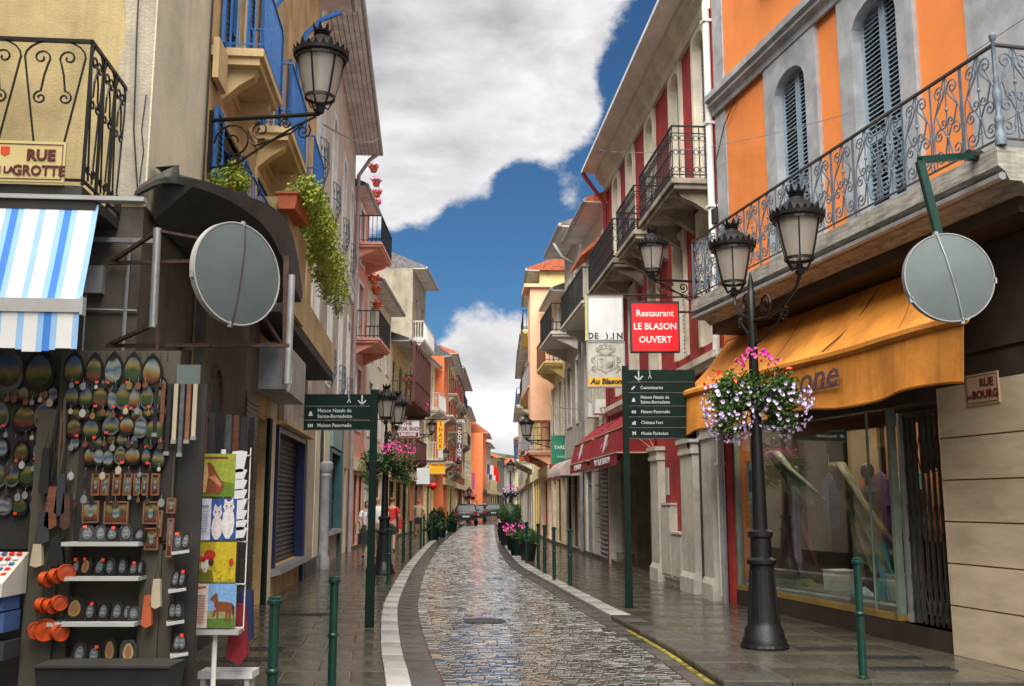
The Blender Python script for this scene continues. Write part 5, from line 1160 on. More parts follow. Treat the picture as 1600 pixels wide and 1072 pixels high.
wall_lamp('wall_lamp', 'large crowned wall lantern on a scrolled iron bracket beside the blue balconies', B4w, ptip, 1.06, .55)
ptip = at(1020, 437, 16.9); wl = wall_lamp('wall_lamp', 'crowned wall lantern hanging over the red restaurant sign', Vector((3.50,17.2,ptip.z)), ptip, .93, .42)
# posts
def post_prof(h): return [(.245,0),(.245,.09),(.225,.12),(.215,.20),(.185,.24),(.175,.30),(.135,.86),(.135,.90),(.165,.92),(.165,.96),(.12,.99),(.115,1.20),(.14,1.22),(.14,1.27),(.085,1.30),(.075,1.8),(.06,2.6),(.05,h-.5),(.045,h-.1),(.03,h-.08),(.035,h),(.008,h+.14)]
def lamp_post(label, x, y, h, dirs, s=1.0, lz=4.02, group=None, simple=False, base=0):
    t = thing('street_lamp', label, 'street lamp', (x,y,base), 0, group)
    b = MB(); b.lathe(post_prof(h), 18); b.build('post', M['iron'], t, True)
    b = MB(); b.lathe([(.26,0),(.27,.02),(.26,.05)], 18)
    for k in range(9): a = 2*PI*k/9; b.tube([(.17*math.cos(a),.17*math.sin(a),.26),(.13*math.cos(a),.13*math.sin(a),.85)], .012, 4)
    b.build('base_ribs', M['iron'], t)
    for (dx, dy, dz) in dirs:
        z = lz+dz
        if abs(dx)+abs(dy) > .05:
            b = MB(); e = Vector((dx,dy,z)); p = Vector((0,0,z-.32)); d = Vector((dx,dy,0)); L_ = d.length; dn = d.normalized(); zz = Vector((0,0,1))
            b.tube([p+dn*a+zz*c for a, c in ((.04,0),(L_*.35,-.02),(L_*.7,.08),(L_*.92,.2),(L_,.33))], .02, 6)
            b.tube([p+dn*a+zz*c for a, c in [(L_*.32+q[0],.14+q[1]) for q in spiral(0,0,.03,.13,0,1.6,16)]], .014, 5); b.tube([p+dn*a+zz*c for a, c in [(L_*.68+q[0],-.02+q[1]) for q in spiral(0,0,.02,.09,2,1.5,14)]], .012, 5)
            b.tube([p+dn*a+zz*c for a, c in ((.04,-.28),(L_*.3,-.22),(L_*.55,-.10),(L_*.75,.02))], .014, 5); b.build('arm', M['iron'], t)
        lantern_parts(t, dx, dy, z, s, 16 if not simple else 8, simple)
    return t
gl = gnd = None
def G0(px, py, z=0):
    d = ray(px, py); t = (z-EYE)/d.z; return Vector((d.x*t, d.y*t, z))
pr = G0(1195, 1012)
dl = at(1147,464,12.2)-pr; dr = at(1250,430,10.45)-pr
lamp_post('double lantern iron street lamp carrying a petunia basket before the orange awning shop', pr.x, pr.y, 4.15, [(dl.x,dl.y,dl.z-4.02),(dr.x,dr.y,dr.z-4.02)], .98)
pl_ = G0(599, 897)
lamp_post('black street lamp with twin lanterns and pink flower baskets on the left pavement', pl_.x, pl_.y, 3.3, [(0,-.12,0),(.14,.85,-.05)], .93, 3.36)
# farther lamps
far_l = [(675, 653, 50,'wall'),(696,700,60,'wall'),(715,716,66,'wall')]
for i, (px, py, Y, _) in enumerate(far_l):
    tip = at(px, py+26, Y) if i == 0 else at(px, py+20, Y)
    wl_ = Vector((ltab(FL, Y)+.05, Y+.3, tip.z))
    wall_lamp('wall_lamp', ['crowned wall lantern beside the book shop sign','wall lantern just below the hotel sign panel','small wall lantern in front of the hotel balcony'][i], wl_, tip, .78, .35)
tip = at(823, 688, 36.5); wall_lamp('wall_lamp', 'wall lantern with long arm in front of the yellow house on the right', Vector((1.95,36.8,tip.z)), tip, .95, .35)
for (px, Y, ytop, lab) in ((798, 62, 716, 'slender street lamp with flower basket by the round topiary planters'), (733, 88, 760, 'street lamp with purple flower basket beside the parked dark car')):
    x = XY(px, Y, 2); h = ZY(ytop, Y); t = lamp_post(lab, x, Y, h-.9, [(0,0,0)], .95, h-1.0, None, True)

# ------------------------------------------------------------------ leaves and blossoms
def leafcloud(c, rx, ry, rz, n, size, m, name='foliage', par=None, clump=9, hollow=.5, droop=0):
    b = MB(); cl = []
    for _ in range(clump):
        a, u = random.uniform(0,2*PI), random.uniform(-1,1); r = random.uniform(.45,.85); q = math.sqrt(1-u*u); cl.append((Vector((math.cos(a)*q*rx*r, math.sin(a)*q*ry*r, u*rz*r)), random.uniform(.25,.5)))
    for _ in range(n):
        if random.random() < .6:
            cc, rr = random.choice(cl); d = Vector((random.gauss(0,1),random.gauss(0,1),random.gauss(0,1))).normalized()*random.uniform(.3,1)*rr; p = cc+Vector((d.x*rx,d.y*ry,d.z*rz))
        else:
            d = Vector((random.gauss(0,1),random.gauss(0,1),random.gauss(0,1))).normalized()*(random.uniform(hollow,1)); p = Vector((d.x*rx,d.y*ry,d.z*rz))
        if droop: p.z -= droop*(p.x*p.x/(rx*rx)+p.y*p.y/(ry*ry))*random.random()
        s_ = size*random.uniform(.6,1.3); a = Vector((random.gauss(0,1),random.gauss(0,1),random.gauss(0,1))).normalized(); e = a.orthogonal().normalized(); f = a.cross(e)
        p = p+Vector(c); b.add([p-e*s_*.5, p+f*s_*.28, p+e*s_*.5, p-f*s_*.28], [(0,1,2,3)])
    o = b.build(name, m, par); 
    tag(o, kind='stuff'); return o
def blossoms(c, rx, ry, rz, n, size, m, par, name='blossoms', up=None, lower=None, reg=None):
    b = MB(); k = 0
    while k < n:
        d = Vector((random.gauss(0,1),random.gauss(0,1),random.gauss(0,1))).normalized()
        if up is not None and d.z < up: continue
        if lower is not None and d.z > lower: continue
        k += 1; r = random.uniform(.88,1.1); p = Vector(c)+Vector((d.x*rx*r,d.y*ry*r,d.z*rz*r)); nrm = (d+Vector((random.gauss(0,.4),random.gauss(0,.4)-.5,random.gauss(0,.3)))).normalized()
        e = nrm.orthogonal().normalized(); f = nrm.cross(e); s_ = size*random.uniform(.75,1.2); m_ = 6
        ring = [p+nrm*s_*.25+(e*math.cos(2*PI*i/m_)+f*math.sin(2*PI*i/m_))*s_*(.5 if i % 2 else .42) for i in range(m_)]
        b.add([p-nrm*s_*.15]+ring, [(0,1+i,1+(i+1) % m_) for i in range(m_)])
    o = b.build(name, m, par); tag(o, kind='stuff'); return o
def basket(label, c, r, mixes, n, size, leafm='leafd', ls=.05, group=None):
    t = thing('flower_basket', label, 'flower basket', c, 0, group); 
    for sx_ in (-1, 1):
        b = MB(); b.lathe([(r*.12,-r*.42),(r*.32,-r*.25),(r*.40,.0),(r*.36,.0)], 12, (sx_*r*.36,-.02,0)); b.build('planter', M['black'], t, True)
        leafcloud((sx_*r*.36,0,.0), r*.66, r*.62, r*.55, n, ls, M[leafm], 'foliage', t, 12, .35, r*.25)
        leafcloud((sx_*r*.62,0,-r*.42), r*.40, r*.42, r*.55, n//2, ls, M[leafm], 'foliage', t, 8, .3)
    for (mm, cnt, cx, cz, rx, rz, up, lo, sz) in mixes: blossoms((cx*r,0,cz*r), rx*r, .66*r, rz*r, cnt, sz, M[mm], t, 'blossoms', up, lo)
    return t
cb = at(1181, 612, pr.y-.05)
basket('large hanging basket of white and lilac petunias with pink flowers on top', cb, .52, [('bl_lilac',200,-.62,-.30,.55,.85,None,.5,.05),('bl_lilac',150,.58,-.25,.60,.75,None,.5,.052),('bl_mag',28,.0,.65,.35,.30,.1,None,.065),('bl_pink',24,.15,.62,.35,.25,.1,None,.06),('bl_red',9,-.8,.2,.3,.3,None,None,.07),('bl_red',4,.7,.3,.3,.2,None,None,.07)], 2600, .055, 'leafd')
cb = at(604, 722, pl_.y-.1)
basket('pink geranium baskets overflowing on the left street lamp post', cb, .66, [('bl_mag',55,.35,.30,.65,.40,.05,None,.065),('bl_pink',40,-.1,.25,.7,.42,.0,None,.06),('bl_red',12,.7,.0,.4,.4,None,None,.06)], 1500, .06)
basket('purple and white flower basket on the far right lamp', Vector((XY(797,62,2.9),61.8,ZY(770,61.8))), .62, [('bl_lilac',60,0,0,1,.6,None,None,.10),('bl_mag',30,0,.2,1,.5,.1,None,.11)], 500, .10)
basket('small dark purple flower basket beside the parked car', Vector((XY(734,87.5,2.6),87.6,ZY(776,87.6))), .62, [('bl_mag',60,0,.1,1,.7,None,None,.12)], 400, .12)
# planting on the ochre terrace
t = thing('terrace_shrub', 'yellow green bush on the low terrace under the blue window', 'shrub', at(360,283,11.2)); leafcloud((0,0,0), .27, .25, .27, 1500, .05, M['leaf'], 'foliage', t, 12, .3); b = MB(); b.lathe([(.12,-.42),(.16,-.22),(.13,-.2)], 10); b.tube([(0,0,-.3),(0,0,0)], .02, 5); b.build('pot', M['terracotta'], t)
t = thing('terracotta_trough', 'red terracotta flower trough at the corner of the ochre terrace', 'planter', at(451,315,13.3)); b = MB(); b.prism([(-.11,-.13),(.11,-.13),(.14,.08),(-.14,.08)], -.1, .8, 'y'); b.build('trough', M['terracotta'], t); b = MB(); b.box(-.155,.155,-.12,.82,.08,.115); b.build('rim', M['terracotta'], t)
t = thing('trailing_plant', 'long mass of yellow green foliage trailing along the ochre terrace', 'plant', (0,0,0))
for i in range(16):
    f = i/15; p = at(lerp(478,522,f**.9), lerp(302,450,f), lerp(13.6,19.8,f)); leafcloud(p, .30+.08*f, .42, .30+.26*f, 900, .06, M['leaf'], 'foliage', t, 7, .2)
leafcloud(at(530,478,20), .12, .2, .3, 120, .05, M['leaf'], 'foliage', t, 4, .2)
leafcloud(at(474,296,13.4), .3, .3, .12, 300, .05, M['leaf'], 'foliage', t, 4, .2)

# ------------------------------------------------------------------ sign posts
def signpost(label, px, py, ytop, x0, x1, yb, rows, side):
    p = G0(px, py); Y = p.y; t = thing('direction_sign', label, 'direction sign', p); zt = ZY(ytop, Y)
    b = MB(); b.box(-.045,.045,-.045,.045,0,zt+.06); b.build('post', M['greendk'], t)
    b = MB(); b.box(-.055,.055,-.055,.055,0,.75); b.build('sleeve', M['greendk'], t)
    if side < 0: b = MB(); b.tube([(.045,0,zt-.12),(.10,0,zt-.05),(.14,0,zt-.05)], .012, 4); b.build('hook', M['greendk'], t)
    X0, X1 = XY(x0,Y,2.6)-p.x, XY(x1,Y,2.6)-p.x; zb = ZY(yb, Y); w_ = X1-X0
    hs = [r[0] for r in rows]; tot = sum(hs); z = zt
    for hgt, icon, lines in rows:
        h_ = (zt-zb)*hgt/tot; b = MB(); b.box(X0, X1, -.03, .03, z-h_+.006, z-.002); pn = b.build('panel', M['greendk'], t)
        b = MB(); b.box(X0+.02, X1-.02, -.033, -.031, z-h_+.0055, z-h_+.0115); b.build('rule', M['zinc2'], t)
        zc = z-h_/2
        if icon == 'arrow':
            s_ = h_*.42; ax = X0+w_*(.18 if side > 0 else .86)
            b = MB(); b.box(ax-.009, ax+.009, -.034, -.031, zc-s_, zc+s_); b.prism([(ax,zc-s_),(ax-s_*.8,zc-.1*s_),(ax-s_*.68,zc+.08*s_),(ax,zc-s_*.62),(ax+s_*.68,zc+.08*s_),(ax+s_*.8,zc-.1*s_)], -.034, -.0312, 'y'); b.build('arrow', M['gtext'], pn)
            wx = X0+w_*(.34 if side > 0 else .66); b = MB(); b.tube([(wx,-.033,zc+s_*.8),(wx+.006,-.033,zc+s_*.2),(wx-.02,-.033,zc-s_*.5)], .006, 4); b.tube([(wx+.006,-.033,zc+s_*.2),(wx+.028,-.033,zc-s_*.5)], .006, 4); b.ball((wx,-.033,zc+s_*.95), .008,.004,.010, 6, 4); b.build('walker_mark', M['gtext'], pn)
        else:
            ix = X0+w_*(.10); b = MB(); s_ = .032
            if icon == 'pen': b.prism([(ix-s_,zc-s_),(ix-s_*.4,zc-s_),(ix+s_,zc+s_*.6),(ix+s_*.5,zc+s_),(ix-s_,zc-s_*.4)], -.034, -.031, 'y')
            elif icon == 'bust': b.prism([(ix-s_,zc-s_),(ix+s_,zc-s_),(ix+s_*.6,zc-.2*s_),(ix+s_*.5,zc+s_*.6),(ix,zc+s_),(ix-s_*.5,zc+s_*.6),(ix-s_*.6,zc-.2*s_)], -.034, -.031, 'y')
            elif icon == 'house': 
                for k in range(3): b.box(ix-s_+k*.024, ix-s_+k*.024+.017, -.034, -.031, zc-s_*.7, zc+s_*.6)
            elif icon == 'fort': b.prism([(ix-s_,zc-s_),(ix+s_,zc-s_),(ix+s_*.7,zc),(ix+s_,zc+s_*.4),(ix+.3*s_,zc+s_),(ix,zc+.2*s_),(ix-s_*.8,zc+.3*s_)], -.034, -.031, 'y')
            if icon == 'M': text('M', .075, M['gtext'], pn, (ix,-.034,zc), FRONT, bold=.003)
            else: b.build('pictogram', M['gtext'], pn)
            fs = .070
            for i, ln in enumerate(lines):
                tx = text(ln, fs, M['gtext'], pn, (X0+w_*.20,-.034, zc+(len(lines)-1)*.038-i*.076), FRONT, .002, 'LEFT', sx=.92, bold=.0006)
        z -= h_
    return t
signpost('dark green direction sign on the left pavement with two destinations', 577, 980, 616, 475, 580, 673, [(1.2,'arrow',[]),(1.3,'bust',['Maison Natale de','Sainte-Bernadette']),(.95,'house',['Maison Paternelle'])], -1)
signpost('tall dark green direction sign with five destinations beside the red awnings', 983, 950, 578, 980, 1088, 686, [(1.2,'arrow',[]),(1.0,'pen',['Commissariat']),(1.25,'bust',['Maison Natale de','Sainte-Bernadette']),(1.0,'house',['Maison Paternelle']),(1.0,'fort',['Château Fort']),(1.0,'M',['Musée Pyrénéen'])], 1)
# hotel signs
def boxsign(name, label, px0, px1, py0, py1, Y, face, frame, dp=.14):
    p0, p1 = at(px0, py0, Y), at(px1, py1, Y); c = (p0+p1)/2; t = thing(name, label, 'sign', c); w_, h_ = abs(p1.x-p0.x), abs(p0.z-p1.z)
    b = MB(); e = .025
    b.box(-w_/2,w_/2,-dp/2,dp/2,h_/2-e,h_/2); b.box(-w_/2,w_/2,-dp/2,dp/2,-h_/2,-h_/2+e); b.box(-w_/2,-w_/2+e,-dp/2,dp/2,-h_/2+e,h_/2-e); b.box(w_/2-e,w_/2,-dp/2,dp/2,-h_/2+e,h_/2-e); b.build('frame', frame, t)
    b = MB(); b.box(-w_/2+e,w_/2-e,-dp/2+.012,dp/2-.012,-h_/2+e,h_/2-e); b.build('panel', face, t); return t, w_, h_, -dp/2+.010
t, w_, h_, f = boxsign('restaurant_sign', 'red illuminated sign Restaurant LE BLASON OUVERT', 984, 1062, 472, 551, 17.3, M['signred'], M['black'])
for i, (s_, sz) in enumerate((('Restaurant',.165),('LE BLASON',.165),('OUVERT',.165))): text(s_, sz, M['wtext'], t, (0,f,h_*(.26-.26*i)), FRONT, bold=.002, sx=.92)
b = MB(); b.tube([(w_/2,0,h_*.3),(1.0,0,h_*.3)], .02, 6); b.tube([(-.2,0,h_/2),(-.2,0,h_/2+.09),(1.0,0,h_/2+.09)], .018, 6); b.build('bracket', M['rust'], t)
t, w_, h_, f = boxsign('broken_sign', 'blank white box sign with broken black letters along its bottom', 917, 974, 463, 533, 20.2, M['signw'], M['zinc'])
for s_, dx in (('D',-.30),('E',-.19),(')',.03),('.',.11),('J',.16),('N',.29)):
    text(s_, .17, M['btext'], t, (dx,f,-h_*.40), FRONT, bold=.006, sx=.95)
b = MB(); b.box(-.23,-.05,f-.003,f-.001,-h_*.40,-h_*.3); b.box(-.02,.10,f-.0035,f-.001,-h_*.47,-h_*.42); b.build('missing_patch', M['signw'], t)
b = MB(); b.box(-w_/2-.045,-w_/2-.002,-.07,.07,-h_/2,h_/2); b.build('side_panel', mat('pale_yellow_side', (.5,.5,.15,1), .5), t); b = MB(); b.tube([(-w_/2,0,h_/2+.03),(1.35,0,h_/2+.03)], .022, 6); b.build('bracket', M['rust'], t)
t, w_, h_, f = boxsign('crest_sign', 'white sign with line drawn coat of arms and yellow Au Blason strip', 916, 977, 534, 606, 20.2, mat('cream_sign_panel', (.50,.48,.42,1), .4), M['zinc'])
b = MB(); b.box(-w_/2+.03,w_/2-.03,f-.004,f-.001,-h_/2+.03,-h_/2+.21); b.build('strip', M['signy'], t)
text('Au Blason', .155, M['btext'], t, (0,f-.006,-h_/2+.12), FRONT, bold=.007, sx=1.0, shear=.15)
b = MB(); ln = mat('ink_line', (.16,.16,.15,1), .5); T = lambda p: b.tube([(x, f-.002, z+.06) for x, z in p], .0055, 3, False)
T([(-.17,.12),(.17,.12),(.17,-.16),(.06,-.20),(0,-.25),(-.06,-.20),(-.17,-.16),(-.17,.12)]); T([(0,.12),(0,-.24)])
for k in range(5): T([(.02+.03*k,-.14+.01*k),(.05+.03*k,-.02+.01*k)]); T([(.03+.025*k,-.15),(.14,-.03-.015*k)])
T([(-.12,.0),(-.09,.08),(-.05,.02),(-.10,-.02),(-.06,-.12),(-.12,-.12)]); T([(-.15,.05),(-.03,.05)])
for s_ in (-1,1):
    T([(s_*x, z) for x, z in spiral(.25,.02,.015,.065,0,1.3,14)]); T([(s_*x, z) for x, z in spiral(.25,-.15,.015,.06,2,1.3,14)]); T([(s_*.20,.12),(s_*.29,.0),(s_*.22,-.08),(s_*.30,-.17),(s_*.2,-.24)]); T([(s_*x, z) for x, z in spiral(.10,.30,.01,.05,1,1.3,12)]); T([(s_*x, z) for x, z in spiral(.17,.24,.01,.045,1,1.2,12)])
for k in range(-4,5): T([(k*.022,.13),(k*.045,.21)])
T([(-.18,.21),(-.1,.25),(0,.27),(.1,.25),(.18,.21)]); T(spiral(0,.33,.01,.045,0,1.5,14)); b.build('coat_of_arms', ln, t)
# signs farther away
def bladesign(name, label, px0, px1, py0, py1, Y, face, lines, dark=True, vert=False, arm=None):
    t, w_, h_, f = boxsign(name, label, px0, px1, py0, py1, Y, face, M['zinc'], .12)
    n = len(lines)
    for i, (s_, sz, mm) in enumerate(lines):
        if s_: text(s_, sz, mm, t, (0, f-.002, h_*(.5-(i+.5)/n)*(.94)), FRONT, bold=sz*.03, sx=.9, ext=.006)
    b = MB(); e = arm or -1.0; b.tube([(e,0,h_/2+.04),(-e*.3,0,h_/2+.04)], .025, 4); b.build('bracket', M['iron'], t); return t, w_, h_, f
wine = mat('wine_red_print', (.22,.015,.03,1), .5)
t, w_, h_, f = bladesign('book_shop_sign', 'white projecting sign THE BOOK SHOP LIBRAIRIE', 618, 656, 657, 684, 36.5, M['signw'], [('THE',.20,wine),('BOOK SHOP',.20,wine),('',.1,wine)], arm=-1.3)
b = MB(); b.box(-w_*.44,w_*.44,f-.004,f-.001,-h_*.46,-h_*.2); b.build('band', wine, t); text('LIBRAIRIE', .15, M['wtext'], t, (0,f-.008,-h_*.33), FRONT, bold=.004)
bladesign('snack_sign', 'tall yellow vertical sign next to the book shop', 683, 694, 657, 703, 47, M['signy'], [(c_, .26, mat('orange_print', (.35,.08,.01,1), .5)) for c_ in 'SNACK'], arm=-1.0)
oran = bpy.data.materials['orange_print']
bladesign('restaurant_sign', 'square yellow restaurant panel hanging below the vertical yellow sign', 670, 696, 722, 741, 44, M['signy'], [('Restaurant',.17,oran),('',.12,oran),('',.12,oran)], arm=-1.2)
brn = mat('brown_sign_panel', (.09,.03,.025,1), .5)
bladesign('hotel_sign', 'brown HOTEL sign board above the vertical DONJON sign', 708, 729, 655, 662, 66, brn, [('HOTEL',.27,M['wtext'])], arm=-1.0)
bladesign('donjon_sign', 'vertical brown sign spelling DU DONJON in white letters', 713.5, 722.5, 664, 716, 66, brn, [('DU',.16,M['wtext'])]+[(c_, .36, M['wtext']) for c_ in 'DONJON'], arm=-.7)
bladesign('small_hotel_sign', 'white vertical hotel sign far down on the left', 727.5, 732.5, 722, 746, 84, M['signw'], [(c_, .26, M['btext']) for c_ in 'HOTEL'], arm=-.7)
bladesign('pink_banner', 'pink vertical shop sign just before the bright orange house', 737, 742, 740, 765, 100, mat('pink_panel', (.6,.08,.2,1), .5), [('', .25, M['wtext'])], arm=-.7)
t = thing('white_shop_box', 'plain white box sign under the book shop sign', 'sign', at(662,744,44)); b = MB(); b.box(-.28,.28,-.3,.3,-.35,.35); b.build('box_sides', M['signw'], t); b = MB(); b.box(-.9,-.28,-.02,.02,.2,.25); b.build('bracket', M['iron'], t)
t = thing('red_lantern', 'round red paper lantern hanging outside a shop on the left', 'lantern', at(676.5,759,46)); b = MB(); b.ball((0,0,0), .20,.20,.16, 14, 8); b.build('shade', M['signred'], t, True); b = MB(); b.lathe([(.06,.15),(.07,.19),(.05,.2)], 8); b.lathe([(.05,-.2),(.06,-.17),(.05,-.15)], 8); b.tube([(0,0,.2),(-.6,0,.35)], .012, 4); b.build('fitting', M['black'], t)
# flags
for i, (px, py) in enumerate(((768,733),(771,742))):
    p = at(px, py, 118+3*i); t = thing('tricolour_flag', ['upper blue white red flag hanging over the far street','lower blue white red flag in the distance'][i], 'flag', p)
    for k, mm in enumerate(('sblue','signw','signred')): 
        b = MB(); 
        for j in range(3): x0 = -.6+.42*k+.14*j; zf = lambda x: -.25*(x+.6); yf = lambda x: .12*math.sin(x*7); b.quad((x0,yf(x0),.6+zf(x0)),(x0+.14,yf(x0+.14),.6+zf(x0+.14)),(x0+.14,yf(x0+.14),-.5+zf(x0+.14)),(x0,yf(x0),-.5+zf(x0)))
        b.build('stripe', M[mm], t)
    b = MB(); b.tube([(-.6,0,-.9),(-.55,0,1.0)], .035, 5); b.tube([(-.6,0,-.9),(-2.2,0,-1.3)], .03, 5); b.build('pole', M['white'], t)

# ------------------------------------------------------------------ bollards
def bollard(label, p, group, h=1.09):
    t = thing('bollard', label, 'bollard', p, 0, group)
    b = MB(); b.lathe([(.052,0),(.052,.015),(.038,.025),(.038,.40),(.036,.46),(.036,1.0),(.036,h-.06)], 14); b.build('shaft', M['green'], t, True)
    b = MB(); b.lathe([(.036,.560),(.046,.567),(.050,.580),(.046,.593),(.036,.60)], 14); b.build('ring', M['green'], t, True)
    b = MB(); b.lathe([(.036,h-.062),(.050,h-.058),(.055,h-.045),(.055,h-.03),(.043,h-.022),(.046,h-.010),(.032,h-.001),(.01,h)], 14); b.build('cap', M['green'], t, True)
    return t
def GT(px, ptop, h=1.09):   # a bollard known from its top
    d = ray(px, ptop); t = (h-.14-EYE)/d.z; return Vector((d.x*t, d.y*t, -.14))
b0 = bollard('green bollard nearest the camera on the left pavement', GT(430,931), 'green bollards on the left pavement')
copy_tree(b0, GT(523,900), 0, 'second nearest green bollard on the left, right of the closest one')
rb0 = copy_tree(b0, G0(1349,1060), 0, 'green bollard alone in front of the orange awning shop window', 'green bollards on the right pavement')
for i, (px, py) in enumerate(((607,912),(630,879),(641,873),(657,857),(662,853),(674,845),(681,838),(693,834),(699,830))):
    copy_tree(b0, G0(px,py), 0, ['green bollard just right of the left street lamp base','green bollard before the standing couple','thin green bollard right behind its neighbour on the left','green bollard left of the dark conical shrubs','green bollard touching the first dark shrub','green bollard between the dark shrubs and the kerb','green bollard past the tallest conical shrub','green bollard next to the last conical shrub','far green bollard just before the parked dark car'][i], 'green bollards on the left pavement')
for i, (px, py) in enumerate(((891,916),(866,906),(851,896),(841,889),(823,880),(808,868),(803,862),(798,857),(793,850),(790,845))):
    copy_tree(b0, G0(px,py), 0, ['green bollard left of the tall direction sign, nearest of its row','green bollard second in the row on the right','green bollard third in the row on the right','green bollard between the ball topiary and the row','green bollard in front of the ball topiary pot','green bollard beside the pink flowers on the right','green bollard behind the pink flower tub','green bollard near the larger round topiary','small green bollard past the larger topiary','farthest small green bollard on the right kerb'][i], 'green bollards on the right pavement')
# planters
def planter_ball(label, px, py, top, Y=None):
    p = G0(px, py); Y = p.y; h = ZY(top, Y); t = thing('topiary_planter', label, 'planter', p); r = h*.30
    b = MB(); b.lathe([(r*.62,0),(r*.70,.03),(r*.95,h*.50),(r*1.0,h*.52),(r*.85,h*.52)], 14); b.build('pot', M['black'], t, True)
    b = MB(); b.ball((0,0,h*.70), r*.86,r*.86,r*.86,12,8); b.build('core', M['leafdk'], t, True); leafcloud((0,0,h*.70), r, r, r, 2600, .045*max(1,Y/30), M['leafd'], 'foliage', t, 3, .85); return t
planter_ball('clipped green ball topiary in a black pot at the right kerb', 825, 876, 825)
planter_ball('larger dark clipped ball behind the pink flowers on the right', 797, 852, 784)
for i, (px, py, top) in enumerate(((677,844,797),(688,840,795),(706,832,802))):
    p = G0(px, py); h = ZY(top, p.y); t = thing('conical_shrub', ['dark conical shrub in a tub nearest the bollards','tallest dark conical shrub in a tub on the left','last dark conical shrub near the parked car'][i], 'shrub', p)
    b = MB(); b.lathe([(.22,0),(.28,.45),(.25,.46)], 12); b.build('tub', M['greendk'], t, True)
    for k in range(5): f = k/4; leafcloud((0,0,lerp(.6,h-.2,f)), lerp(.46,.16,f), lerp(.46,.16,f), .34, 420, .09, M['leafdk'], 'foliage', t, 4, .5)
for i, (px, py) in enumerate(((812,868),(806,860),(790,845))):
    p = G0(px-3, py); t = thing('flower_tub', ['tub of pink geraniums nearest on the right kerb','second pink flower tub before the larger topiary','farthest flower tub along the right kerb'][i], 'flower tub', p); b = MB(); b.lathe([(.2,0),(.28,.5),(.25,.5)], 10); b.build('tub', M['greendk'], t, True)
    leafcloud((0,0,.62), .36, .36, .26, 500, .07, M['leafd'], 'foliage', t, 5, .3); blossoms((0,0,.68), .36, .36, .26, 12, .09, M['bl_pink'], t, 'blossoms', -.1); blossoms((0,0,.66), .38, .38, .26, 14, .09, M['bl_mag'], t, 'blossoms', -.1)
# flower pots on the pink house
for i, (px, py) in enumerate(((584,264),(588,286),(589,303),(588,318),(584,438),(588,455),(589,478))):
    p = at(px, py, 34.2+(i % 4)*.7); t = thing('flower_pot', ['topmost','second','third','lowest','first','second','third'][i]+(' red pot of flowers on the upper balcony of the pink house' if i < 4 else ' red pot on the lower balcony of the pink house'), 'flower pot', p)
    b = MB(); b.lathe([(.14,-.16),(.22,.1),(.24,.14),(.2,.14)], 10); b.build('pot', M['terracotta'], t, True); leafcloud((0,0,.12), .22,.22,.14, 60, .10, M['leafd'], 'foliage', t, 3, .3); blossoms((0,0,.14), .25,.25,.18, 26, .11, M['bl_red' if i > 3 else 'bl_pink'], t, 'blossoms'); t.scale = (.75,.75,.75)
for i, (px, py, mm) in enumerate(((657,636,'bl_mag'),(640,590,'bl_red'),(648,602,'bl_red'),(835,712,'bl_pink'),(822,714,'bl_red'))):
    p = at(px, py, [49,46,48,42,44][i]); t = thing('flower_box', ['magenta flowers hanging from the timbered house','green plants in the upper gallery box','plants at the far end of the timber gallery','pink flowers on the blue railed balcony at the right','red flowers beside the salmon balcony'][i], 'flower box', p)
    b = MB(); b.box(-.3,.3,-.12,.12,-.2,0); b.build('box_trough', M['terracotta'], t); leafcloud((0,0,.02), .36,.25,.24, 160, .11, M['leafd'], 'foliage', t, 4, .3); blossoms((0,0,.06), .36,.25,.24, [50,14,10,30,20][i], .12, M[mm], t, 'blossoms')
# wires across the street
def wire(label, p, q, sag, r=.006):
    b = MB(); n = 18; b.tube([Vector(p).lerp(Vector(q), i/n)-Vector((0,0,sag*4*(i/n)*(1-i/n))) for i in range(n+1)], r, 4); tag(b.build('overhead_wire', mat('pale_wire', (.3,.28,.27,1), .6), None), label, 'wire')
wire('thin cable from the left wall lantern to the boarded eaves', at(505,194,10), at(594,214,33), .2, .012)
wire('thin cable from the red house eaves to the orange house shutters', at(936,234,24.5), at(1330,176,11.6), .25, .007)
wire('cable crossing to the white shutters on the right', at(875,637,35.5), at(946,637,26.8), .05, .02)
# hanging iron lanterns by the hotel door
for i, (px, py, Y, s_) in enumerate(((1048,705,20.9,.42),(1086,695,18.1,.55))):
    p = at(px, py+18, Y); t = thing('porch_lantern', ['small black porch lantern on a curled hook at the hotel entrance','bigger black porch lantern on the white pilaster beside the awning'][i], 'lantern', p)
    b = MB(); b.lathe([(.09*s_*2,0),(.16*s_*2,.30*s_*2),(.18*s_*2,.31*s_*2),(.05*s_*2,.44*s_*2),(.02*s_*2,.48*s_*2)], 6); b.build('lantern_body', M['black'], t)
    b = MB(); b.lathe([(.085*s_*2,.02),(.15*s_*2,.28*s_*2)], 6, (0,0,0), 1.04, 1.04, False); b.build('glass', M['frost'], t)
    b = MB(); b.tube([(0,0,.46*s_*2),(-.03,0,.56*s_*2),(.05,0,.66*s_*2),(.18,0,.62*s_*2),(.28,0,.4*s_*2),(.34,.05,.2)], .013, 5); b.build('hook', M['iron'], t)
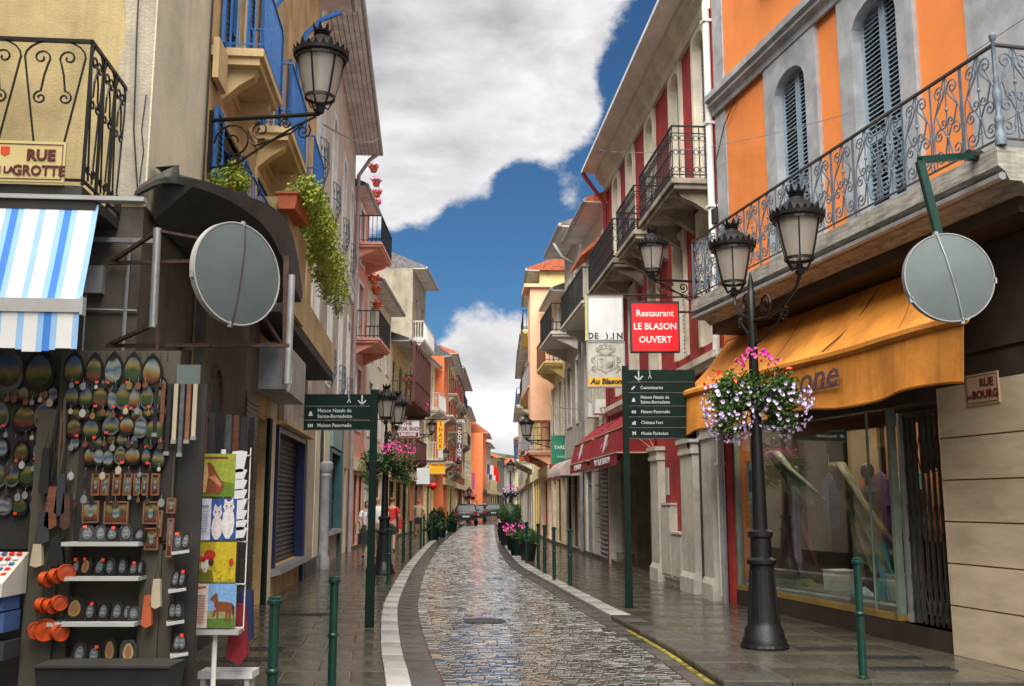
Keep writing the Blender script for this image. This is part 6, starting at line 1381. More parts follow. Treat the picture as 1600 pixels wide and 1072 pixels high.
# ------------------------------------------------------------------ souvenir stand
YR = 7.9
def rp(px, py, Y=None): p = at(px, py, Y or YR); return p.x, p.z
def panel(name, x0, x1, y0, y1, m, Y=None, th=.03, par=None):
    Y = Y or YR; a, z1 = rp(x0, y0, Y); c, z0 = rp(x1, y1, Y); b = MB(); b.box(a, c, Y, Y+th, max(0,z0), z1); return b.build(name, m, par)
rk = thing('souvenir_rack', 'tall cream pegboard rack of slate souvenirs with metal shelves', 'display rack', (0,0,0))
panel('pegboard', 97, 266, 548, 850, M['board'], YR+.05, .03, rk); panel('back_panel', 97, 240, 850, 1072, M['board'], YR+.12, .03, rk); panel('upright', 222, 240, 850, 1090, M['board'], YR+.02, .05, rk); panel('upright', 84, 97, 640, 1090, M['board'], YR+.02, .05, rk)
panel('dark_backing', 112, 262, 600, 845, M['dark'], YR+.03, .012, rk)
for (x0, x1, y) in ((110,228,846),(108,228,899),(88,222,969)):
    a, z = rp(x0, y); c, _ = rp(x1, y); b = MB(); b.box(a, c, YR-.16, YR+.10, z-.03, z); b.build('shelf', M['silver'], rk)
b = MB()
for i in range(16):
    for j in range(3):
        x, z = rp(lerp(104,262,i/15), 552+5*j, YR+.05); b.box(x-.005, x+.005, YR+.046, YR+.0495, z-.005, z+.005)
tag(b.build('peg_holes', M['dark'], rk), kind='stuff')
rk2 = thing('plate_rack', 'cream pegboard rack at the left edge with large oval plates', 'display rack', (0,0,0))
panel('pegboard', -90, 96, 545, 860, M['board'], YR+.10, .03, rk2); panel('dark_backing', -90, 84, 655, 858, M['dark'], YR+.08, .012, rk2); panel('upright', 60, 74, 640, 1090, M['board'], YR-.02, .04, rk2); panel('lower_panel', -90, 60, 900, 1090, M['dark'], YR+.1, .03, rk2)
# dark sheet added for the shade of the shop opening behind the racks
b = MB(); b.box(-6.6, -2.95, 8.40, 8.45, 0, 2.6); t = b.build('shop_shade_sheet', M['dark']); tag(t, 'dark cloth closing the back of the souvenir stand', 'cloth')
PICS = []
def pic(name, cols, sc_=14):
    m = bpy.data.materials.new(name); m.use_nodes = True; nt = m.node_tree; b = nt.nodes['Principled BSDF']; N = nt.nodes.new; L = nt.links.new
    tc = N('ShaderNodeTexCoord'); sp_ = N('ShaderNodeSeparateXYZ'); L(tc.outputs['Generated'], sp_.inputs[0]); n = N('ShaderNodeTexNoise'); n.inputs['Scale'].default_value = sc_; n.inputs['Detail'].default_value = 3
    oi = N('ShaderNodeObjectInfo'); va = N('ShaderNodeVectorMath'); va.operation = 'ADD'; L(tc.outputs['Object'], va.inputs[0]); L(oi.outputs['Location'], va.inputs[1]); L(va.outputs[0], n.inputs['Vector'])
    ad = N('ShaderNodeMath'); ad.operation = 'MULTIPLY_ADD'; ad.inputs[1].default_value = .55; L(n.outputs[0], ad.inputs[0]); L(sp_.outputs['Z'], ad.inputs[2]); sb = N('ShaderNodeMath'); sb.operation = 'SUBTRACT'; sb.inputs[1].default_value = .27; L(ad.outputs[0], sb.inputs[0])
    r = N('ShaderNodeValToRGB'); e = r.color_ramp.elements; k = len(cols)
    e[0].color = cols[0]; e[0].position = 0; e[1].color = cols[-1]; e[1].position = 1
    for i in range(1, k-1): x = e.new(i/(k-1)); x.color = cols[i]
    L(sb.outputs[0], r.inputs[0]); L(r.outputs[0], b.inputs['Base Color']); b.inputs['Roughness'].default_value = .25; return m
cb_, cg, cy, cr, cw, ck = (.05,.09,.15,1), (.035,.06,.025,1), (.20,.15,.05,1), (.13,.04,.025,1), (.22,.23,.21,1), (.02,.02,.02,1)
PICS = [(pic('print_blue_green', [ck,cg,cy,cb_,cb_]), 'blue and green'), (pic('print_sunset', [ck,cr,cy,cw,cb_]), 'sunset coloured'), (pic('print_pale', [cg,cw,cb_,cw,ck]), 'pale blue'), (pic('print_green', [ck,cg,cg,cy,cb_]), 'green and yellow'), (pic('print_brown', [ck,cr,cg,cy,ck]), 'brown and gold')]
slate_b = mat('black_slate', (.016,.015,.017,1), .3, .2, 20, bump=.2); slate_g = mat('grey_slate', (.10,.11,.12,1), .4, .2, 14)
tagm = mat('orange_price_tag', (.85,.06,.02,1), .6)
ORD = ['first','second','third','fourth','fifth','sixth','seventh','eighth','ninth']
def egg(rx, rz, pt=.1, n=16): return [(rx*math.cos(2*PI*k/n)*(1-.18*math.sin(2*PI*k/n)), rz*math.sin(2*PI*k/n)+(pt*rz if k == n//4 else 0)) for k in range(n)]
def plate(px, py, wpx, hpx, pi, label, body=None, Y=None, tg=True, lean=0, cat='souvenir plate', name='souvenir_plate'):
    Y = Y or YR-.03; p = at(px, py, Y); sc_ = (Y*CP+(p.z-EYE)*SP)/FP; rx, rz = wpx*sc_/2, hpx*sc_/2
    t = thing(name, label, cat, p); t.rotation_euler = (lean, 0, random.uniform(-.12,.12))
    b = MB(); b.prism(egg(rx, rz), -.01, .012, 'y'); b.build('slate', body or slate_b, t)
    b = MB(); b.prism(egg(rx*.80, rz*.74, 0), -.014, -.0102, 'y'); b.build('picture', PICS[pi][0], t)
    if tg: b = MB(); s_ = random.choice((-1,1)); b.cbox((s_*rx*.45,-.017,-rz*.75), .028, .003, .02); b.build('price_tag', tagm, t)
    return t
rows = [('top', [(116,577,33,56),(148,578,29,52),(178,578,32,54),(208,578,31,54),(238,581,34,54)], 'right'), ('second', [(113,619,26,38),(135,620,22,38),(157,620,26,40),(176,622,14,36),(193,621,24,40),(211,624,20,38),(230,622,20,36),(249,622,20,34)], 'right'),
 ('third', [(116,668,26,34),(143,670,30,36),(174,665,26,30),(199,665,26,32),(220,668,22,34),(242,672,34,42)], 'right'), ('fourth', [(141,712,20,30),(155,713,18,30),(170,715,20,32),(188,712,18,28),(208,711,28,32),(229,713,16,28),(248,716,22,34)], 'right'),
 ('top', [(14,580,46,66),(62,580,50,68)], 'left'), ('second', [(2,650,24,40),(40,652,40,46),(70,650,32,44)], 'left'), ('third', [(5,700,20,34),(34,706,26,38),(62,704,22,34)], 'left'), ('fourth', [(0,745,22,34),(20,744,24,34),(44,742,28,38),(68,742,22,30)], 'left'), ('lowest', [(6,790,26,30),(32,790,26,32),(60,788,24,30)], 'left')]
for rn, its, sd_ in rows:
    for i, (px, py, w_, h_) in enumerate(its):
        k = random.randrange(5); plate(px, py, w_, h_, k, '%s slate plate, %s from left, %s row, %s pegboard' % (PICS[k][1], ORD[i], rn, sd_), slate_b if random.random() < .7 else slate_g, YR-.01 if sd_ == 'right' else YR+.04, random.random() < .6)
for rn, yy, n_, w_, h_ in (('lower first',602,8,18,26),('lower second',645,8,18,26),('lower third',688,8,17,24)):
    for i in range(n_):
        k = random.randrange(5); plate(lerp(118,252,i/(n_-1))+random.uniform(-3,3), yy+random.uniform(-4,4), w_*random.uniform(.8,1.2), h_*random.uniform(.8,1.2), k, '%s tiny slate plate, %s from left, %s row, right pegboard' % (PICS[k][1], ORD[i], rn), slate_b, YR+.012, random.random() < .3)
for i in range(6): k = random.randrange(5); plate(8+15*i, 615+random.uniform(-4,4), 20, 30, k, '%s small slate plate, %s from left, under the top row, left pegboard' % (PICS[k][1], ORD[i]), slate_b, YR+.06, i % 2 == 0)
# hanging framed pictures and key rings
copper = mat('copper_frame', (.22,.09,.045,1), .5, .2, 6); 
def framed(px, py, w_, h_, label, k=2, Y=None):
    Y = Y or YR-.03; p = at(px, py, Y); sc_ = (Y*CP)/FP; a, c = w_*sc_/2, h_*sc_/2; t = thing('framed_souvenir', label, 'framed souvenir', p); t.rotation_euler = (0, random.uniform(-.05,.05), 0)
    b = MB()
    for q in ((-a,a,c-.012,c),(-a,a,-c,-c+.012),(-a,-a+.012,-c+.012,c-.012),(a-.012,a,-c+.012,c-.012)): b.box(q[0],q[1],-.014,.01,q[2],q[3])
    b.build('frame', copper, t); b = MB(); b.box(-a+.01,a-.01,-.004,.008,-c+.01,c-.01); b.build('picture', PICS[k][0], t)
    b = MB(); b.prism(egg(a*.30, c*.55, 0, 10), -.009, -.005, 'y'); b.build('figure', PICS[2][0], t)
for i, (px, k) in enumerate(((150,4),(165,2),(183,4),(200,2),(216,2),(226,3),(243,4))): framed(px, 757, 13, 34, 'narrow hanging framed souvenir, %s from the left above the wide framed ones' % ORD[i], k)
framed(182, 801, 38, 35, 'double copper framed picture hanging at the middle of the right pegboard', 4); framed(236, 801, 24, 35, 'single copper framed picture right of the double one', 4); framed(237, 842, 22, 34, 'copper framed picture hanging below the single one', 4); framed(142, 800, 26, 34, 'dark framed picture with red bow left of the double frame', 1); framed(268, 790, 14, 24, 'small copper frame on the side rack, upper', 1); framed(250, 818, 8, 40, 'narrow copper frame at the edge of the pegboard', 3); framed(266, 840, 10, 60, 'long narrow copper frame on the side rack', 1)
# things standing on the shelves
def stand_item(px, pyb, w_, h_, k, label, gold_=False):
    p = at(px, pyb, YR-.06); sc_ = YR/FP; a, h = w_*sc_/2, h_*sc_; t = thing('souvenir_block', label, 'souvenir', (p.x, p.y, p.z)); t.rotation_euler = (R(-8), random.uniform(-.15,.15), random.uniform(-.35,.35))
    b = MB(); b.prism([(-a,0),(a,0),(a,h*.75),(a*.6,h),(-a*.6,h),(-a,h*.75)], -.014, .014, 'y'); b.build('stone', slate_b, t)
    b = MB(); b.prism([(x, z+h*.5) for x, z in egg(a*.62, h*.36, 0, 14)], -.02, -.0142, 'y'); b.build('medallion', M['gold'] if gold_ else slate_g, t)
    b = MB(); b.prism([(x, z+h*.5) for x, z in egg(a*.35, h*.26, 0, 10)], -.023, -.0202, 'y'); b.build('figure', PICS[2][0] if not gold_ else copper, t)
    if random.random() < .5: b = MB(); b.cbox((random.uniform(-a*.5,a*.5),-.024,h*.9), .026, .004, .022); b.build('price_tag', tagm, t)
for nm_, yb, its in (('upper', 846, [(136,22,24),(157,18,24),(176,20,22),(198,20,26),(217,18,20)]), ('middle', 899, [(118,12,26),(132,20,26),(154,18,26),(173,20,26),(192,18,26),(208,14,20),(220,10,22)]), ('lower', 969, [(115,30,34),(141,18,26),(161,20,26),(182,18,26),(199,16,24),(210,18,20)]), ('bottom', 1037, [(122,20,30),(148,20,26),(172,22,38),(200,24,34)])):
    for i, (px, w_, h_) in enumerate(its): stand_item(px, yb, w_, h_, 0, 'small dark souvenir block, %s from the left on the %s shelf' % (ORD[i], nm_), (nm_ == 'lower' and i == 0) or (nm_ == 'bottom' and i > 1) or (nm_ == 'middle' and i == 1))
b = MB(); a, z = rp(86, 1037); c, _ = rp(225, 1037); b.box(a, c, YR-.18, YR+.1, z-.03, z); b.build('shelf', M['black'], rk)
# side rack with small angled shelves
sr = thing('side_rack', 'narrow side rack with angled shelves and wire hooks', 'display rack', (0,0,0))
panel('side_board', 240, 262, 860, 1080, M['board'], YR+.05, .03, sr); panel('mesh_panel', 277, 312, 570, 600, M['zinc2'], YR+.0, .02, sr); panel('dark_side', 262, 300, 600, 1080, M['dark'], YR+.15, .03, sr)
for i, (px, py) in enumerate(((284,862),(279,921),(276,971),(282,1021))):
    x, z = rp(px, py); b = MB(); b.cbox((x,YR-.03,z), .13, .16, .022, (0,R(-8),R(18))); b.build('angled_shelf', M['silver'], sr)
    for j in range(2): stand_item(px-6+10*j, py-3, 14, 26, 1, ['upper','second','third','lowest'][i]+' side shelf souvenir, '+['left','right'][j]+' of the pair')
for i in range(7):
    px = 246+10*i; t = thing('hanging_belt', ['dark','brown','black','pale','grey','tan','cream'][i]+' strap hanging from the side rack', 'strap', at(px, 600, YR-.02)); b = MB(); l = random.uniform(.28,.55); b.box(-.016,.016,-.006,.006,-l,0); b.build('strap_band', [M['black'],M['wood'],M['black'],M['canvas'],slate_g,copper,M['canvas']][i], t); b = MB(); b.box(-.02,.02,-.012,.012,-l-.03,-l); b.build('buckle', M['zinc'], t)
# orange tambourines hanging on the left post
orr_ = mat('orange_lacquer', (.50,.065,.010,1), .35, .25, 14)
def drum(px, py, r, label, yaw):
    t = thing('toy_drum', label, 'toy drum', at(px, py, YR-.14), yaw); Mx = Matrix.Rotation(R(90),4,'X')
    b = MB(); r *= .85; b.lathe([(r,-.03),(r*1.06,-.03),(r*1.06,.03),(r,.03),(r,-.03)], 18, cap=False); b.v = [tuple(Mx @ Vector(v)) for v in b.v]; b.build('hoop', orr_, t, True)
    b = MB(); b.lathe([(r,.015),(.01,.02)], 18); b.v = [tuple(Mx @ Vector(v)) for v in b.v]; b.build('skin_head', orr_, t, True); b = MB(); b.tube([(0,0,r),(0,0,r+.09)], .004, 4); b.build('string', M['black'], t)
for i, (px, py, r, yw) in enumerate(((72,905,.055,1.2),(88,900,.055,1.1),(103,895,.062,.6),(66,946,.055,1.25),(79,947,.055,1.1),(92,942,.055,.8),(56,985,.06,.6),(72,984,.078,.1),(93,988,.062,.9))):
    drum(px, py, r*1.16, '%s orange toy drum of the %s bunch hanging on the post' % (['left','middle','right'][i % 3], ['upper','middle','lower'][i//3]), yw)
# sloping tray and boxes at the left edge
tr = thing('sloping_tray', 'pale sloping tray of small red and blue badges at the left edge', 'display tray', (0,0,0)); a, z1 = rp(-40,862); c, _ = rp(50,862); _, z0 = rp(0,905)
b = MB(); b.prism([(YR-.42,z0),(YR-.05,z1),(YR-.05,z0-.10),(YR-.42,z0-.10)], a, c, 'x'); b.build('tray_body', M['offw'], tr)
for i in range(7):
    for j in range(6):
        f = (j+.5)/6; b = MB(); b.cbox((lerp(a+.05,c-.05,i/6), lerp(YR-.40,YR-.07,f), lerp(z0,z1,f)+.008), .035, .03, .008, (math.atan2(z1-z0,.37),0,0)); b.build('badge', [M['signred'],M['sblue'],M['signw'],M['shirtr']][(i*3+j) % 4], tr)
for i, (y0, y1, mm) in enumerate(((925,952,'sblue'),(955,985,'sblue'),(1000,1028,'dkcloth'))):
    a, z1 = rp(-30,y0,YR-.2); c, z0 = rp(20,y1,YR-.2); b = MB(); b.box(a, c, YR-.35, YR-.1, z0, z1); t = b.build('merchandise_box', M[mm]); tag(t, ['blue box just under the sloping tray','second blue box below the sloping tray','dark box lowest at the left edge'][i], 'box')
t = thing('bottom_basket', 'black plastic basket on the ground below the souvenir shelves', 'basket', (0,0,0)); a, z1 = rp(76,1036,YR-.2); c, _ = rp(280,1036,YR-.2); b = MB()
b.prism([(a+.05,0),(c-.05,0),(c,z1),(a,z1)], YR-.42, YR-.05, 'y'); b.build('basket_body', M['black'], t); b = MB(); b.box(a-.01,c+.01,YR-.44,YR-.03,z1,z1+.015); b.build('rim', M['dark'], t)
t = thing('small_lampshade', 'pale blue paper cone hanging left of the shelves', 'paper cone', at(104,800,YR-.05)); b = MB(); b.lathe([(.042,-.06),(.022,.06)], 10); b.build('cone', mat('aqua_paper', (.30,.45,.48,1), .7), t); b = MB(); b.tube([(0,0,.06),(0,0,.12)], .003, 4); b.build('string', M['black'], t)
t = thing('knotted_straps', 'bundle of dark and cream cords hanging between the two pegboards', 'cords', at(96,640,YR-.08))
for k in range(6): b = MB(); b.tube([(random.uniform(-.03,.03),0,.1),(random.uniform(-.05,.05),-.02,-.25),(random.uniform(-.06,.06),0,-random.uniform(.5,.75))], .010, 5); b.build('cord', [M['black'],M['board'],M['black'],M['wood'],M['board'],M['black']][k], t)
# calendar rack
YC = 8.6
ck_ = thing('calendar_rack', 'white metal rack on a pole holding calendars and leaflets', 'display rack', at(333,1060,YC)); o_ = Vector(ck_.location); o_.z = 0; ck_.location = o_
b = MB(); b.tube([(0,0,0.03),(0,0,2.05)], .022, 8); b.build('pole', M['white'], ck_, True)
for a in (0, 1.05, 2.1):
    b = MB(); b.box(-.30,.30,-.03,.03,.01,.045); b.v = [tuple(Matrix.Rotation(a,4,'Z') @ Vector(v)) for v in b.v]; b.build('foot', M['white'], ck_)
b = MB()
for py in (712, 780, 846, 912, 980):
    z = at(335,py,YC).z; b.tube([(-.2,-.02,z),(.24,-.02,z)], .006, 4); b.tube([(-.2,-.02,z),(-.2,-.08,z)], .006, 4); b.tube([(.24,-.02,z),(.24,-.08,z)], .006, 4)
b.tube([(-.2,-.02,at(335,985,YC).z),(-.2,-.02,at(335,700,YC).z)], .006, 4); b.tube([(.24,-.02,at(335,985,YC).z),(.24,-.02,at(335,700,YC).z)], .006, 4)
b.build('wire_frame', M['white'], ck_)
b = MB(); b.box(-.22,.22,-.10,.02,at(335,986,YC).z-.02,at(335,982,YC).z); b.build('bottom_tray', M['silver'], ck_)
PM = {}
def pm(c_):
    if c_ not in PM: PM[c_] = mat('printed_ink', c_+(1,), .45, .12, 30)
    return PM[c_]
def calendar(label, x0, x1, y0, y1, bg, shapes):
    p0, p1 = at(x0,y0,YC-.08), at(x1,y1,YC-.08); c = (p0+p1)/2; w_, h_ = p1.x-p0.x, p0.z-p1.z; t = thing('calendar', label, 'calendar', c)
    b = MB(); b.box(-w_/2,w_/2,-.004,.012,-h_/2,h_/2); b.build('page', pm(bg), t)
    for i, (cc, poly) in enumerate(shapes):
        d = -.0045-.0006*i; b = MB(); b.prism([((x-.5)*w_, (z-.5)*h_) for x, z in poly], d-.0004, d, 'y'); b.build('printed_shape', pm(cc), t)
def ell(cx, cz, rx, rz, n=10): return [(cx+rx*math.cos(2*PI*k/n), cz+rz*math.sin(2*PI*k/n)) for k in range(n)]
HB = (.22,.06,.02)
calendar('green calendar with a chestnut horse head', 310, 366, 709, 776, (.30,.34,.04), [((.12,.20,.02),[(0,0),(1,0),(1,.3),(.5,.4),(0,.25)]),((.20,.03,.03),[(.08,.88),(.8,.88),(.8,.93),(.08,.93)]),(HB,[(.12,.08),(.62,.05),(.75,.25),(.55,.5),(.42,.72),(.30,.82),(.22,.74),(.16,.45)]),((.55,.33,.14),[(.14,.1),(.24,.1),(.30,.5),(.26,.76),(.19,.7)]),((.50,.20,.10),[(.30,.45),(.48,.5),(.66,.3),(.62,.22),(.45,.35)])])
calendar('white and blue calendar with two white kittens', 309, 368, 779, 844, (.62,.62,.72), [((.03,.08,.28),[(.36,0),(1,0),(1,1),(.36,1)]),((.66,.58,.60),ell(.52,.30,.14,.30)),((.66,.58,.60),ell(.52,.66,.12,.14)),((.72,.66,.66),ell(.80,.42,.16,.40)),((.72,.66,.66),ell(.80,.80,.14,.13)),((.66,.58,.60),[(.42,.74),(.46,.88),(.52,.78)]),((.66,.58,.60),[(.54,.78),(.61,.86),(.62,.72)]),((.72,.66,.66),[(.68,.88),(.70,1.0),(.78,.92)]),((.72,.66,.66),[(.82,.92),(.90,1.0),(.92,.86)]),((.10,.07,.08),ell(.48,.68,.02,.025,6)),((.10,.07,.08),ell(.57,.68,.02,.025,6)),((.10,.07,.08),ell(.75,.82,.022,.028,6)),((.10,.07,.08),ell(.86,.82,.022,.028,6)),((.2,.25,.5),[(.06,.8),(.3,.8),(.3,.84),(.06,.84)])]+[((.3,.33,.5),[(.06,.7-.07*k),(.30,.7-.07*k),(.30,.68-.07*k),(.06,.68-.07*k)]) for k in range(8)])
calendar('yellow calendar of a flower field with red and white poppies', 304, 367, 847, 910, (.42,.32,.02), [((.55,.42,.02),[(.45,0),(1,.1),(1,1),(.5,1)]),((.15,.14,.02),[(0,0),(.5,0),(.45,.3),(0,.35)]),((.62,.60,.55),ell(.28,.5,.10,.26)),((.45,.03,.02),ell(.38,.68,.15,.13)),((.45,.03,.02),ell(.22,.58,.09,.08)),((.08,.02,.02),ell(.42,.5,.07,.1)),((.45,.03,.02),ell(.90,.5,.06,.1))]+[((.25,.2,.02),ell(random.uniform(.1,.95),random.uniform(.05,.45),.018,.018,5)) for _ in range(26)])
calendar('blue sky calendar with a standing brown horse', 302, 367, 912, 981, (.20,.38,.66), [((.10,.18,.03),[(.36,0),(1,0),(1,.22),(.36,.2)]),((.28,.30,.12),[(.36,.2),(1,.22),(1,.42),(.36,.38)]),((.66,.56,.50),[(0,0),(.36,0),(.36,1),(0,1)]),((.40,.10,.02),[(.05,.86),(.3,.9),(.3,.95),(.05,.92)]),(HB,[(.52,.48),(.60,.60),(.82,.58),(.92,.56),(.94,.42),(.88,.36),(.66,.37),(.56,.40)]),(HB,[(.52,.46),(.60,.60),(.58,.74),(.54,.80),(.46,.72),(.41,.64),(.46,.62),(.50,.60)]),(HB,[(.56,.42),(.62,.42),(.61,.18),(.58,.18)]),(HB,[(.56,.40),(.54,.28),(.46,.24),(.48,.28),(.51,.42)]),(HB,[(.84,.40),(.92,.44),(.90,.16),(.86,.16)]),(HB,[(.78,.38),(.84,.4),(.80,.16),(.77,.16)]),((.03,.02,.02),[(.92,.56),(.98,.46),(.97,.22),(.94,.3)])]+[((.45,.12,.05),[(.06,.74-.06*k),(.30,.74-.06*k),(.30,.72-.06*k),(.06,.72-.06*k)]) for k in range(11)])
for i, py in enumerate((722,742,758,773,788,805,820,832)):
    p = at(376, py, YC); t = thing('leaflet_pile', '%s curled pile of white leaflets beside the calendars' % (['topmost']+ORD[1:7]+['lowest'])[i], 'leaflets', p); h = .19 if i == 0 else .10
    for k in range(3): b = MB(); b.prism([(-.055,-h/2),(.045,-h/2+.01),(.055+.01*k,h/2-.01),(.02,h/2),(-.055,h/2-.01)], -.05-.012*k, -.044-.012*k, 'y'); b.build('leaflet', M['signw'], t)
t = thing('red_bag', 'red cloth bag hanging below the horse calendar', 'bag', at(371,985,YC+.15)); b = MB(); b.prism([(-.04,.22),(.05,.22),(.10,-.20),(.04,-.28),(-.08,-.22)], -.05, .05, 'y'); b.build('bag_body', mat('crimson_cloth', (.22,.01,.02,1), .8, .2, 8), t); b = MB(); b.tube([(-.03,0,.22),(0,0,.34),(.04,0,.22)], .006, 4); b.build('handle', M['black'], t)
t = thing('blue_bag', 'dark blue cloth bag behind the red one', 'bag', at(384,955,YC+.3)); b = MB(); b.prism([(-.05,.18),(.05,.18),(.07,-.24),(-.04,-.26)], -.05, .05, 'y'); b.build('bag_body', mat('navy_cloth', (.015,.025,.10,1), .8), t); b = MB(); b.tube([(-.03,0,.18),(0,0,.3),(.03,0,.18)], .006, 4); b.build('handle', M['black'], t)
t = thing('white_stand_foot', 'low white wooden stand on the pavement at the bottom left', 'stand', at(355,1045,9.0)); t.location.z = 0; b = MB(); b.box(-.22,.25,-.12,.12,.10,.16); b.build('top', M['signw'], t); b = MB(); b.box(-.2,-.16,-.1,.1,0,.1); b.box(.18,.22,-.1,.1,0,.1); b.build('legs', M['offw'], t)
# small keyrings and bags filling the gaps of the racks
KR = [(rgt, rn, yy, j, nj) for rgt, rws, nj in ((True, (('top',598),('second',641),('third',690),('fourth',733),('framed',777)), 9), (False, (('top',622),('second',680),('third',724),('fourth',768)), 6)) for rn, yy in rws for j in range(nj)]
for rgt, rn, yy, j, nj in KR:
    px = lerp(106 if rgt else 4, 256 if rgt else 84, (j+random.uniform(.2,.8))/nj); py = yy+random.uniform(-5,5)
    p = at(px, py, YR-.04 if rgt else YR+.0); cc = random.choice(['gold','black','zinc','wood','canvas','rust','black','zinc','silver','wood']); l = random.uniform(.03,.06)
    t = thing('keyring', 'small %s keyring, %s from left, just below the %s row, %s pegboard' % ({'gold':'brass','black':'black','zinc':'grey','wood':'brown','canvas':'tan','rust':'rusty brown','signred':'red','silver':'silver'}[cc], ORD[j], rn, 'right' if rgt else 'left'), 'keyring', p, 0, 'keyrings on the souvenir racks'); b = MB(); b.tube([(0,0,.03),(0,0,0)], .002, 3); b.build('chain', M['zinc'], t)
    b = MB(); b.prism(egg(l*.45, l*.6, 0, 8), -.006, .004, 'y'); b.v = [(v[0], v[1], v[2]-l*.6) for v in b.v]; b.build('fob', M[cc], t)
for i, (px, py, w_, h_, cc, nm_) in enumerate(((74,700,.05,.34,'black','black'),(84,760,.06,.30,'wood','brown'),(70,800,.07,.22,'dkcloth','dark grey'),(98,740,.05,.3,'dkcloth','charcoal'),(60,850,.06,.16,'canvas','tan'),(90,840,.08,.20,'black','second black'),(106,770,.05,.26,'rust','rust brown'),(232,930,.05,.22,'terracotta','reddish string'),(246,905,.05,.2,'canvas','beige string'))):
    t = thing('hanging_pouch', nm_+' pouch hanging from a cord on the souvenir rack post', 'pouch', at(px, py, YR-.10)); b = MB(); b.prism([(-w_*.5,0),(w_*.5,0),(w_*.8,-h_),(0,-h_*1.1),(-w_*.8,-h_)], -.02, .02, 'y'); b.build('pouch_body', M[cc], t); b = MB(); b.tube([(-w_*.4,0,0),(0,0,.12),(w_*.4,0,0)], .003, 3); b.build('cord', M['black'], t)
# dark doorway and goods inside the shop behind the racks
t = thing('hanging_scarves', 'row of dark scarves hanging in the souvenir shop doorway', 'scarves', (0,0,0))
for k in range(9): p = at(292+8*k, 640, 8.9); b = MB(); b.prism([(p.x-.02,p.z),(p.x+.03,p.z),(p.x+.035,p.z-.6-.05*(k % 3)),(p.x-.025,p.z-.62)], p.y+.1*k, p.y+.1*k+.03, 'y'); b.build('scarf', [M['black'],slate_g,M['wood'],M['dkcloth']][k % 4], t)

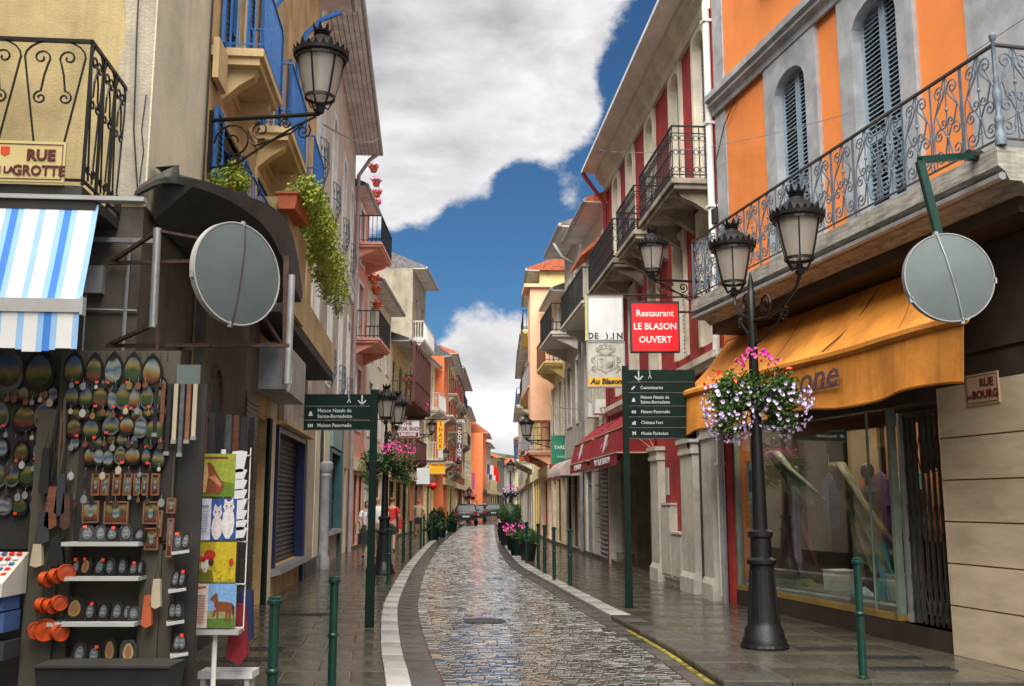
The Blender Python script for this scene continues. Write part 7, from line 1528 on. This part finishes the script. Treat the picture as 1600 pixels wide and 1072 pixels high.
# ------------------------------------------------------------------ people
def skinmesh(name, pts, edges, m, par, sub=2, sx=1):
    me = bpy.data.meshes.new(name); me.from_pydata([p[:3] for p in pts], edges, []); o = bpy.data.objects.new(name, me); C.objects.link(o)
    sk = o.modifiers.new('s', 'SKIN'); sk.use_smooth_shade = True
    for i, p in enumerate(pts):
        v = me.skin_vertices[0].data[i]; r = p[3]; v.radius = r if isinstance(r, tuple) else (r, r); v.use_root = (i == 0)
    sb = o.modifiers.new('u', 'SUBSURF'); sb.levels = sb.render_levels = sub
    dg = bpy.context.evaluated_depsgraph_get(); m2 = bpy.data.meshes.new_from_object(o.evaluated_get(dg)); bpy.data.objects.remove(o); m2.name = name
    m2.materials.clear(); m2.materials.append(m); m2.polygons.foreach_set('use_smooth', [True]*len(m2.polygons)); return link(name, m2, par)
def person(label, p, h, rz, shirt, trousers, hair, stride=.12, arms=((.05,.02),(.05,.02)), skirt=False, bag=None, longhair=False, bald=False, shorts=True, wide=1.0):
    t = thing('person', label, 'person', p, rz); t.scale = (h/1.74,)*3; q = stride
    # -y is forward
    P = [(0,0,.96,(.125,.10)),(0,0,1.10,(.13,.095)),(0,-.01,1.28,(.15,.105)),(0,.0,1.42,(.10,.08)),(0,0,1.50,.052),(0,-.005,1.57,.058),(0,-.015,1.66,(.078,.092)),(0,-.01,1.72,(.05,.06))]
    P = [(x,y,z,(tuple(u*wide for u in r) if isinstance(r, tuple) and z < 1.4 else r)) for x,y,z,r in P]
    E = [(0,1),(1,2),(2,3),(3,4),(4,5),(5,6),(6,7)]
    def add(v, prev): P.append(v); E.append((prev, len(P)-1)); return len(P)-1
    for s_, k in ((-1,0),(1,1)):
        fwd, out = arms[k]; sh = add((s_*.18*wide,0,1.40,.058), 3); el = add((s_*(.23*wide+out),.02-fwd*.3,1.14,.040), sh); hd = add((s_*(.22*wide+out*.6),-.04-fwd,.93+abs(fwd)*.6,.026), el); pa = add((s_*(.22*wide+out*.6),-.06-fwd,.87+abs(fwd)*.6,(.034,.018)), hd)
        for i in range(4):
            f1 = add((s_*(.22*wide+out*.6)+(i-1.5)*.017,-.07-fwd,.82+abs(fwd)*.6-(.004 if i in (0,3) else 0),.0085), pa); add((s_*(.22*wide+out*.6)+(i-1.5)*.016,-.075-fwd-.012,.785+abs(fwd)*.6+(.012 if i in (0,3) else 0),.0075), f1)
        add((s_*(.19*wide+out*.6)-s_*.012,-.10-fwd,.845+abs(fwd)*.6,.009), pa)
        hp = add((s_*.085,0,.90,.098), 0); kn = add((s_*.09,-.03-s_*q*.5,.50,.062), hp); an = add((s_*.09,.02-s_*q,.09,.038), kn); add((s_*.10,-.14-s_*q,.035,(.036,.026)), an)
    skinmesh('body', P, E, M['skin'], t)
    T = [(0,0,.93,(.145*wide,.12*wide)),(0,0,1.10,(.15*wide,.115*wide)),(0,-.01,1.28,(.165*wide,.12*wide)),(0,0,1.41,(.105,.085)),(0,0,1.46,.062)]; TE = [(0,1),(1,2),(2,3),(3,4)]
    for s_, k in ((-1,0),(1,1)):
        fwd, out = arms[k]; T.append((s_*.185*wide,0,1.40,.074)); TE.append((3,len(T)-1)); T.append((s_*(.222*wide+out*.7),.015-fwd*.2,1.20,.062)); TE.append((len(T)-2,len(T)-1))
    skinmesh('shirt', T, TE, shirt, t)
    if skirt: b = MB(); b.lathe([(.15,1.0),(.20,.85),(.23,.55),(.25,.42),(.235,.42)], 16, (0,0,0), 1, .72); b.build('skirt', trousers, t, True)
    else:
        T = [(0,0,.98,(.14*wide,.11*wide)),(0,0,.90,(.14*wide,.115))]; TE = [(0,1)]
        for s_ in (-1,1):
            T.append((s_*.09,0,.84,.112)); TE.append((1,len(T)-1)); T.append((s_*.09,-.03-s_*q*.5,.52,.088)); TE.append((len(T)-2,len(T)-1))
            if not shorts: T.append((s_*.09,.02-s_*q,.12,.062)); TE.append((len(T)-2,len(T)-1))
        skinmesh('shorts' if shorts else 'trousers', T, TE, trousers, t)
    for s_ in (-1,1): skinmesh('shoe', [(s_*.09,.03-s_*q,.045,.046),(s_*.10,-.06-s_*q,.04,.046),(s_*.10,-.15-s_*q,.035,.038)], [(0,1),(1,2)], M['black'] if s_ else None, t, 1)
    if not bald:
        b = MB(); b.ball((0,.02,1.69), .088,.10,.085, 12, 8); 
        if longhair: b.ball((0,.05,1.60), .088,.07,.13, 10, 7)
        b.build('hair', hair, t, True)
    b = MB(); b.ball((0,-.105,1.635), .013,.022,.018, 6, 5); b.build('nose', M['skin'], t, True)
    for s_ in (-1,1):
        b = MB(); b.ball((s_*.030,-.092,1.665), .010,.008,.006, 6, 4); b.build('eye', M['black'], t); b = MB(); b.ball((s_*.080,0,1.645), .010,.018,.028, 6, 5); b.build('ear', M['skin'], t, True)
    b = MB(); b.box(-.025,.025,-.098,-.088,1.597,1.603); b.build('mouth', M['wood'], t)
    if bag: 
        bm_, side = bag; b = MB(); x = side*.30; b.prism([(-.13,-.18),(.13,-.18),(.15,.12),(-.11,.14)], x-.05, x+.05, 'x', Matrix.Translation((0,-.05,.92))); b.build('bag', bm_, t)
        b = MB(); b.tube([(x,-.05,1.05),(side*.19,-.02,1.46),(0,-.12,1.25)] if side else [(0,0,1)], .012, 4); b.build('bag_strap', bm_, t)
    return t
person('woman in white top and long dark skirt carrying a canvas bag', G0(572,871), 1.63, .25, M['shirtw'], M['dkcloth'], M['hairb'], .05, ((.20,.0),(.22,.02)), True, (M['canvas'], -1), True)
person('man in white polo shirt and grey shorts behind the left lamp post', G0(589,874), 1.76, -.15, M['shirtw'], M['greycloth'], M['hairg'], .08, ((.05,.04),(.15,.05)), wide=1.14, bald=True)
person('person in red shirt with a red bag walking behind the couple', G0(611,862), 1.74, PI, M['shirtr'], M['dkcloth'], M['hairb'], .10, bag=(M['shirtr'], -1))
person('bald man in beige shirt and dark shorts with a shoulder strap', G0(653,837), 1.74, .1, M['shirtb'], M['dkcloth'], M['hairg'], .10, ((.02,.05),(.02,.05)), bag=(M['wood'], 1), bald=True)
person('distant person in black walking down the middle of the street', G0(757,813), 1.75, 0, M['dkcloth'], M['dkcloth'], M['hairb'], .12, shorts=False)
person('small distant person near the far left shopfronts', G0(745,812), 1.7, 0, M['shirtw'], M['dkcloth'], M['hairb'], .1, shorts=False)

# ------------------------------------------------------------------ parked cars (seen from behind)
def car(label, p, rz, col, s=1.0):
    t = thing('parked_car', label, 'car', p, rz); t.scale = (s,)*3; pm_ = mat('car_paint', col, .18, .03, 1, spec=.8)
    # length along +y (front far), rear at y=0
    secs = [(0,.45,.70),(.05,.35,.92),(.6,.30,.98),(2.7,.30,.98),(3.9,.34,.86),(4.05,.42,.62)]; b = MB(); n = 10
    for (y, z0, z1) in secs:
        for k in range(n):
            a = 2*PI*k/n+PI/n; ca, sa = math.cos(a), math.sin(a); f = lambda v: math.copysign(abs(v)**.35, v); b.v.append((f(ca)*.84, y, (z0+z1)/2+f(sa)*(z1-z0)/2))
    for i in range(len(secs)-1):
        for k in range(n): b.f.append((i*n+k, i*n+(k+1)%n, (i+1)*n+(k+1)%n, (i+1)*n+k))
    b.f += [tuple(range(n)), tuple((len(secs)-1)*n+n-1-k for k in range(n))]; b.build('body', pm_, t, True)
    b = MB(); V = [(-.76,.12,.95),(.76,.12,.95),(.76,2.9,.95),(-.76,2.9,.95),(-.58,.50,1.44),(.58,.50,1.44),(.58,2.0,1.44),(-.58,2.0,1.44)]; b.add(V, [(0,1,5,4),(1,2,6,5),(2,3,7,6),(3,0,4,7)]); b.build('windows', mat('car_glass', (.01,.012,.014,1), .18, .1, 1, spec=.25), t)
    b = MB(); b.add([(-.60,.45,1.43),(.60,.45,1.43),(.60,2.05,1.43),(-.60,2.05,1.43),(-.50,.62,1.50),(.50,.62,1.50),(.50,1.9,1.50),(-.50,1.9,1.50)], [(0,1,5,4),(1,2,6,5),(2,3,7,6),(3,0,4,7),(4,5,6,7)]); b.build('roof', pm_, t)
    for sx_ in (-1,1):
        b = MB(); b.tube([(sx_*.77,.11,.95),(sx_*.59,.49,1.44)], .035, 5); b.tube([(sx_*.77,1.5,.95),(sx_*.59,1.35,1.44)], .03, 5); b.tube([(sx_*.77,2.9,.95),(sx_*.59,2.0,1.44)], .035, 5); b.build('pillars', pm_, t)
        b = MB(); b.box(sx_*.55, sx_*.82, -.03, .10, .72, .90); b.build('tail_light', mat('tail_red', (.5,.02,.02,1), .2), t)
        b = MB(); b.box(sx_*.84, sx_*.98, 2.35, 2.45, .98, 1.10); b.build('wing_mirror', pm_, t)
        for y in (.75, 3.25):
            b = MB(); b.lathe([(.31,-.10),(.32,-.06),(.32,.06),(.31,.10)], 18); Mx = Matrix.Translation((sx_*.74,y,.32)) @ Matrix.Rotation(R(90),4,'Y'); b.v = [tuple(Mx @ Vector(v)) for v in b.v]; wh = b.build('wheel', M['rubber'], t, True)
            b = MB(); b.lathe([(.20,-.108),(.20,.108)], 12); b.v = [tuple(Mx @ Vector(v)) for v in b.v]; b.build('rim', M['steel'], wh)
    b = MB(); b.box(-.80,.80,-.06,.10,.36,.52); b.build('bumper', M['black'], t); b = MB(); b.box(-.26,.26,-.075,-.061,.56,.67); b.build('number_plate', M['signw'], t); b = MB(); b.box(-.5,.5,-.005,.03,.60,.68); b.build('boot_trim', pm_, t)
    return t
p = G0(728, 821); car('dark blue hatchback parked at the left kerb seen from behind', p, .06, (.012,.016,.025,1))
p = G0(744, 815.5); car('second dark car parked just ahead of the hatchback', p, .03, (.02,.03,.05,1), .95)
p = G0(771, 811.5); car('greenish dark car standing far down at the bend', p, .1, (.02,.04,.04,1), 1.0)
# distant wooded hill beyond the end of the street
b = MB(); n = 24; V = []
for i in range(n+1):
    x = -160+320*i/n; V.append((x, 420, -1)); V.append((x+random.uniform(-3,3), 430, 14+10*math.sin(i*.7)+random.uniform(-2,2)))
b.v = V; b.f = [(2*i,2*i+2,2*i+3,2*i+1) for i in range(n)]; b.v += [(-160,520,-1),(160,520,-1)]; tag(b.build('hill', mat('wooded_hill', (.05,.075,.03,1), .9, .3, .2, bump=.5, bscale=1)), kind='structure')
